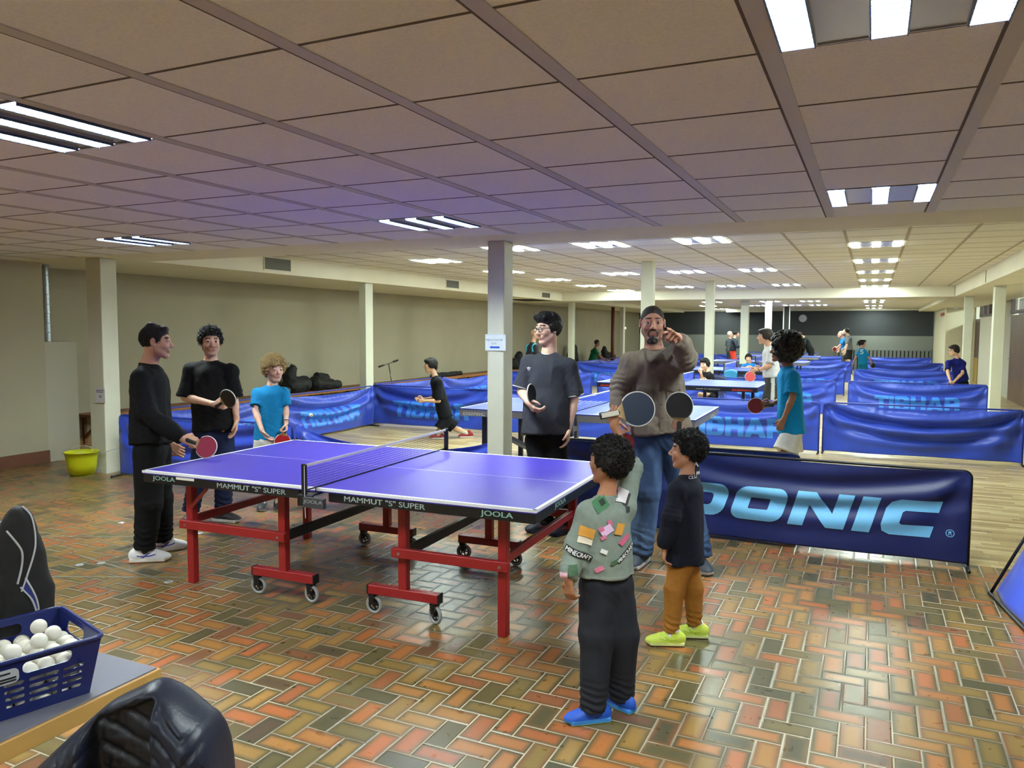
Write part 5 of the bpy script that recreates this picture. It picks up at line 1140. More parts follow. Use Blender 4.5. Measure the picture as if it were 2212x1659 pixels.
PP={'man1':{'H':1.74,'hh':0.245,'face':[0.733,0.68,-0.02],'body':[0.812,0.583,0.0],'hdR':[0.677,0.631,-0.379],'hnR':[-0.682,0.578,-0.447],'hdL':[0.685,0.458,-0.566],'hnL':[-0.763,0.647,0.0],'toeR':[0.812,0.583,0.0],'toeL':[0.567,0.823,0.0],'root':[-4.72,4.0],'J':{'head':[-4.768,4.031,1.577],'neck':[-4.826,4.014,1.43],'sR':[-4.753,3.876,1.35],'sL':[-4.91,4.136,1.361],'eR':[-4.67,3.849,1.073],'wR':[-4.413,3.923,0.904],'eL':[-4.982,4.165,1.037],'wL':[-4.764,4.106,0.817],'pel':[-4.769,3.971,0.821],'kR':[-4.689,3.865,0.409],'kL':[-4.787,4.041,0.416],'aR':[-4.707,3.83,0.066],'aL':[-4.811,4.072,0.106]}},'man2':{'H':1.71,'hh':0.245,'face':[0.806,-0.591,0.0],'body':[0.824,-0.567,0.0],'hdR':[0.872,0.473,-0.125],'hnR':[-0.635,0.742,0.216],'hdL':[0.005,-0.14,-0.99],'hnL':[-0.683,-0.73,0.0],'toeR':[0.503,-0.864,0.0],'toeL':[0.988,0.157,0.0],'root':[-5.27,4.93],'J':{'head':[-5.239,4.997,1.558],'neck':[-5.249,5.002,1.412],'sR':[-5.389,4.91,1.344],'sL':[-5.073,5.056,1.337],'eR':[-5.407,4.858,1.079],'wR':[-5.025,4.812,1.04],'eL':[-5.054,5.067,1.078],'wL':[-4.988,5.028,0.893],'pel':[-5.187,4.961,0.808],'kR':[-5.269,4.863,0.47],'kL':[-5.076,4.965,0.469],'aR':[-5.329,4.815,0.078],'aL':[-5.076,4.94,0.164]}},'blond':{'H':1.4,'hh':0.222,'face':[0.919,-0.393,-0.046],'body':[0.76,-0.65,0.0],'hdR':[0.469,0.135,-0.873],'hnR':[0.732,0.674,0.1],'hdL':[0.195,-0.211,-0.958],'hnL':[-0.665,-0.747,0.0],'toeR':[0.601,-0.8,0.0],'toeL':[0.808,-0.589,0.0],'root':[-5.08,5.52],'J':{'head':[-5.046,5.567,1.294],'neck':[-5.065,5.559,1.164],'sR':[-5.18,5.489,1.1],'sL':[-4.958,5.593,1.101],'eR':[-5.139,5.416,0.918],'wR':[-4.993,5.339,0.755],'eL':[-4.936,5.589,0.925],'wL':[-4.873,5.522,0.818],'pel':[-5.059,5.51,0.644],'kR':[-5.084,5.434,0.393],'kL':[-4.964,5.49,0.393],'aR':[-5.107,5.444,0.093],'aL':[-4.97,5.508,0.102]}},'runner':{'H':1.42,'hh':0.222,'face':[-0.816,-0.576,-0.05],'body':[-0.79,-0.582,-0.195],'hdL':[-0.86,-0.51,0.02],'hnL':[-0.51,0.86,0.0],'hdR':[-0.86,-0.51,0.0],'hnR':[0.51,-0.86,0.0],'toeL':[-0.805,-0.593,0.0],'toeR':[-0.86,-0.51,0.0],'root':[-6.08,10.25],'J':{'head':[-6.161,10.229,1.114],'neck':[-6.097,10.247,0.964],'sL':[-5.977,10.154,0.895],'sR':[-6.135,10.367,0.892],'eL':[-5.944,10.112,0.588],'wL':[-6.154,10.025,0.586],'eR':[-6.191,10.418,0.596],'wR':[-6.345,10.323,0.582],'pel':[-5.926,10.276,0.317],'kL':[-5.963,10.155,0.128],'kR':[-5.81,10.404,0.137],'aL':[-5.97,10.153,-0.144],'aR':[-5.651,10.488,-0.023]}},'glasses':{'H':1.83,'hh':0.255,'face':[-0.518,-0.852,-0.076],'body':[0.149,-0.989,0.0],'hdR':[0.73,-0.257,-0.633],'hnR':[0.719,0.626,0.302],'hdL':[-0.014,-0.267,-0.964],'hnL':[-0.83,-0.558,0.0],'toeR':[-0.62,-0.784,0.0],'toeL':[-0.263,-0.965,0.0],'root':[-2.47,5.93],'J':{'head':[-2.465,5.994,1.686],'neck':[-2.464,6.014,1.503],'sR':[-2.609,5.929,1.425],'sL':[-2.294,6.03,1.401],'eR':[-2.656,5.886,1.165],'wR':[-2.519,5.702,1.096],'eL':[-2.248,6.049,1.102],'wL':[-2.261,5.958,0.862],'pel':[-2.449,5.932,0.807],'kR':[-2.475,5.87,0.455],'kL':[-2.337,5.922,0.438],'aR':[-2.431,5.884,0.088],'aL':[-2.27,5.898,0.009]}},'grey':{'H':1.88,'hh':0.262,'face':[0.308,-0.951,0.02],'body':[0.345,-0.938,0.0],'hdR':[0.119,-0.073,-0.99],'hnR':[0.991,0.133,0.0],'hdL':[-0.006,-0.973,0.231],'hnL':[-0.552,0.082,-0.83],'toeR':[-0.103,-0.995,0.0],'toeL':[0.501,-0.865,0.0],'root':[-1.3,5.47],'J':{'head':[-1.44,5.47,1.726],'neck':[-1.439,5.513,1.565],'sR':[-1.574,5.388,1.476],'sL':[-1.267,5.509,1.488],'eR':[-1.633,5.366,1.275],'wR':[-1.632,5.284,1.071],'eL':[-1.15,5.276,1.485],'wL':[-1.168,5.081,1.638],'pel':[-1.365,5.443,0.945],'kR':[-1.425,5.316,0.535],'kL':[-1.165,5.437,0.527],'aR':[-1.464,5.333,0.13],'aL':[-1.054,5.413,0.128]}},'kid1':{'H':1.2,'hh':0.205,'face':[-0.959,0.278,0.051],'body':[-0.668,0.744,0.0],'hdL':[0.064,0.124,-0.99],'hnL':[0.329,0.944,0.0],'hdR':[0.143,-0.058,0.988],'hnR':[-0.11,0.989,0.098],'toeL':[-0.799,-0.601,0.0],'toeR':[-0.934,0.358,0.0],'root':[-1.02,3.2],'J':{'head':[-1.027,3.213,1.106],'neck':[-1.033,3.199,0.965],'sL':[-1.093,3.145,0.908],'sR':[-0.963,3.261,0.918],'eL':[-1.131,3.092,0.749],'wL':[-1.137,3.013,0.624],'eR':[-0.975,3.366,1.061],'wR':[-1.044,3.327,1.256],'pel':[-1.021,3.176,0.6],'kL':[-1.043,3.113,0.361],'kR':[-0.962,3.217,0.346],'aL':[-1.035,3.067,0.144],'aR':[-0.964,3.229,0.1]}},'kid2':{'H':1.1,'hh':0.2,'face':[-0.995,-0.094,0.02],'body':[-0.992,0.125,0.0],'hdL':[-0.049,-0.011,-0.999],'hnL':[0.948,0.319,0.0],'hdR':[-0.049,-0.011,0.999],'hnR':[-0.392,0.9,0.192],'toeL':[-0.935,-0.355,0.0],'toeR':[-0.95,-0.313,0.0],'root':[-0.9,4.15],'J':{'head':[-0.892,4.164,1.03],'neck':[-0.888,4.156,0.907],'sL':[-0.913,4.041,0.852],'sR':[-0.875,4.256,0.832],'eL':[-0.93,3.987,0.698],'wL':[-0.96,3.982,0.533],'eR':[-0.909,4.318,0.978],'wR':[-0.957,4.252,1.122],'pel':[-0.888,4.12,0.451],'kL':[-0.917,4.05,0.296],'kR':[-0.847,4.18,0.271],'aL':[-0.927,4.011,0.139],'aR':[-0.834,4.173,0.109]}},'afro':{'H':1.55,'hh':0.235,'face':[-0.983,-0.139,0.119],'body':[-0.982,-0.19,0.0],'hdL':[-0.37,-0.034,-0.928],'hnL':[0.321,0.947,0.0],'hdR':[-0.99,-0.09,-0.11],'hnR':[0.196,-0.957,0.216],'toeL':[-0.982,-0.19,0.0],'toeR':[-0.996,-0.091,0.0],'root':[-0.73,8.0],'J':{'head':[-0.801,8.013,1.483],'neck':[-0.747,8.027,1.342],'sL':[-0.686,7.895,1.272],'sR':[-0.741,8.179,1.266],'eL':[-0.68,7.858,1.042],'wL':[-0.749,7.798,0.833],'eR':[-0.76,8.172,1.014],'wR':[-0.892,8.061,0.947],'pel':[-0.692,8.003,0.71],'kL':[-0.745,7.87,0.463],'kR':[-0.703,8.065,0.437],'aL':[-0.723,7.857,0.17],'aR':[-0.671,8.056,0.138]}},'white':{'H':1.7,'hh':0.24,'face':[-0.987,-0.161,0.0],'body':[-0.973,-0.23,0.0],'hdL':[-0.964,-0.109,-0.243],'hnL':[-0.112,0.994,0.0],'hdR':[-0.994,-0.112,0.0],'hnR':[0.112,-0.994,0.0],'toeL':[-0.978,-0.21,0.0],'toeR':[-0.994,-0.112,0.0],'root':[-1.42,12.6],'J':{'head':[-1.527,12.604,1.585],'neck':[-1.457,12.626,1.456],'sL':[-1.41,12.476,1.373],'sR':[-1.486,12.773,1.372],'eL':[-1.426,12.428,1.139],'wL':[-1.587,12.369,1.066],'eR':[-1.517,12.795,1.136],'wR':[-1.581,12.759,1.063],'pel':[-1.407,12.61,0.951],'kL':[-1.42,12.492,0.648],'kR':[-1.373,12.69,0.634],'aL':[-1.397,12.48,0.361],'aR':[-1.349,12.678,0.344]}},'chin':{'H':1.4,'hh':0.225,'face':[-0.427,-0.899,-0.1],'body':[-0.091,-0.996,0.0],'hdR':[0.02,-0.098,0.995],'hnR':[-0.199,0.98,0.0],'hdL':[-0.922,-0.387,0.0],'hnL':[-0.199,0.98,0.0],'toeL':[0.199,-0.98,0.0],'toeR':[0.199,-0.98,0.0],'root':[-3.05,15.05],'J':{'head':[-2.934,15.114,1.018],'neck':[-2.881,15.128,0.893],'sR':[-2.988,15.184,0.824],'sL':[-2.806,15.069,0.826],'eR':[-2.935,14.977,0.693],'wR':[-2.957,14.891,0.858],'eL':[-2.757,15.06,0.694],'wL':[-2.826,14.864,0.722],'pel':[-2.844,15.221,0.446],'kL':[-2.836,14.673,0.47],'kR':[-2.915,14.637,0.469],'aL':[-2.824,14.653,0.139],'aR':[-2.903,14.616,0.138]}},'bluetee':{'H':1.4,'hh':0.22,'face':[0.106,-0.993,-0.05],'body':[0.156,-0.988,0.0],'hdR':[0.999,-0.041,0.0],'hnR':[-0.156,0.988,0.0],'hdL':[-0.938,-0.346,0.0],'hnL':[-0.156,0.988,0.0],'toeL':[0.156,-0.988,0.0],'toeR':[0.156,-0.988,0.0],'root':[-3.15,20.0],'J':{'head':[-2.82,20.16,0.973],'neck':[-2.805,20.158,0.868],'sR':[-2.931,20.095,0.809],'sL':[-2.676,20.214,0.811],'eR':[-2.937,19.921,0.735],'wR':[-2.813,19.759,0.757],'eL':[-2.621,20.068,0.736],'wL':[-2.678,19.822,0.757],'pel':[-2.807,20.238,0.489],'kL':[-2.68,19.802,0.517],'kR':[-2.805,19.744,0.516],'aL':[-2.668,19.78,0.173],'aR':[-2.793,19.722,0.173]}},'hoodie':{'H':1.72,'hh':0.24,'face':[0.994,0.056,-0.099],'body':[1.0,0.007,0.0],'hdR':[0.988,0.155,0.0],'hnR':[-0.155,0.988,0.0],'hdL':[0.988,0.155,0.0],'hnL':[0.155,-0.988,0.0],'toeL':[0.988,0.155,0.0],'toeR':[0.998,0.056,0.0],'root':[-4.75,30.3],'J':{'head':[-4.715,30.367,1.54],'neck':[-4.79,30.319,1.38],'sR':[-4.789,30.114,1.294],'sL':[-4.751,30.529,1.29],'eR':[-4.683,30.124,1.085],'wR':[-4.571,30.174,1.051],'eL':[-4.715,30.552,1.077],'wL':[-4.681,30.563,1.024],'pel':[-4.82,30.265,0.869],'kR':[-4.776,30.149,0.538],'kL':[-4.744,30.384,0.53],'aR':[-4.781,30.12,0.203],'aL':[-4.717,30.37,0.194]}},'oldman':{'H':1.62,'hh':0.24,'face':[0.98,-0.197,0.0],'body':[0.811,-0.585,0.0],'hdR':[0.0,0.0,-1.0],'hnR':[0.987,0.16,0.0],'hdL':[0.0,0.0,-1.0],'hnL':[-0.987,-0.16,0.0],'toeL':[0.987,0.16,0.0],'toeR':[0.998,0.061,0.0],'root':[-5.05,31.2],'J':{'head':[-5.097,31.227,1.515],'neck':[-5.091,31.217,1.352],'sR':[-5.187,31.165,1.26],'sL':[-4.988,31.257,1.261],'eR':[-5.195,31.142,1.023],'wR':[-5.173,31.139,0.86],'eL':[-4.964,31.251,1.043],'wL':[-4.958,31.24,0.861],'pel':[-5.073,31.183,0.824],'kR':[-5.111,31.14,0.496],'kL':[-5.012,31.186,0.496],'aR':[-5.1,31.119,0.168],'aL':[-5.0,31.165,0.169]}},'bender':{'H':1.78,'hh':0.24,'face':[-0.81,-0.164,-0.564],'body':[-0.915,-0.162,-0.37],'hdL':[-0.287,-0.022,-0.958],'hnL':[-0.076,0.997,0.0],'hdR':[-0.287,-0.022,-0.958],'hnR':[0.076,-0.997,0.0],'toeL':[-0.997,-0.076,0.0],'toeR':[-0.985,-0.174,0.0],'root':[-2.35,31.0],'J':{'head':[-2.502,30.977,1.501],'neck':[-2.357,31.039,1.432],'sL':[-2.261,30.879,1.364],'sR':[-2.337,31.241,1.36],'eL':[-2.314,30.813,1.122],'wL':[-2.379,30.879,0.946],'eR':[-2.394,31.218,1.114],'wR':[-2.427,31.078,0.941],'pel':[-2.085,31.122,0.876],'kL':[-2.098,30.981,0.566],'kR':[-2.065,31.217,0.559],'aL':[-2.039,30.982,0.237],'aR':[-2.006,31.218,0.227]}},'navyman':{'H':1.7,'hh':0.24,'face':[-0.389,0.921,0.0],'body':[-0.389,0.921,0.0],'hdR':[0.0,0.0,-1.0],'hnR':[0.994,0.108,0.0],'hdL':[0.0,0.0,-1.0],'hnL':[-0.994,-0.108,0.0],'toeL':[-0.301,0.954,0.0],'toeR':[-0.301,0.954,0.0],'root':[-3.0,27.6],'J':{'head':[-2.848,27.723,1.563],'neck':[-2.857,27.706,1.405],'sR':[-2.954,27.654,1.31],'sL':[-2.754,27.747,1.311],'eR':[-2.976,27.629,1.121],'wR':[-2.956,27.624,0.948],'eL':[-2.719,27.749,1.123],'wL':[-2.713,27.738,0.95],'pel':[-2.839,27.673,0.87],'kR':[-2.872,27.635,0.587],'kL':[-2.772,27.682,0.587],'aR':[-2.861,27.615,0.272],'aL':[-2.761,27.662,0.273]}},'brownman':{'H':1.7,'hh':0.24,'face':[-0.954,-0.3,0.0],'body':[-0.853,-0.522,0.0],'hdR':[0.0,0.0,-1.0],'hnR':[0.996,0.086,0.0],'hdL':[0.0,0.0,-1.0],'hnL':[-0.996,-0.086,0.0],'toeL':[-0.996,-0.086,0.0],'toeR':[-0.983,-0.184,0.0],'root':[-2.66,30.9],'J':{'head':[-2.791,30.889,1.534],'neck':[-2.786,30.879,1.377],'sR':[-2.878,30.829,1.289],'sL':[-2.688,30.918,1.29],'eR':[-2.886,30.807,1.062],'wR':[-2.881,30.798,0.905],'eL':[-2.664,30.911,1.063],'wL':[-2.659,30.901,0.907],'pel':[-2.768,30.846,0.854],'kR':[-2.805,30.805,0.557],'kL':[-2.71,30.85,0.558],'aR':[-2.796,30.788,0.278],'aL':[-2.701,30.832,0.279]}},'greytee':{'H':1.78,'hh':0.24,'face':[-0.962,-0.125,0.241],'body':[-0.974,-0.225,0.0],'hdL':[-0.287,-0.008,-0.958],'hnL':[-0.029,1.0,0.0],'hdR':[-0.287,-0.008,-0.958],'hnR':[0.029,-1.0,0.0],'toeL':[-1.0,-0.029,0.0],'toeR':[-0.992,-0.129,0.0],'root':[-0.88,30.0],'J':{'head':[-0.876,30.061,1.65],'neck':[-0.796,30.087,1.502],'sL':[-0.729,29.913,1.422],'sR':[-0.799,30.278,1.418],'eL':[-0.824,29.827,1.176],'wL':[-0.862,29.793,0.979],'eR':[-0.837,30.264,1.185],'wR':[-0.907,30.22,1.051],'pel':[-0.748,30.067,0.974],'kL':[-0.749,29.931,0.648],'kR':[-0.8,30.128,0.64],'aL':[-0.693,29.931,0.32],'aR':[-0.758,30.121,0.309]}},'redpaddle':{'H':1.68,'hh':0.24,'face':[-0.984,-0.18,0.0],'body':[-0.955,-0.224,-0.192],'hdL':[-0.848,-0.028,-0.53],'hnL':[-0.032,0.999,0.0],'hdR':[-0.287,-0.009,-0.958],'hnR':[0.032,-0.999,0.0],'toeL':[-0.999,-0.032,0.0],'toeR':[-0.991,-0.132,0.0],'root':[-1.0,30.8],'J':{'head':[-1.067,30.82,1.546],'neck':[-1.001,30.84,1.411],'sL':[-0.947,30.683,1.345],'sR':[-1.02,31.003,1.341],'eL':[-1.061,30.571,1.16],'wL':[-1.15,30.522,1.075],'eR':[-1.014,31.033,1.136],'wR':[-1.103,30.984,1.033],'pel':[-0.892,30.854,0.954],'kL':[-0.908,30.71,0.618],'kR':[-0.946,30.913,0.61],'aL':[-0.867,30.705,0.314],'aR':[-0.904,30.908,0.304]}},'girl':{'H':1.46,'hh':0.225,'face':[0.985,0.173,0.0],'body':[0.75,0.662,0.0],'hdR':[0.287,0.003,-0.958],'hnR':[-1.0,-0.009,0.0],'hdL':[-0.287,-0.003,-0.958],'hnL':[1.0,0.009,0.0],'toeL':[0.955,0.296,0.0],'toeR':[0.979,0.205,0.0],'root':[-0.22,24.2],'J':{'head':[-0.258,24.215,1.317],'neck':[-0.277,24.197,1.198],'sR':[-0.19,24.088,1.123],'sL':[-0.336,24.295,1.115],'eR':[-0.099,24.092,0.927],'wR':[-0.025,24.153,0.834],'eL':[-0.402,24.25,0.929],'wL':[-0.47,24.186,0.797],'pel':[-0.225,24.183,0.71],'kR':[-0.181,24.132,0.515],'kL':[-0.266,24.203,0.509],'aR':[-0.173,24.117,0.265],'aL':[-0.27,24.181,0.258]}},'navyboy':{'H':1.5,'hh':0.225,'face':[-0.915,-0.391,-0.103],'body':[-0.364,-0.926,-0.095],'hdR':[0.081,-0.203,-0.976],'hnR':[0.993,0.114,0.0],'hdL':[-0.603,-0.147,-0.784],'hnL':[-0.574,0.819,0.0],'toeL':[-0.182,-0.983,0.0],'toeR':[-0.447,-0.895,0.0],'root':[1.58,19.0],'J':{'head':[1.587,19.032,1.269],'neck':[1.648,19.071,1.12],'sR':[1.487,18.967,1.03],'sL':[1.776,19.1,1.012],'eR':[1.477,18.834,0.807],'wR':[1.513,18.673,0.659],'eL':[1.764,18.967,0.789],'wL':[1.594,18.708,0.621],'pel':[1.765,19.173,0.598],'kR':[1.652,18.996,0.426],'kL':[1.843,19.196,0.419],'aR':[1.682,19.049,0.223],'aL':[1.892,19.258,0.215]}},'green':{'H':1.72,'hh':0.24,'face':[0.972,0.229,-0.05],'body':[0.991,0.133,0.0],'hdR':[0.846,0.291,-0.447],'hnR':[-0.291,0.846,-0.447],'hdL':[0.846,0.291,-0.447],'hnL':[0.291,-0.846,-0.447],'toeL':[0.946,0.325,0.0],'toeR':[0.946,0.325,0.0],'root':[-9.55,27.8],'J':{'head':[-9.449,27.868,1.166],'neck':[-9.506,27.826,0.973],'sR':[-9.454,27.677,0.872],'sL':[-9.645,27.909,0.881],'eR':[-9.338,27.72,0.733],'wR':[-9.239,27.755,0.595],'eL':[-9.419,28.013,0.724],'wL':[-9.254,28.024,0.586],'pel':[-9.583,27.64,0.469],'kR':[-9.228,27.784,0.472],'kL':[-9.298,27.994,0.462],'aR':[-9.122,27.807,0.141],'aL':[-9.191,28.017,0.129]}},'bald':{'H':1.76,'hh':0.245,'face':[0.986,0.166,0.0],'body':[0.562,0.827,0.0],'hdR':[0.0,0.0,-1.0],'hnR':[0.927,0.376,0.0],'hdL':[0.0,0.0,-1.0],'hnL':[-0.927,-0.376,0.0],'toeL':[0.779,0.626,0.0],'toeR':[0.835,0.55,0.0],'root':[-6.9,17.0],'J':{'head':[-7.264,16.882,1.561],'neck':[-7.308,16.848,1.385],'sR':[-7.177,16.713,1.28],'sL':[-7.453,16.906,1.294],'eR':[-7.134,16.674,0.955],'wR':[-7.086,16.677,0.716],'eL':[-7.473,16.902,0.939],'wL':[-7.352,16.906,0.698],'pel':[-7.302,16.792,0.639],'kR':[-7.229,16.686,0.273],'kL':[-7.351,16.828,0.259],'aR':[-7.227,16.659,-0.087],'aL':[-7.349,16.802,-0.072]}}}
# ================================================================ people
def nz(v): v = np.array(v, float); return v/(np.linalg.norm(v)+1e-12)
SKIN = {n: M('skin_'+n, c, .5, vcol=True, bump=.06, bscale=300) for n, c in (('a', (200, 150, 120)),)}
SKM = SKIN['a']
HAIRM = {}
def hair_mat(n, c, rough=.55): return M('hair_'+n, c, rough, spec=.35, bump=.5, bscale=350, noise=.25, scale=120)
def cloth(n, c, rough=.8, noise=.04): return M('cloth_'+n, c, rough, noise=noise, scale=30, bump=.2, bscale=500, spec=.25, sheen=.15)
def hand_geo(vo, W, d, n, t, s, curl, spread=.0, thumb=.5):
    """palm, four jointed fingers and a thumb; W wrist, d hand direction, n palm normal, t thumb side"""
    d, n, t = nz(d), nz(n), nz(t); P = lambda a, b, c: W+s*(d*a+t*b+n*c)
    for i, b in enumerate((.030, .011, -.009, -.028)):
        vo.cap(P(.006, b*.55, 0), P(.085-.004*i-(.004 if i == 0 else 0), b, -.002), .014*s, .0115*s, k=.010*s)
    L = ((.042, .026, .021), (.046, .029, .022), (.042, .027, .021), (.033, .021, .018))
    for i, b in enumerate((.030, .011, -.009, -.028)):
        p = P(.085-.004*i-(.004 if i == 0 else 0), b, -.002); a = curl[i]*.25; r = (.0095, .0098, .0092, .0082)[i]*s; sp = spread*(1.5-i)*.12
        for k, l in enumerate(L[i]):
            a += curl[i]*(.75 if k == 0 else 1.0)*(.9 if k < 2 else .7)
            q = p+s*l*(d*math.cos(a)+n*math.sin(a)+t*sp); vo.cap(p, q, r, r*.9, k=.003*s); p = q; r *= .92
    p = P(.018, .030, .006); q = p+s*.038*nz(d*.62+t*.70+n*.35*thumb*1.6); vo.cap(p, q, .0135*s, .011*s, k=.010*s)
    q2 = q+s*.030*nz(d*.85+t*(.35-.7*thumb)+n*.9*thumb); vo.cap(q, q2, .0105*s, .0098*s, k=.003*s)
    q3 = q2+s*.023*nz(d*.8+t*(.1-1.0*thumb)+n*.9*thumb); vo.cap(q2, q3, .0095*s, .0085*s, k=.003*s)
def head_geo(vo, C, Rm, s, fem=0, child=0., ears=1):
    """Rm rows: right, forward, up; s = head height / .235"""
    def W(x, y, z): return C+s*(Rm[0]*x+Rm[1]*y+Rm[2]*z)
    E = lambda c, r, k=.02, mode='u': vo.ell(W(*c), [q*s for q in r], Rm, k=k*s, mode=mode)
    K = lambda a, b, r1, r2=None, k=.015, mode='u': vo.cap(W(*a), W(*b), r1*s, None if r2 is None else r2*s, k=k*s, mode=mode)
    E((0, -.014, .030), (.074, .092, .086), 0)
    E((0, .020, -.028), (.060+.004*child, .070, .078), .03)
    for q in (-1, 1):
        K((q*.050, .000, -.048), (q*.020, .058, -.094), .020, .016, .022)
        E((q*.036, .062, -.024), (.024, .020, .022), .02)
    E((0, .066, -.097), (.022, .018, .017), .02)
    K((-.034, .074, .029), (.034, .074, .029), .0115, None, .02)
    for q in (-1, 1): E((q*.031, .096, .008), (.019, .016, .012), .010, 's')
    for q in (-1, 1): E((q*.031, .0735, .007), (.0165, .0155, .0135), .006); E((q*.031, .0795, .0192), (.0180, .0100, .0052), .004); E((q*.031, .0780, -.0078), (.0165, .0085, .0040), .004)
    K((0, .082, .014), (0, .104, -.024), .0085, .0125, .010); E((0, .106, -.027), (.012, .010, .009), .006)
    for q in (-1, 1): E((q*.012, .096, -.031), (.0085, .010, .0075), .005)
    E((0, .077, -.055), (.030, .012, .020), .014)
    K((-.017, .0835, -.0582), (.017, .0835, -.0582), .0055, None, .007); K((-.014, .0830, -.0680), (.014, .0830, -.0680), .0062, None, .007)
    K((-.022, .0905, -.0632), (.022, .0905, -.0632), .0016, None, .003, 's')
    if ears:
        for q in (-1, 1):
            E((q*.078, -.012, .002), (.008, .0175, .030), .005); E((q*.079, -.004, -.022), (.007, .010, .012), .006); E((q*.088, -.008, .006), (.0062, .0095, .018), .003, 's'); E((q*.087, -.001, -.008), (.006, .006, .008), .003, 's')
def head_cols(V, C, Rm, s, cols, skin, lip, brow, stub=None, beard=None, nobrow=False):
    q = (V-C)@Rm.T/s; x, y, z = q[:, 0], q[:, 1], q[:, 2]; near = (y < .112) & (np.abs(z) < .14) & (np.abs(x) < .1) & (np.abs(y) < .13)
    L = near & ((x/.0245)**2+((z+.0632)/(.0098-.12*np.abs(x)))**2 < 1) & (y > .075) & (y < .112)
    if not nobrow:
        ax_ = np.abs(x); bz = .033+.20*(ax_-.014)-4.2*(ax_-.030)**2*np.sign(ax_-.02)
        m = near & (y > .06) & (y < .098) & (ax_ > .012) & (ax_ < .050) & (np.abs(z-.034+(ax_-.028)**2*7) < .0052); cols[m] = brow
    if stub is not None:
        m = near & (y > -.01) & (z < -.035+.35*np.clip(.05-y, 0, 1)) & (z > -.14) & ~((y > .075) & (np.abs(x) < .02) & (z > -.077) & (z < -.052)); w_ = np.where(m, stub[1], 0)[:, None]; cols[:] = cols*(1-w_)+np.array(stub[0])*w_
    if beard is not None:
        m = near & (y > .045) & ((((x/.031)**2+((z+.067)/.0255)**2 < 1.25) & ((x/.031)**2+((z+.067)/.0255)**2 > .62) & ((np.abs(x) > .012) | (z > -.067))) | (((x/.030)**2+((z+.104)/.020)**2 < 1)) | ((np.abs(x) < .006) & (z < -.080)))
        cols[m] = beard
    cols[L] = cols[L]*.35+np.array(lip)*.65
def eyes(par, org, C, Rm, s, iris=(60, 38, 24)):
    for q in (-1, 1):
        c = C+s*(Rm[0]*q*.031+Rm[1]*.0780+Rm[2]*.0062)-org
        bm = bmesh.new(); bmesh.ops.create_uvsphere(bm, u_segments=20, v_segments=12, radius=.0125*s)
        V = np.array([v.co[:] for v in bm.verts]); F = [tuple(v.index for v in f.verts) for f in bm.faces]; bm.free()
        V2 = V@np.stack([Rm[0], Rm[2]*-1, Rm[1]]) if False else (V[:, :1]*Rm[0]+V[:, 1:2]*Rm[2]+V[:, 2:3]*Rm[1])
        d = V[:, 2]/(.0125*s); col = np.tile(lin((196, 188, 182)), (len(V), 1)); col[d > .80] = lin(iris); col[d > .965] = (.005, .005, .005)
        mesh_obj('eye', V2+c, F, M('eye_surface', (255, 255, 255), .15, vcol=True), par, smooth=True, cols=col)
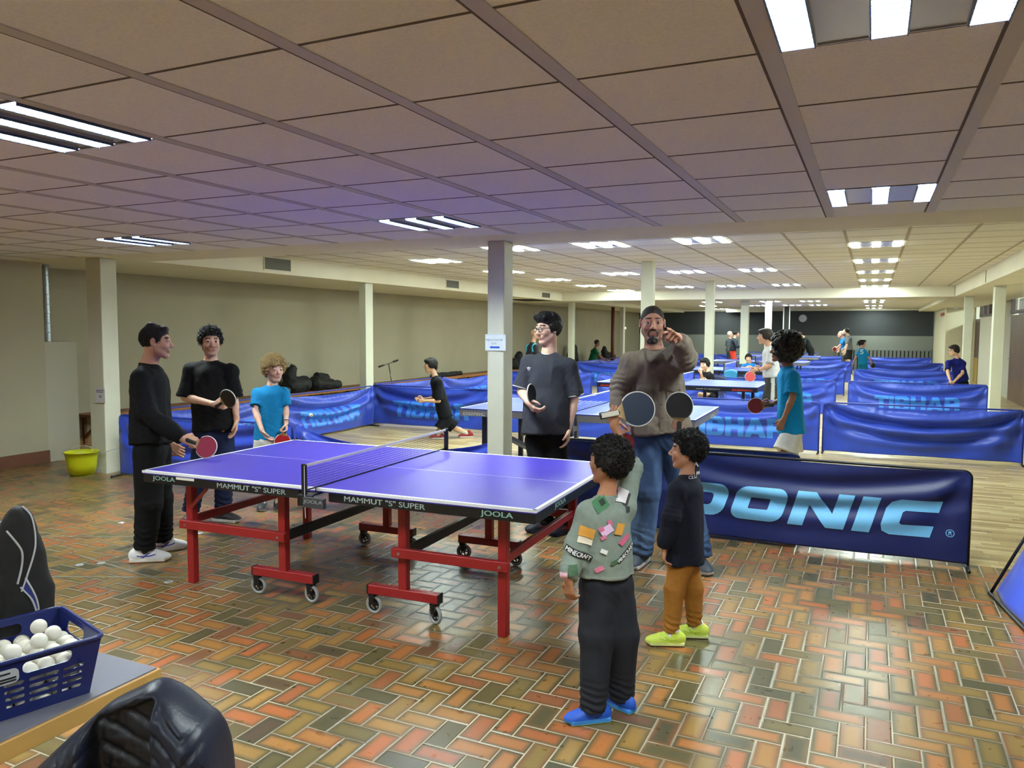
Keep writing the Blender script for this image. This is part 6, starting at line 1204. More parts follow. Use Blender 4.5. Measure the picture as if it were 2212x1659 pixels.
def hair_geo(vo, C, Rm, s, style, rs):
    def W(x, y, z): return C+s*(Rm[0]*x+Rm[1]*y+Rm[2]*z)
    def cut(p, n): return (W(*p), nz(Rm.T@np.array(n, float)))
    E = lambda c, r, k=.01, mode='u', cuts=(): vo.ell(W(*c), [q*s for q in r], Rm, k=k*s, mode=mode, cuts=cuts)
    kind = style['kind']
    if kind == 'none': return
    t = style.get('t', .012)
    fz = style.get('front', .068); nz_ = style.get('nape', -.055)
    # keep what lies above a slanting plane from the forehead hairline to the nape
    n = nz([0, .62*(fz-nz_)/.15*0+(fz-nz_), -.17]); pc = cut((0, .085, fz), n); pb = cut((0, -.095, nz_), n)
    hx = np.array([-.12, -.05, -.02, .0, .022, .030, .040, .058, .085]); hz = np.array([nz_, nz_+.006, -.030, -.012, style.get('burnz', -.012), .0, .034, .052, fz])
    def hl(dy): return lambda px, py, pz: (np.interp(py/s+dy, hx, hz)-4.*np.clip(np.abs(px/s)-.02, 0, 1)**2*(py/s+dy > .05)-(pz/s+.030))*.8*s
    vo.ell(W(0, -.014, .030), [(.074+t*.5)*s, (.092+t*.8)*s, (.086+t)*s], Rm, k=0, fn=hl(-.014))
    if t > .006 and style.get('side', 1):
        for q in (-1, 1): E((q*(.071+t*.3), -.020, .020), (.012+t*.5, .055, .045), .012, cuts=[cut((0, .038, 0), (0, 1, 0))])
    if style.get('burn'):
        for q in (-1, 1): vo.cap(W(q*.073, .018, .02), W(q*.071, .020, -.022), .008*s, .006*s, k=.006*s)
    if kind == 'curly':
        N = style.get('n', 130); R = style.get('r', .016); off = style.get('off', .006)
        for i in range(N):
            v = nz(rs.normal(size=3)); p = np.array([v[0]*(.074+off), -.014+v[1]*(.092+off), .030+v[2]*(.086+off)])
            if (p[1]-.085)*n[1]+(p[2]-fz)*n[2] > .004: continue
            if p[1] > .05 and p[2] < fz: continue
            rr = R*(.7+.6*rs.rand()); E(p+v*rr*.1, (rr, rr, rr), .004)
    if kind == 'afro':
        E((.0, -.034, .050), (.146, .150, .145), .0, cuts=[cut((0, .078, .03), (0, 1, -.25))])
        for i in range(620):
            v = nz(rs.normal(size=3)); p = np.array([0, -.034, .050])+v*np.array([.146, .150, .145])*(.98+.06*rs.rand())
            if p[1]-.25*p[2] > .080: continue
            if p[2] < -.10: continue
            rr = .013+.010*rs.rand(); E(p, (rr, rr, rr), .004)
        E((0, .10, -.055), (.075, .09, .085), .01, 's')
    if kind == 'mop':                              # fuller straight hair with a fringe
        E((0, -.018, .045), (.088, .104, .088), .01, cuts=[cut((0, .085, .052), nz([0, .45, -.9])), cut((0, 0, -.04), (0, 0, -1))])
        E((0, .050, .085), (.066, .052, .030), .02)
        for q in (-1, 1): E((q*.078, -.015, .01), (.016, .050, .055), .02)
        E((0, -.085, -.01), (.066, .030, .065), .02)
    if kind == 'quiff':
        vo.cap(W(-.045, .062, .098), W(.045, .070, .096), .026*s, .024*s, k=.03*s); vo.cap(W(-.05, .02, .115), W(.05, .02, .115), .024*s, k=.03*s)
    if kind == 'fade':
        vo.cap(W(-.03, .060, .092), W(.03, .060, .092), .020*s, k=.03*s); vo.cap(W(-.03, -.03, .112), W(.03, -.03, .112), .020*s, k=.04*s)
    if style.get('tail'):
        E((0, -.11, .05), (.03, .03, .03), .01); vo.cap(W(0, -.12, .05), W(.0, -.15, -.05), .022*s, .012*s, k=.01*s)
    if style.get('beard'):
        for i in range(60):
            a = rs.uniform(-1, 1); p = np.array([a*.026, .070-.35*a*a*.05+rs.uniform(-.006, .008), -.098-rs.rand()*.022]); E(p, (.009, .009, .010), .005)
def strands(C, Rm, s, hr, rs):
    """fine locks growing from the scalp: paths of a few points swept with a small square section"""
    kind = hr['kind']; P = dict(curly=(520, .0021, .040, .0065), afro=(1500, .0017, .045, .008), mop=(700, .0024, .060, 0), quiff=(900, .0026, .055, 0), fade=(900, .0016, .014, 0), short=(300, .0010, .006, 0)).get(kind)
    if not P: return None
    N, rad, ln, hel = P; N = int(N*hr.get('sn', 1)); ln *= hr.get('sl', 1); hel *= hr.get('sh', 1); t = hr.get('t', .012)
    A = np.array([.074+t*.6, .092+t*.8, .086+t]); O = np.array([0, -.014, .030])
    if kind == 'afro': A = np.array([.130, .136, .130]); O = np.array([0, -.034, .050])
    if kind == 'curly': A = A+hr.get('off', .006)
    v = rs.normal(size=(N*4, 3)); v /= np.linalg.norm(v, axis=1, keepdims=True); p = O+v*A
    fz, nz_ = hr.get('front', .068), hr.get('nape', -.055)
    hx = np.array([-.12, -.05, -.02, .0, .022, .030, .040, .058, .085]); hz = np.array([nz_, nz_+.006, -.030, -.012, -.012, .0, .034, .052, fz])
    if kind == 'afro': ok = (p[:, 1]-.25*p[:, 2] < .07) & (p[:, 2] > -.08)
    else: ok = p[:, 2] > np.interp(p[:, 1], hx, hz)+.004
    p = p[ok][:N]; v = v[ok][:N]; N = len(p); K = 9
    nrm = v/A; nrm /= np.linalg.norm(nrm, axis=1, keepdims=True)
    cv = np.array(dict(mop=(.0, .45, -.9), quiff=(-.8, -.25, .1), fade=(0, .6, .0), short=(0, 1, 0)).get(kind, (0, 0, 0)), float)
    d = cv+rs.normal(size=(N, 3))*(.14 if kind in ('mop', 'quiff') else .8); d -= nrm*(d*nrm).sum(1, keepdims=True)*.9; d /= np.linalg.norm(d, axis=1, keepdims=True)+1e-9
    if kind == 'mop': d[p[:, 1] < -.02] = d[p[:, 1] < -.02]*np.array([1, -.2, 1])
    lift = dict(curly=.55, afro=.5, mop=.04, quiff=.03, fade=.08, short=.05)[kind]
    L = ln*(.6+.8*rs.rand(N)); pts = np.zeros((N, K, 3)); ph = rs.rand(N)*6.28; e1 = np.cross(nrm, d); cur = p.copy()
    for k in range(K):
        f = k/(K-1); off = 0
        if hel: off = hel*(e1*np.cos(ph+f*9.5)[:, None]+nrm*np.sin(ph+f*9.5)[:, None])
        pts[:, k] = cur+off; st = d*(1-lift)+nrm*lift*(1-.6*f); cur = cur+st*(L/(K-1))[:, None]
        if kind in ('mop', 'quiff', 'fade', 'short'):
            q = (cur-O)/(A+.0015); r = np.linalg.norm(q, axis=1, keepdims=True); cur = np.where(r < 1, O+(A+.0015)*q/r, np.where(r > 1.03, O+(A+.0015)*q/r*1.02, cur))
    T = np.gradient(pts, axis=1); T /= np.linalg.norm(T, axis=2, keepdims=True)+1e-9
    U = np.cross(T, nrm[:, None, :]); U /= np.linalg.norm(U, axis=2, keepdims=True)+1e-9; W_ = np.cross(T, U)
    rr = rad*np.sin(np.linspace(.5, 2.9, K))[None, :, None]*(.7+.6*rs.rand(N))[:, None, None]*1.2
    ring = np.stack([pts+U*rr, pts+W_*rr*.8, pts-U*rr, pts-W_*rr*.8], 2)          # N,K,4,3
    V = ring.reshape(-1, 3); base = (np.arange(N)*K*4)[:, None, None]+(np.arange(K-1)*4)[None, :, None]; j = np.arange(4)[None, None, :]
    F = np.stack([base+j, base+(j+1) % 4, base+4+(j+1) % 4, base+4+j], -1).reshape(-1, 4)
    return C+s*(V@Rm), F
def wrinkle(V, F, amp, folds=(), fr=7., seed=0., stretch=(1, 1, .55)):
    n = vnormals(V, F); S = np.array(stretch)
    d = (ridge(V*fr*S+seed)-.55)*amp*1.3+(fbm(V*fr*2.6+seed)-.5)*amp*.5
    for (c, r, a, ax_, wl) in folds:
        q = V-np.array(c); w_ = np.exp(-(q*q).sum(1)/(r*r)); h = q@nz(ax_)
        d = d+.8*a*w_*np.sin(h*2*PI/wl+9*fbm(V*11+seed+3)+q[:, 0]*18)*(.35+.9*fbm(V*16+seed+9))
    return V+n*d[:, None]
def shoe(par, org, A, toe, s, base, sole, acc, label=None, lace=None):
    t = nz([toe[0], toe[1], 0]); sd = np.array([-t[1], t[0], 0]); B = np.array([A[0], A[1], 0.])-t*.02*s
    P = lambda a, b, c: B+s*(t*a+sd*b)+np.array([0, 0, c*s]); R = np.stack([sd, t, [0, 0, 1.]])
    vo = Vol(B-.24*s, B+.24*s+np.array([0, 0, .0]), .0030)
    vo.ell(P(-.035, 0, .045), [.038*s, .050*s, .050*s], R, k=0); vo.ell(P(.065, 0, .036), [.043*s, .085*s, .042*s], R, k=.03*s)
    vo.ell(P(.135, 0, .028), [.044*s, .058*s, .032*s], R, k=.03*s); vo.cap(P(-.01, 0, .05), P(-.005, 0, .098), .040*s, .036*s, k=.02*s)
    vo.cap(P(.02, 0, .078), P(.095, 0, .058), .020*s, .018*s, k=.02*s)
    vo.ecap(P(-.055, 0, .012), P(.145, 0, .012), sd, .040*s, .045*s, .020*s, .018*s, k=.004, p=4)
    vo.plane((0, 0, .0015), (0, 0, -1)); V, F = vo.mesh(); z = V[:, 2]/s; q = (V-B)/s; a, b = q@t, q@sd; nb = np.abs(vnormals(V, F)@sd) > .42
    col = np.tile(lin(base), (len(V), 1)); col[z < .028] = lin(sole); col[z < .007] = lin(acc.get('out', sole))
    if acc.get('stripe'):
        m = nb & (z > .032) & (z < .066) & (np.abs((a-.035)-(z-.048)*1.5) < .009); col[m] = lin(acc['stripe'])
        m = nb & (np.abs(z-.044-2.5*(a-.03)**2) < .0042) & (a > -.02) & (a < .10); col[m] = lin(acc['stripe'])
    if acc.get('toe'): m = (a > .13) & (z > .028); col[m] = lin(acc['toe'])
    m = (z > .10) ; col[m] = lin(acc.get('collar', base))
    o = mesh_obj('shoe', V-org, F, M('shoe_surface', (255, 255, 255), .55, vcol=True, bump=.1, bscale=300), par, smooth=True, cols=col)
    if lace:
        tr = bvh_of(V, F); bm = bmesh.new()
        for i in range(5):
            a0 = .035+i*.016; pts = []
            for kk in range(9):
                bb_ = -.022+.044*kk/8; p = P(a0+(.006 if i % 2 else -.004)*(kk/8-.5), bb_, .2); h = tr.ray_cast(Vector(p), Vector((0, 0, -1)))
                if h[0]: pts.append(Vector(h[0])+Vector((0, 0, .002))-Vector(org))
            if len(pts) > 3: add_tube(bm, pts, .0022*s**.5, 5)
        bm_obj('laces', bm, M('lace_%d%d%d' % lace, lace, .7), o)
    return o
def person(key, st):
    sp = PP[key]; J = {k: np.array(v) for k, v in sp['J'].items()}; H = sp['H']; s = H/1.75; b = st.get('build', 1.); hh = sp['hh']/.235
    for a in ('aL', 'aR'):
        if not st.get('sit') or True: J[a][2] = .078*s+st.get('lift', 0)
    for kx, ax_ in (('kL', 'aL'), ('kR', 'aR')):
        if st.get('kz'): J[kx][2] = st['kz']
    org = np.array([(J['aL'][0]+J['aR'][0])/2, (J['aL'][1]+J['aR'][1])/2, 0.])
    if st.get('org'): org = np.array(st['org'])
    far = st.get('far', 0); hv = (.0037 if H > 1.3 else .0034) if not far else (.0062 if far == 1 else .010)
    r = empty('person', org, 0, st['label'], 'person', st.get('group')); face = nz(sp['face']); body = nz([sp['body'][0], sp['body'][1], 0])
    Rm = rotm(face); side = nz(J['sL']-J['sR']) if np.linalg.norm(J['sL']-J['sR']) > .05 else np.cross([0, 0, 1], body)
    spine = nz(J['neck']-J['pel']); pel = J['pel']; nk = J['neck']; C = J['head']
    hs = nz(np.cross([0, 0, 1.], body)); hip = {'L': pel+hs*.074*s-np.array([0, 0, .03*s]), 'R': pel-hs*.074*s-np.array([0, 0, .03*s])}
    for q in 'LR': J['s'+q] = J['s'+q]-spine*.026*s
    pts = np.array(list(J.values())+[C+.15*hh*nz([1, 1, 1]), C-.13*hh*nz([1, 1, 1])]); lo, hi = pts.min(0)-.17, pts.max(0)+.19; lo[2] = min(lo[2], .0)
    hi[2] = max(hi[2], C[2]+.14*hh)
    # ---- body: one continuous skin surface
    vo = Vol(lo, hi, hv); up = nk-pel
    vo.ecap(pel-spine*.02*s, nk-spine*.25*s, side, .130*s*b, .125*s*b, .084*s*b, .078*s*b, k=0)
    vo.cap(J['sL']-np.array([0, 0, .03*s]), J['sR']-np.array([0, 0, .03*s]), .034*s, k=.03)
    vo.cap(C+hh*(Rm[1]*-.018+Rm[2]*-.035), nk-spine*.02*s, .048*s*b, .056*s*b, k=.018); vo.cap(nk-spine*.02*s, nk-spine*.13*s, .056*s*b, .050*s, k=.02)
    head_geo(vo, C, Rm, hh, child=1. if H < 1.5 else 0.)
    for q in 'LR':
        S_, El, Wr = J['s'+q], J['e'+q], J['w'+q]
        vo.cap(S_, El, .045*s*b, .034*s*b, k=.02); vo.cap(El, El+(Wr-El)*.35, .036*s*b, .036*s*b, k=.012); vo.cap(El+(Wr-El)*.3, Wr, .035*s*b, .0235*s, k=.012, )
        d, n = nz(sp['hd'+q]), nz(sp['hn'+q]); n = nz(n-d*(n@d)); t = np.cross(d, n)*(1 if q == 'R' else -1)
        if st.get('flip'+q): t = -t
        hsr = st.get('hand', {}).get(q, {}); vo.cap(Wr-d*.01*s, Wr+d*.02*s, .024*s, .022*s, k=.012)
        if far < 2: hand_geo(vo, Wr+d*.01*s, d, n, t, s*hsr.get('s', 1.02), hsr.get('curl', (.35, .4, .45, .5)), hsr.get('spread', 0), hsr.get('thumb', .35))
        else: hand_geo(vo, Wr+d*.01*s, d, n, t, s*1.15, (.4, .4, .4, .4), 0, .3)
        vo.cap(hip[q]-np.array([0, 0, .03*s]), J['k'+q], .066*s*b, .050*s, k=.03); vo.cap(J['k'+q], J['k'+q]+(J['a'+q]-J['k'+q])*.3, .051*s, .054*s, k=.015); vo.cap(J['k'+q]+(J['a'+q]-J['k'+q])*.25, J['a'+q], .053*s, .034*s, k=.015)
        vo.cap(J['a'+q], J['a'+q]+nz([sp['toe'+q][0], sp['toe'+q][1], 0])*.07*s-np.array([0, 0, .035*s]), .032*s, .026*s, k=.02)
    V, F = vo.mesh(); sk = np.array(lin(st['skin'])); cols = np.tile(sk, (len(V), 1)); cols *= (1+.10*(fbm(V*14)-.5))[:, None]
    q_ = (V-C)@Rm.T/hh; ck = np.exp(-(((np.abs(q_[:, 0])-.038)/.018)**2+((q_[:, 1]-.07)/.03)**2+((q_[:, 2]+.022)/.018)**2))*(np.abs(q_[:, 2]) < .12)
    cols = cols*(1-.10*ck[:, None])+np.array(lin(st.get('lip', (170, 96, 88))))*.10*ck[:, None]
    brow = lin(st.get('brow', (30, 22, 18)))
    head_cols(V, C, Rm, hh, cols, sk, lin(st.get('lip', (158, 88, 82))), brow, (lin(st['stub'][0]), st['stub'][1]) if st.get('stub') else None, lin(st['beard']) if st.get('beard') else None)
    sk_ = st.get('socks', (.19*s, (30, 30, 34)) if st['bottom']['kind'] == 'pants' else (.12*s, (214, 214, 210))); cols[(V[:, 2] < sk_[0])] = lin(sk_[1])
    bo = mesh_obj('body', V-org, F, SKM, r, smooth=True, cols=cols)
    if far < 2: eyes(r, org, C, Rm, hh, st.get('iris', (56, 36, 24)))
    rs = np.random.RandomState(abs(hash_(key)) % 1000)
    # ---- hair
    hr = st['hair']
    if hr['kind'] != 'none':
        vo = Vol(C-.20*hh, C+.20*hh, .0042 if not far else .007); hair_geo(vo, C, Rm, hh, hr, rs); Vh, Fh = vo.mesh()
        if len(Vh):
            nh = vnormals(Vh, Fh); a = hr.get('amp', .004); q = (Vh-C)@Rm.T/hh
            if hr['kind'] in ('curly', 'afro'): dd = (ridge(Vh*70)-.5)*a*1.6+(fbm(Vh*40)-.5)*a
            else:
                ang = np.arctan2(q[:, 0], q[:, 1]+.02); dd = (ridge(np.stack([ang*9+q[:, 2]*20, q[:, 2]*14, q[:, 1]*16], 1)+3, 2)-.5)*a+(fbm(Vh*60)-.5)*a*.5
            Vh = Vh+nh*dd[:, None]; sd_ = strands(C, Rm, hh, hr, rs) if not far else None
            if sd_ is not None: Fh = np.concatenate([Fh, sd_[1]+len(Vh)]); Vh = np.concatenate([Vh, sd_[0]])
            mesh_obj('hair', Vh-org, Fh, hair_mat(hr['name'], hr['col']), r, smooth=True)
    out = {}
    # ---- trousers or shorts
    bt = st['bottom']; e = bt.get('ease', .018)*s
    vo = Vol(lo, hi, .0068 if not far else .011); waist = pel+spine*.10*s
    vo.ecap(waist-spine*.02*s, pel-spine*.02*s, hs, .138*s*b, .146*s*b, .096*s*b, .104*s*b, k=0)
    for q in 'LR':
        K_, A_ = J['k'+q], J['a'+q].copy(); A_ = A_+(K_-A_)*bt.get('rise', 0.)
        if bt['kind'] == 'shorts':
            E_ = hip[q]+(K_-hip[q])*bt.get('len', .95); dn = nz(K_-hip[q]); vo.cap(hip[q], E_+dn*.03*s, .078*s*b+e*.8, .075*s*b+e*1.9, k=.03, cuts=[(E_, dn)])
        else:
            dn = nz(A_-K_); w0, w1 = bt.get('knee', .060)*s+e*.7, bt.get('hem', .055)*s+e*.4
            vo.cap(hip[q]-np.array([0, 0, .03*s]), K_, .076*s*b+e*.7, w0, k=.03); vo.cap(K_, A_+dn*.02, w0, w1, k=.02, cuts=[(A_+dn*.012*s, dn)])
    vo.plane(pel+spine*.095*s, spine); V, F = vo.mesh()
    folds = []
    for q in 'LR':
        if bt['kind'] != 'shorts': folds += [(J['a'+q]+np.array([0, 0, .06*s]), .11*s, bt.get('stack', .007)*s, (0.15, 0, 1), .045*s), (J['k'+q], .09*s, .004*s, (0, 0, 1), .05*s)]
    folds.append((pel-spine*.05*s, .12*s, .004*s, (.5, .3, .6), .05*s))
    V = wrinkle(V, F, bt.get('wr', .010)*s, folds, seed=rs.rand()*20)
    c = np.tile(lin(bt['col']), (len(V), 1))
    if bt.get('colf'): bt['colf'](V, c, J, s, hs, hip)
    po = mesh_obj('trousers' if bt['kind'] != 'shorts' else 'shorts', V-org, F, M('cloth_v_%s' % key, (255, 255, 255), bt.get('rough', .85), vcol=True, noise=bt.get('noise', .05), scale=bt.get('nscale', 40), bump=.25, bscale=500, spec=.2), r, smooth=True, cols=c); out['pants'] = (V, F, po)
    # ---- top
    tp = st['top']; e = tp.get('ease', .016)*s
    vo = Vol(lo, hi, .0062 if not far else .011); hem = tp.get('hem', .02); ch = nk-spine*.13*s
    ch = nk-spine*.165*s; hemp = pel+spine*hem*s; bodyR = tp.get('belly', 0.)
    vo.ecap(hemp-spine*.05*s, ch, side, .158*s*b+e, .140*s*b+e*.6, .110*s*b+e+bodyR, .096*s*b+e*.7, k=0, cuts=[(hemp, -spine)])
    if bodyR: fw = nz(np.cross(side, spine)); fw = fw*np.sign(fw@body) if abs(fw@body) > 0 else fw; vo.ell(pel+spine*.17*s+fw*.05*s, [.13*s, .09*s, .15*s], np.stack([side, fw, spine]), k=.06, cuts=[(hemp, -spine)])
    vo.cap(J['sL']-spine*.012*s, J['sR']-spine*.012*s, .044*s*b+e*.3, k=.045)
    ncen = nk-spine*.020*s; vo.cap(nk-spine*.02*s, nk-spine*.13*s, .067*s, .100*s, k=.025, cuts=[(ncen, nz(spine-.22*nz(np.cross(side, spine))*(-np.sign(np.cross(side, spine)@body))))])
    vo.cap(nk-spine*.055*s, J['sL'], .046*s, .038*s*b+e*.3, k=.03); vo.cap(nk-spine*.055*s, J['sR'], .046*s, .038*s*b+e*.3, k=.03)
    for q in 'LR':
        S_, El, Wr = J['s'+q], J['e'+q], J['w'+q]; a1, a2 = .043*s*b+e*.5, .039*s*b+e*tp.get('slv', 1.3)*.8
        if tp['kind'] == 'tee':
            E_ = S_+(El-S_)*tp.get('len', .85); dn = nz(El-S_); vo.cap(S_, E_+dn*.05*s, a1, a2*1.05, k=.03, cuts=[(E_, dn)])
        else:
            cf = tp.get('cuffR', tp.get('cuff', .95)) if q == 'R' else tp.get('cuff', .95); dn = nz(Wr-El); E_ = El+(Wr-El)*cf
            vo.cap(S_, El, a1, a2*.97, k=.03)
            if cf > .5: vo.cap(El, El+(Wr-El)*.75*cf, a2*.97, a2*.86, k=.02); vo.cap(El+(Wr-El)*.7*cf, E_+dn*.02, a2*.86, .034*s+e*.35, k=.015, cuts=[(E_, dn)])
            else: vo.cap(El, E_+dn*.02, a2*.97, a2*.95, k=.02, cuts=[(E_, dn)])
    V, F = vo.mesh()
    folds = []
    for q in 'LR':
        folds += [(J['e'+q], .09*s, tp.get('ef', .006)*s, nz(J['w'+q]-J['s'+q]), .04*s), (J['s'+q]-np.array([0, 0, .07*s]), .09*s, .004*s, nz(J['e'+q]-J['s'+q]+side*.3), .05*s)]
        if tp['kind'] != 'tee': folds.append((J['w'+q], .08*s, .004*s, nz(J['w'+q]-J['e'+q]), .03*s))
    folds.append((hemp+spine*.06*s, .16*s, .005*s, nz(spine+side*.3), .07*s))
    q_ = V-hemp; hz_ = q_@spine; fx_ = q_@side; fy_ = q_@nz(np.cross(side, spine)); ph = np.arctan2(fx_, fy_); w_ = np.clip(1-hz_/(.30*s), 0, 1)*(np.hypot(fx_, fy_) < .26*s)*tp.get('drape', 1.)
    V = V+vnormals(V, F)*((np.sin(ph*7+5*fbm(V*4+rs.rand()*9))*.5+np.sin(ph*3+2+4*fbm(V*3)))*w_*.0055*s)[:, None]
    V = wrinkle(V, F, tp.get('wr', .010)*1.5*s, folds, seed=rs.rand()*20, fr=tp.get('fr', 6.5))
    c = np.tile(lin(tp['col']), (len(V), 1))
    if tp.get('colf'): tp['colf'](V, c, J, s, side, spine, nk)
    to = mesh_obj(tp.get('name', 'shirt'), V-org, F, M('cloth_t_%s' % key, (255, 255, 255), tp.get('rough', .85), vcol=True, noise=.05, scale=40, bump=.25, bscale=500, spec=.2), r, smooth=True, cols=c); out['top'] = (V, F, to)
    if far < 2:
        bm = bmesh.new(); fwd = nz(np.cross(side, spine)); cen = nk-spine*.022*s
        cr = tp.get('cr', .065)*s; pts = [cen+side*cr*1.05*math.cos(a)+fwd*cr*.98*math.sin(a)+spine*(-.014*s*math.sin(a)*np.sign(fwd@body)) for a in [2*PI*i/28 for i in range(28)]]
        add_tube(bm, [Vector(p-org) for p in pts], .009*s if tp.get('rib') else .006*s, 8, closed=True); bm_obj('collar', bm, cloth('collar_'+key, tp.get('collar', tp['col'])), to, smooth=True)
    # ---- shoes
    sh = st.get('shoe')
    if sh:
        for q in 'LR': shoe(r, org, J['a'+q]*np.array([1, 1, 0])+np.array([0, 0, 0]), sp['toe'+q], s*sh.get('k', 1.05), sh['base'], sh['sole'], sh.get('acc', {}), lace=sh.get('lace'))
    out.update(root=r, org=org, J=J, C=C, Rm=Rm, hh=hh, s=s, side=side, spine=spine, body=bo, nk=nk, pel=pel); return out
def hash_(k): return sum((i+3)*ord(c)*7 for i, c in enumerate(k))
def watch(P, q, name='wristwatch', col=BLACK):
    W, El = P['J']['w'+q], P['J']['e'+q]; a = nz(W-El); u = nz(np.cross(a, [0, 0, 1.])); v = np.cross(a, u); c = W-a*.012; R_ = .0285*P['s']
    bm = bmesh.new(); add_tube(bm, [Vector(c+R_*(u*math.cos(t)+v*math.sin(t))-P['org']) for t in [2*PI*i/20 for i in range(20)]], .006, 8, closed=True); add_box(bm, Vector(c+u*R_*1.05-P['org']), (.018, .024, .024), .004)
    bm_obj(name, bm, col, P['root'], smooth=True)
def glasses(P, mat):
    C, Rm, s, org = P['C'], P['Rm'], P['hh'], P['org']; W = lambda x, y, z: Vector(C+s*(Rm[0]*x+Rm[1]*y+Rm[2]*z)-org)
    r = empty('glasses', (0, 0, 0)); r.parent = P['root']; bm = bmesh.new()
    for q in (-1, 1):
        add_tube(bm, [W(q*.034+.0245*math.cos(t)*(1 if abs(math.cos(t)) < .99 else 1), .101-.004*abs(math.cos(t)), .004+.0185*math.sin(t)) for t in [2*PI*i/26 for i in range(26)]], .0025*s, 6, closed=True)
        add_tube(bm, [W(q*.0585, .097, .010), W(q*.074, .06, .012), W(q*.084, .0, .010), W(q*.082, -.02, -.004)], .0024*s, 6)
    add_tube(bm, [W(-.0095, .103, .006), W(0, .108, .009), W(.0095, .103, .006)], .0024*s, 6)
    o = bm_obj('glasses_frame', bm, mat, P['root'], smooth=True); bpy.data.objects.remove(r)
    for q in (-1, 1):
        bm = bmesh.new(); vs = [bm.verts.new(W(q*.034+.0235*math.cos(t), .1005-.003*abs(math.cos(t)), .004+.0175*math.sin(t))) for t in [2*PI*i/26 for i in range(26)]]; bm.faces.new(vs); bm_obj('lens', bm, M('lens_glass', (235, 240, 245), .03, alpha=.12, spec=.8), o)
# ---------------------------------------------------------------- the people nearest the camera
SH_W = dict(base=(226, 226, 228), sole=(220, 216, 206), acc=dict(stripe=(44, 48, 150), out=(170, 120, 80)), lace=(230, 230, 230))
GRIPH = dict(curl=(1.05, 1.1, 1.15, 1.15), thumb=.9)
p1 = person('man1', dict(label='man in all-black clothes with short dark hair, holding a crimson bat', skin=(190, 142, 112), stub=((120, 94, 74), .30), brow=(34, 24, 20), build=1.10,
  hair=dict(kind='fade', name='darkbrown', col=(20, 15, 13), t=.006, side=0, front=.066, nape=-.035, amp=.004),
  top=dict(kind='long', name='sweater', col=(15, 15, 18), hem=.015, ease=.022, cuff=1.0, wr=.012, collar=(12, 12, 14)), bottom=dict(kind='pants', col=(13, 13, 15), ease=.030, hem=.060, knee=.066, stack=.012, wr=.014, rise=.06), shoe=SH_W,
  hand=dict(R=GRIPH, L=dict(curl=(.6, .7, .8, .8), thumb=.6))))
bat((-4.345, 3.945, .880), (-4.226, 3.970, .846), (.35, -.90, .25), 'pink', 'black', 'crimson bat held out by the man in black, over the table corner')
def jeansf(col2):
    def f(V, c, J, s, hs, hip):
        m = np.clip(fbm(V*np.array([9, 9, 3.5]))*2.2-.75, 0, 1)[:, None]; c[:] = c*(1-m)+np.array(lin(col2))*m
    return f
p2 = person('man2', dict(label='young man in oversized black T-shirt with curly black hair, facing the camera', skin=(204, 160, 134), stub=((60, 46, 40), .28), beard=None, brow=(22, 16, 14), 
  hair=dict(kind='curly', name='black', col=(14, 12, 12), t=.008, front=.066, nape=-.02, n=170, r=.012, off=.008, amp=.005, side=1, sh=1.1, sl=.8),
  top=dict(kind='tee', name='t_shirt', col=(14, 14, 16), hem=-.02, ease=.028, len=.98, slv=1.6, wr=.014, collar=(16, 16, 18)), bottom=dict(kind='pants', col=(20, 26, 50), ease=.026, hem=.058, knee=.062, stack=.012, rise=.08, colf=jeansf((30, 40, 74))),
  shoe=dict(base=(30, 30, 34), sole=(214, 214, 214), acc=dict(out=(200, 200, 200))), hand=dict(R=GRIPH)))
bat((-4.945, 4.80, 1.045), (-4.84, 4.79, 1.098), (.65, -.72, .12), 'black', 'red', 'black bat held at waist height by the young man in the black T-shirt')
p3 = person('blond', dict(label='child with curly blond hair in turquoise T-shirt and white shorts', skin=(216, 172, 150), lip=(186, 104, 96), brow=(140, 112, 76), iris=(60, 80, 100),
  hair=dict(kind='curly', name='blond', col=(176, 150, 100), t=.010, front=.058, nape=-.075, n=260, r=.017, off=.020, amp=.006, sn=1.8, sh=1.5, sl=1.1), top=dict(kind='tee', name='t_shirt', col=(22, 128, 184), hem=-.0, ease=.026, len=.72, slv=1.5, wr=.010, collar=(40, 140, 190)),
  bottom=dict(kind='shorts', col=(222, 220, 214), ease=.030, len=.9, wr=.012), shoe=dict(base=(40, 42, 48), sole=(150, 150, 150), acc={}), hand=dict(L=GRIPH, R=dict(curl=(.5, .6, .7, .75), thumb=.4))))
watch(p3, 'L')
bat((-4.869, 5.50, .735), (-4.89, 5.485, .640), (.85, -.5, .1), 'red', 'black', 'red bat hanging from the hand of the blond child', s=.95)
def runf(V, c, J, s, side, spine, nk): pass
p4 = person('runner', dict(label='boy in black T-shirt and shorts running behind the barriers', skin=(222, 176, 146), hair=dict(kind='mop', name='black', col=(26, 23, 21), t=.010, front=.060, nape=-.05, amp=.006), far=1, lift=0,
  top=dict(kind='tee', name='t_shirt', col=(22, 24, 30), hem=.0, ease=.026, len=.95, slv=1.5), bottom=dict(kind='shorts', col=(22, 24, 28), ease=.030, len=.85), shoe=dict(base=(150, 30, 34), sole=(220, 220, 220)), hand=dict(L=dict(curl=(.9, .9, .9, .9), thumb=.8))))
SHG = dict(base=(24, 26, 40), sole=(30, 44, 92), acc=dict(out=(20, 20, 30), stripe=(120, 40, 50)), lace=(30, 40, 90))
def trim5(V, c, J, s, side, spine, nk):
    for q in 'LR':
        S_, El = J['s'+q], J['e'+q]; d = nz(El-S_); h = (V-S_)@d-np.linalg.norm(El-S_)*.88; rad = np.linalg.norm((V-S_)-((V-S_)@d)[:, None]*d, axis=1)
        m = (h > -.010) & (rad < .10*s) & (h < .03); c[m] = lin((196, 196, 192))
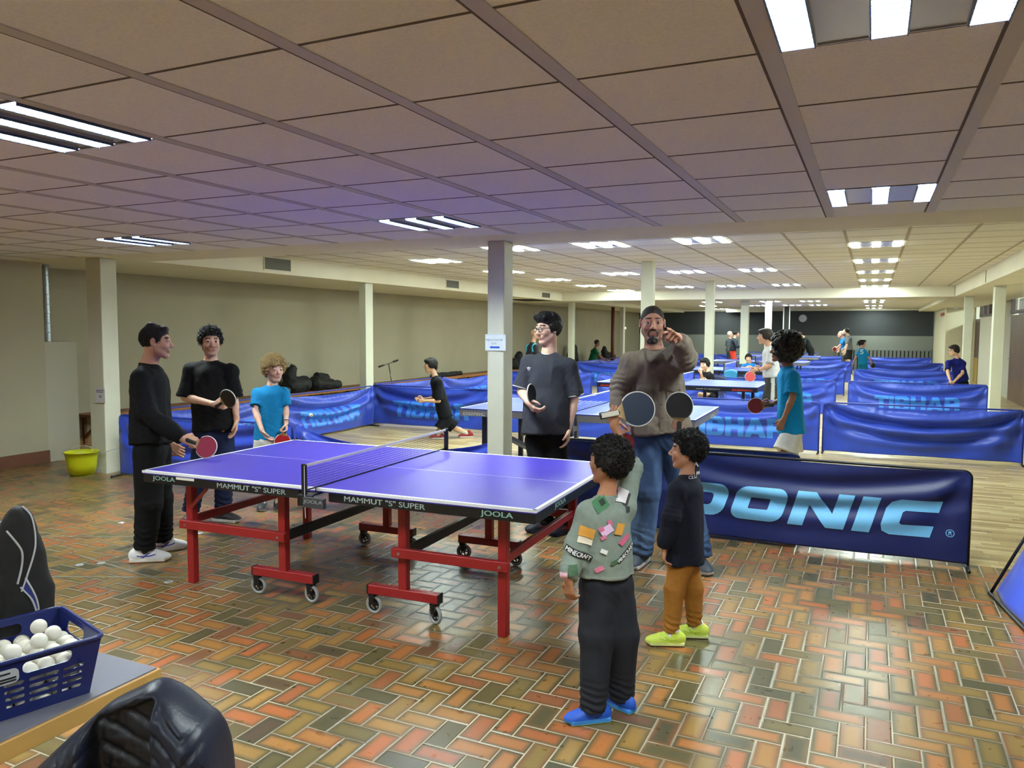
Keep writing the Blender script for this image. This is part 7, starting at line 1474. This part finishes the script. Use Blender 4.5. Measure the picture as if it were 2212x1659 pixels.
p5 = person('glasses', dict(label='young man with glasses in dark grey T-shirt with white trim, beside the cream column', skin=(226, 184, 158), brow=(18, 14, 14), stub=((150, 110, 96), .12), build=1.08,
  hair=dict(kind='quiff', name='glossblack', col=(10, 10, 13), t=.016, front=.062, nape=-.085, amp=.006, burn=1), top=dict(kind='tee', name='t_shirt', col=(58, 60, 68), hem=-.0, ease=.032, len=.88, slv=1.5, wr=.012, collar=(206, 204, 200), belly=.01),
  bottom=dict(kind='pants', col=(16, 16, 19), ease=.024, hem=.052, knee=.060), shoe=SHG, hand=dict(R=dict(curl=(.75, .8, .85, .9), thumb=.5), L=dict(curl=(.45, .6, .7, .75), thumb=.5))))
glasses(p5, M('glasses_dark', (24, 20, 22), .35))
for q in 'LR':
    S_, El = p5['J']['s'+q]-np.array([0, 0, .008]), p5['J']['e'+q]; dn = nz(El-S_); E_ = S_+(El-S_)*.88; u_ = nz(np.cross(dn, [1, .2, 0])); v_ = np.cross(dn, u_); rr = .040*1.045*1.08+.032*1.045*1.5*.8
    bm = bmesh.new(); add_tube(bm, [Vector(E_+rr*(u_*math.cos(a)+v_*math.sin(a))-p5['org']) for a in [2*PI*i/28 for i in range(28)]], .0045, 8, closed=True); bm_obj('sleeve_trim', bm, cloth('trim_white', (206, 204, 200)), p5['top'][2], smooth=True)
tp5 = bvh_of(*p5['top'][:2])
V, F = polys2d([[(0, .42), (-.16, .62), (-.10, .95), (0, 1.0), (.10, .95), (.16, .62)], [(-.14, .40), (-.42, .52), (-.50, .82), (-.30, .80), (-.16, .60)], [(.14, .40), (.42, .52), (.50, .82), (.30, .80), (.16, .60)], [(-.34, .18), (.34, .18), (.34, .28), (-.34, .28)], [(-.30, .04), (.30, .04), (.30, .12), (-.30, .12)]])
decal(tp5, V*.032, F, (-2.520, 5.72, 1.350), (.92, .39, 0), (0, 0, 1), name='chest_logo', mat=M('logo_white', (226, 226, 226), .6), parent=p5['top'][2], org=p5['org'], maxe=.01)
bat((-2.468, 5.690, 1.062), (-2.480, 5.685, 1.165), (.93, -.05, .3), 'black', 'black', 'bat seen edge-on, held by the young man with glasses', s=.98)
def greyf(V, c, J, s, side, spine, nk): pass
p6 = person('grey', dict(label='bearded man in taupe overshirt and blue jeans pointing at the camera', skin=(176, 124, 102), stub=((70, 50, 44), .55), beard=(26, 20, 18), brow=(30, 20, 18), lip=(128, 74, 68), build=1.12,
  hair=dict(kind='short', name='buzz', col=(36, 27, 23), t=.0022, side=0, front=.092, nape=-.03, amp=.002, beard=1),
  top=dict(kind='long', name='overshirt', col=(112, 102, 90), hem=-.01, ease=.026, slv=1.15, cuff=.88, wr=.016, collar=(96, 86, 76), ef=.010, belly=.012, cr=.070), bottom=dict(kind='pants', col=(44, 62, 92), ease=.030, hem=.068, knee=.072, stack=.010, colf=jeansf((92, 120, 158)), rise=.03),
  shoe=dict(base=(52, 60, 70), sole=(206, 206, 204), acc=dict(out=(60, 60, 60)), lace=(40, 44, 50)), flipR=0, hand=dict(R=GRIPH, L=dict(curl=(.12, 1.5, 1.55, 1.55), thumb=.9, s=1.1))))
# overshirt details: collar leaves, front placket, buttons, chest pockets with flap and painted seam shade
t6 = bvh_of(*p6['top'][:2]); o6 = p6['org']; SHM = cloth('overshirt_seam_shade', (66, 58, 50)); SHM2 = cloth('overshirt_flap', (98, 88, 76)); BTN = M('button_dark', (44, 36, 32), .4)
sd, sn = p6['side'], p6['spine']; fwd = nz(np.cross(sn, sd)); fwd = fwd if fwd[1] < 0 else -fwd; cx = p6['nk']-sn*.02; ppel = p6['pel']
mid = lambda t: cx+(ppel-cx)*t+fwd*.25
def art(loops, o, nm, mt, maxe=.02, off=.003):
    V, F = polys2d(loops); return decal(t6, V, F, o, sd, sn, d=tuple(-fwd), off=off, maxe=maxe, name=nm, mat=mt, parent=p6['top'][2], org=o6)
art([[(-.017, 0), (.017, 0), (.017, .50), (-.017, .50)]], mid(.98), 'placket', SHM2, off=.004)
for sx in (-1, 1): art([[(.0, -.02), (sx*.022, .03), (sx*.075, .035), (sx*.07, -.035), (sx*.035, -.065)]], mid(.10), 'collar_leaf', SHM2, off=.009)
for i in range(5):
    art([circle2d(.0065, 12)], mid(.20+.16*i), 'button', BTN, off=.007, maxe=.01)
for sx in (-1, 1):
    c0 = mid(.46)+sd*sx*.095
    art([[(-.052, -.13), (.052, -.13), (.052, .0), (-.052, .0)], [(-.045, -.123), (.045, -.123), (.045, -.007), (-.045, -.007)]], c0, 'pocket_seam_shade', SHM, off=.004)  # dark ring paints the shadow along the pocket seam into the colour
    art([[(-.058, .012), (.058, .012), (.058, -.018), (.0, -.045), (-.058, -.018)]], c0, 'pocket_flap', SHM2, off=.009); art([circle2d(.006, 12, (0, -.022))], c0, 'button', BTN, off=.013, maxe=.01)
bm = bmesh.new(); W6, d6 = p6['J']['wL'], nz(PP['grey']['hdL']); pr = W6+d6*.115
add_tube(bm, [Vector(pr+np.array([.0115*math.cos(t), .004*math.sin(t), .0115*math.sin(t)])-o6) for t in [2*PI*i/16 for i in range(16)]], .0018, 6, closed=True); bm_obj('ring', bm, M('gold', (214, 176, 96), .25, 1.), p6['root'], smooth=True)
bat((-1.632, 5.31, .985), (-1.585, 5.305, .868), (.40, -.88, .15), 'red', 'black', 'red bat hanging from the bearded man\'s hand')
def k1f(V, c, J, s, side, spine, nk):
    h = (V-J['pel'])@spine; c[h < .03] = lin((140, 150, 140))
p7 = person('kid1', dict(label='small boy in grey-green patterned sweatshirt and blue shoes, seen from behind', skin=(178, 124, 92), brow=(20, 14, 12), lip=(150, 90, 80),
  hair=dict(kind='curly', name='softblack', col=(22, 18, 17), t=.013, front=.058, nape=-.088, n=330, r=.009, off=.008, amp=.005, burn=1, sn=1.8, sl=.55, sh=.6), build=1.02,
  top=dict(kind='long', name='sweatshirt', col=(128, 138, 128), hem=.02, ease=.028, cuff=.96, cuffR=.12, slv=1.35, wr=.014, collar=(112, 124, 112), rib=1, cr=.062, colf=k1f), bottom=dict(kind='pants', col=(38, 39, 45), ease=.040, hem=.064, knee=.080, stack=.013, wr=.012, rise=.0),
  shoe=dict(base=(28, 84, 190), sole=(60, 140, 220), acc=dict(out=(190, 220, 90), stripe=(20, 60, 150), collar=(24, 70, 170)), lace=(20, 30, 60), k=1.12), hand=dict(L=dict(curl=(.5, .55, .6, .65), thumb=.35), R=GRIPH)))
t7 = bvh_of(*p7['top'][:2]); o7 = p7['org']
vr = np.array([.953, .303, 0.]); 
def patch(x, z, loops, col, nm='print_patch', rot=0., dep=.0045):
    V, F = polys2d(loops); c_, s_ = math.cos(rot), math.sin(rot); V = V@np.array([[c_, s_], [-s_, c_]])
    o = np.array([-1.02, 3.20, z])+vr*x-np.array([-.303, .953, 0])*.25
    return decal(t7, V, F, o, vr, (0, 0, 1), name=nm, mat=M('print_%d_%d_%d' % col, col, .75), parent=p7['top'][2], org=o7, maxe=.008, off=dep, d=(-.303, .953, 0))
sq = lambda a, b=None: [[(-a, -(b or a)), (a, -(b or a)), (a, b or a), (-a, b or a)]]
# plain blocky print of the sweatshirt (generic patches and lettering)
for _i, (x, z, a, b, col, rot) in enumerate(((-.037, .938, .030, .026, (62, 112, 74), .6), (-.030, .945, .012, .012, (30, 44, 36), .6), (.056, .961, .023, .025, (212, 206, 206), -.35), (.076, .945, .010, .024, (46, 44, 46), -.35),
     (-.010, .833, .026, .018, (226, 190, 226), .55), (-.032, .838, .011, .010, (206, 110, 140), .55), (.004, .862, .009, .014, (206, 110, 140), .3), (-.022, .803, .012, .008, (206, 110, 140), .55),
     (-.093, .822, .034, .021, (214, 152, 60), -.25), (-.099, .792, .032, .020, (232, 220, 196), -.25), (.045, .833, .016, .024, (214, 152, 60), -.3), (.065, .785, .024, .011, (200, 96, 124), .75),
     (-.038, .669, .020, .010, (200, 110, 136), .5), (-.147, .672, .018, .022, (70, 104, 76), .1), (-.186, .644, .016, .018, (220, 176, 188), .1), (.080, .906, .008, .012, (50, 50, 52), 0), (-.019, .744, .015, .009, (230, 230, 226), -.4), (.03, .70, .022, .008, (70, 104, 76), .5))):
    patch(x, z, sq(a, b), col, rot=rot, dep=.0045+.0016*(_i % 3))
for (txt, x, z, w_, rot) in (('MINECRAFT', -.127, .732, .115, -.42), ('MINECRAFT', .073, .728, .085, .75)):
    V, F, wd = text2d(txt, .03); V = (V-np.array([wd/2, .5]))*np.array([w_/wd, w_/wd*1.25]); c_, s_ = math.cos(rot), math.sin(rot); R2 = np.array([[c_, s_], [-s_, c_]])
    o = np.array([-1.02, 3.20, z])+vr*x+np.array([.303, -.953, 0])*.25
    Vb_, Fb_ = polys2d(sq(w_/2+.005, w_/wd*.62+.004)); decal(t7, Vb_@R2, Fb_, o, vr, (0, 0, 1), name='print_band', mat=M('print_black', (28, 28, 30), .75), parent=p7['top'][2], org=o7, maxe=.006, off=.0055, d=(-.303, .953, 0))
    decal(t7, V@R2, F, o, vr, (0, 0, 1), name='lettering', mat=M('print_white', (228, 228, 224), .75), parent=p7['top'][2], org=o7, maxe=.005, off=.008, d=(-.303, .953, 0))
bat((-1.018, 3.318, 1.315), (-.948, 3.366, 1.330), (.28, -.95, .12), 'navy', 'red', 'navy blue bat raised by the small boy in the patterned sweatshirt', grip='duo')
def cargo(V, c, J, s, hs, hip): c *= (1+.12*(fbm(V*25)-.5))[:, None]
p8 = person('kid2', dict(socks=(.13, (226, 226, 224)), label='small boy in navy sweatshirt, ochre cargo trousers and neon yellow shoes', skin=(192, 140, 108), brow=(20, 14, 12), lip=(164, 100, 88), build=1.08,
  hair=dict(kind='curly', name='softblack2', col=(16, 14, 15), t=.012, front=.060, nape=-.070, n=280, r=.011, off=.011, amp=.006, sn=1.5, sl=.62, sh=.75), top=dict(kind='long', name='sweatshirt', col=(24, 27, 38), hem=-.04, ease=.034, cuff=.98, slv=1.35, wr=.012, collar=(20, 22, 32), rib=1),
  bottom=dict(kind='pants', col=(160, 108, 44), ease=.026, hem=.050, knee=.066, stack=.012, rise=.12, wr=.012, colf=cargo), shoe=dict(base=(206, 226, 84), sole=(222, 234, 150), acc=dict(out=(30, 30, 28), stripe=(170, 200, 50), collar=(226, 226, 220)), lace=(220, 236, 110), k=1.25), hand=dict(L=dict(curl=(.4, .5, .6, .6), thumb=.4), R=GRIPH)))
t8 = bvh_of(*p8['top'][:2]); u8 = np.array([.977, .212, 0]); d8 = (-.212, .977, 0)
for txt, bold, x, z, w_, col in (('Le', .03, -.855, .925, .035, (62, 74, 150)), ('SPORT', .03, -.818, .928, .085, (214, 214, 218)), ('CLUB', .02, -.835, .890, .06, (200, 200, 206))):
    V, F, wd = text2d(txt, bold); decal(t8, V*np.array([w_/wd, .026 if txt != 'CLUB' else .014]), F, np.array([x, 3.95, z]), u8, (0, 0, 1), name='lettering', mat=M('print_%d_%d_%d' % col, col, .75), parent=p8['top'][2], org=p8['org'], maxe=.01, off=.004, d=d8)
tp8 = bvh_of(*p8['pants'][:2])
for nm, lp, z, mt in (('cargo_pocket', [(-.035, -.07), (.035, -.07), (.035, 0), (-.035, 0)], .50, cloth('cargo', (150, 100, 40))), ('pocket_flap', [(-.038, -.022), (.038, -.022), (.038, .008), (-.038, .008)], .502, cloth('cargo_flap', (170, 118, 52)))):
    V, F = polys2d([lp]); decal(tp8, V, F, np.array([-.965, 3.9, z]), u8, (0, 0, 1), name=nm, mat=mt, parent=p8['pants'][2], org=p8['org'], maxe=.012, off=.004 if nm == 'cargo_pocket' else .009, d=d8)
bat((-.957, 4.245, 1.172), (-.960, 4.252, 1.262), (.40, -.91, .05), 'black', 'red', 'black bat held upright by the small boy in navy', s=.98)
p9 = person('afro', dict(label='child with big dark afro hair in turquoise T-shirt and white shorts', skin=(150, 100, 72), lip=(132, 76, 66), brow=(20, 14, 12), hair=dict(kind='afro', name='afro', col=(30, 26, 25), t=.02, front=.05, nape=-.06, amp=.008),
  top=dict(kind='tee', name='t_shirt', col=(14, 138, 200), hem=-.04, ease=.032, len=.80, slv=1.6, wr=.013), bottom=dict(kind='shorts', col=(226, 226, 222), ease=.036, len=.80, wr=.01), socks=(.26, (20, 30, 44)), shoe=dict(base=(40, 46, 60), sole=(200, 200, 200)),
  hand=dict(L=dict(curl=(.6, .7, .8, .9), thumb=.4), R=GRIPH)))
bat((-.945, 8.02, .935), (-1.036, 7.985, .932), (-.10, -1, .05), 'dark', 'black', 'dark red bat held by the child with the afro', s=1.)
def stripe(col):
    def f(V, c, J, s, hs, hip):
        for q in 'L':
            a, b = hip[q], J['a'+q]; d = nz(b-a); side_ = -1; h = (V-a)@hs; fr_ = (V-a)@nz(np.cross(hs, [0, 0, 1.])); m = (h > .07*s) & (np.abs(fr_) < .028); c[m] = lin(col)
    return f
p10 = person('white', dict(label='boy in white T-shirt with dark striped shorts holding a coral bat', skin=(206, 156, 128), far=1, hair=dict(kind='mop', name='darkb2', col=(40, 28, 24), t=.010, front=.058, nape=-.05, amp=.006),
  top=dict(kind='tee', name='t_shirt', col=(206, 206, 208), hem=.0, ease=.026, len=.8, slv=1.5), bottom=dict(kind='pants', col=(58, 58, 54), ease=.034, hem=.07, knee=.08, colf=stripe((196, 196, 190))), shoe=dict(base=(200, 200, 200), sole=(220, 220, 220)), hand=dict(L=GRIPH)))
bat((-1.617, 12.344, 1.031), (-1.688, 12.30, .970), (.1, -1, .1), 'coral', 'black', 'coral bat held by the boy in the white T-shirt')
watch(p10, 'L')
p11 = person('chin', dict(label='boy in black T-shirt sitting behind the black-edged table, hand at his chin', skin=(216, 170, 142), far=1, sit=1, hair=dict(kind='mop', name='black3', col=(12, 11, 12), t=.018, front=.050, nape=-.085, amp=.008),
  top=dict(kind='tee', name='t_shirt', col=(26, 26, 28), hem=.0, ease=.02, len=.8), bottom=dict(kind='pants', col=(24, 24, 28), ease=.02), shoe=dict(base=(40, 40, 44), sole=(150, 150, 150)), hand=dict(R=dict(curl=(1., 1., 1., 1.), thumb=.6))))
p12 = person('bluetee', dict(label='boy in blue T-shirt resting folded hands on a blue table', skin=(206, 160, 134), far=1, sit=1, hair=dict(kind='mop', name='black4', col=(14, 13, 14), t=.012, front=.056, nape=-.05, amp=.006),
  top=dict(kind='tee', name='t_shirt', col=(26, 108, 184), hem=.0, ease=.024, len=.85), bottom=dict(kind='pants', col=(30, 34, 50), ease=.02), shoe=dict(base=(40, 40, 44), sole=(150, 150, 150))))
W_ = dict(base=(210, 210, 210), sole=(225, 225, 225))
far = lambda key, lab, skin, hair, top, bot, **k: person(key, dict(label=lab, skin=skin, hair=hair, top=dict(dict(name='top', ease=.022), **top), bottom=dict(dict(ease=.024), **bot), far=2, shoe=W_, **k))
HB = dict(kind='short', name='far_dark', col=(20, 17, 17), t=.010, front=.062, nape=-.055, amp=.004)
far('hoodie', 'man in charcoal hoodie and orange trousers in front of the grey wall', (196, 150, 124), HB, dict(kind='long', name='hoodie', col=(54, 60, 72), slv=1.5), dict(kind='pants', col=(232, 72, 52)))
bat((-4.56, 30.22, 1.05), (-4.49, 30.20, 1.09), (.4, -.9, .2), 'black', 'black', 'black bat held by the man in the charcoal hoodie')
far('oldman', 'white-haired man mostly hidden behind the man in the charcoal hoodie', (206, 160, 140), dict(kind='short', name='white_hair', col=(200, 196, 190), t=.008, front=.066, nape=-.05, amp=.004), dict(kind='tee', col=(70, 76, 84)), dict(kind='pants', col=(50, 52, 60)))
far('bender', 'man in black shirt bending over the far table', (190, 140, 112), dict(HB, name='brown_far', col=(48, 34, 28)), dict(kind='long', name='shirt', col=(22, 26, 26)), dict(kind='pants', col=(20, 20, 24)))
far('navyman', 'bald man in navy shirt hidden behind the child with the afro', (176, 136, 116), dict(kind='none'), dict(kind='tee', name='shirt', col=(36, 52, 110)), dict(kind='pants', col=(30, 30, 40)))
far('brownman', 'brown-haired man behind the far tables left of the bending man', (170, 120, 96), dict(HB, name='brown_far2', col=(70, 52, 44)), dict(kind='tee', name='shirt', col=(96, 50, 60)), dict(kind='pants', col=(30, 30, 40)))
far('greytee', 'man in grey T-shirt and black shorts looking up by the back wall', (214, 176, 152), HB, dict(kind='tee', name='t_shirt', col=(92, 94, 96)), dict(kind='shorts', col=(18, 18, 20)), socks=(.2, (220, 220, 220)))
far('redpaddle', 'older man in bright blue shirt holding a red bat by the back wall', (222, 160, 140), dict(kind='short', name='grey_far', col=(176, 160, 150), t=.005, front=.072, nape=-.04, amp=.003), dict(kind='tee', name='shirt', col=(26, 116, 200)), dict(kind='pants', col=(60, 64, 66)))
bat((-1.17, 30.5, 1.04), (-1.245, 30.46, 1.0), (.3, -.9, .1), 'dark', 'black', 'red bat held by the older man in bright blue')
g1 = far('girl', 'girl in turquoise T-shirt with dark ponytail walking between the barriers', (200, 152, 128), dict(HB, kind='mop', name='far_dark3', tail=1), dict(kind='tee', name='t_shirt', col=(20, 140, 196)), dict(kind='shorts', col=(20, 120, 150), len=.9))
t_ = bvh_of(*g1['top'][:2]); V, F, wd = text2d('5', .08); decal(t_, V*.13, F, (-.30, 24.0, 1.02), (1, 0, 0), (0, 0, 1), name='back_print', mat=M('print_pale', (170, 220, 240), .7), parent=g1['top'][2], org=g1['org'], maxe=.02, off=.008, d=(0, 1, 0))
bat((.01, 24.17, .775), (.03, 24.16, .70), (.5, -.85, 0), 'black', 'black', 'black bat hanging from the hand of the girl in turquoise')
n1 = person('navyboy', dict(label='boy with glasses in navy T-shirt bending forward at the right wall', skin=(212, 166, 138), far=1, hair=dict(kind='mop', name='far_dark4', col=(22, 17, 17), t=.012, front=.058, nape=-.06, amp=.006), top=dict(kind='tee', name='t_shirt', col=(18, 26, 104), ease=.026, len=.75), bottom=dict(kind='pants', col=(14, 14, 20), ease=.03), shoe=W_))
glasses(n1, M('glasses_dark', (24, 20, 22), .35))
bat((1.527, 18.72, .637), (1.52, 18.71, .55), (.8, -.6, 0), 'black', 'red', 'bat held low by the boy in navy at the right wall')
far('green', 'person in dark green T-shirt sitting on the bench at the far left wall', (150, 108, 84), dict(HB, name='green_hair', col=(44, 32, 26)), dict(kind='tee', name='t_shirt', col=(20, 92, 62)), dict(kind='pants', col=(22, 22, 26)), sit=1, kz=.52)
def strp(V, c, J, s, side, spine, nk):
    for q, sg in (('L', 1), ('R', -1)):
        h = (V-nk)@side*sg; z = (V-nk)@spine; m = (np.abs(h-.10+.25*z) < .028) & (z > -.25); c[m] = lin((70, 190, 226))
far('bald', 'bald man in dark top with turquoise stripes behind the man with glasses', (196, 150, 124), dict(kind='none'), dict(kind='long', name='track_top', col=(48, 46, 52), colf=strp), dict(kind='pants', col=(30, 30, 36)))
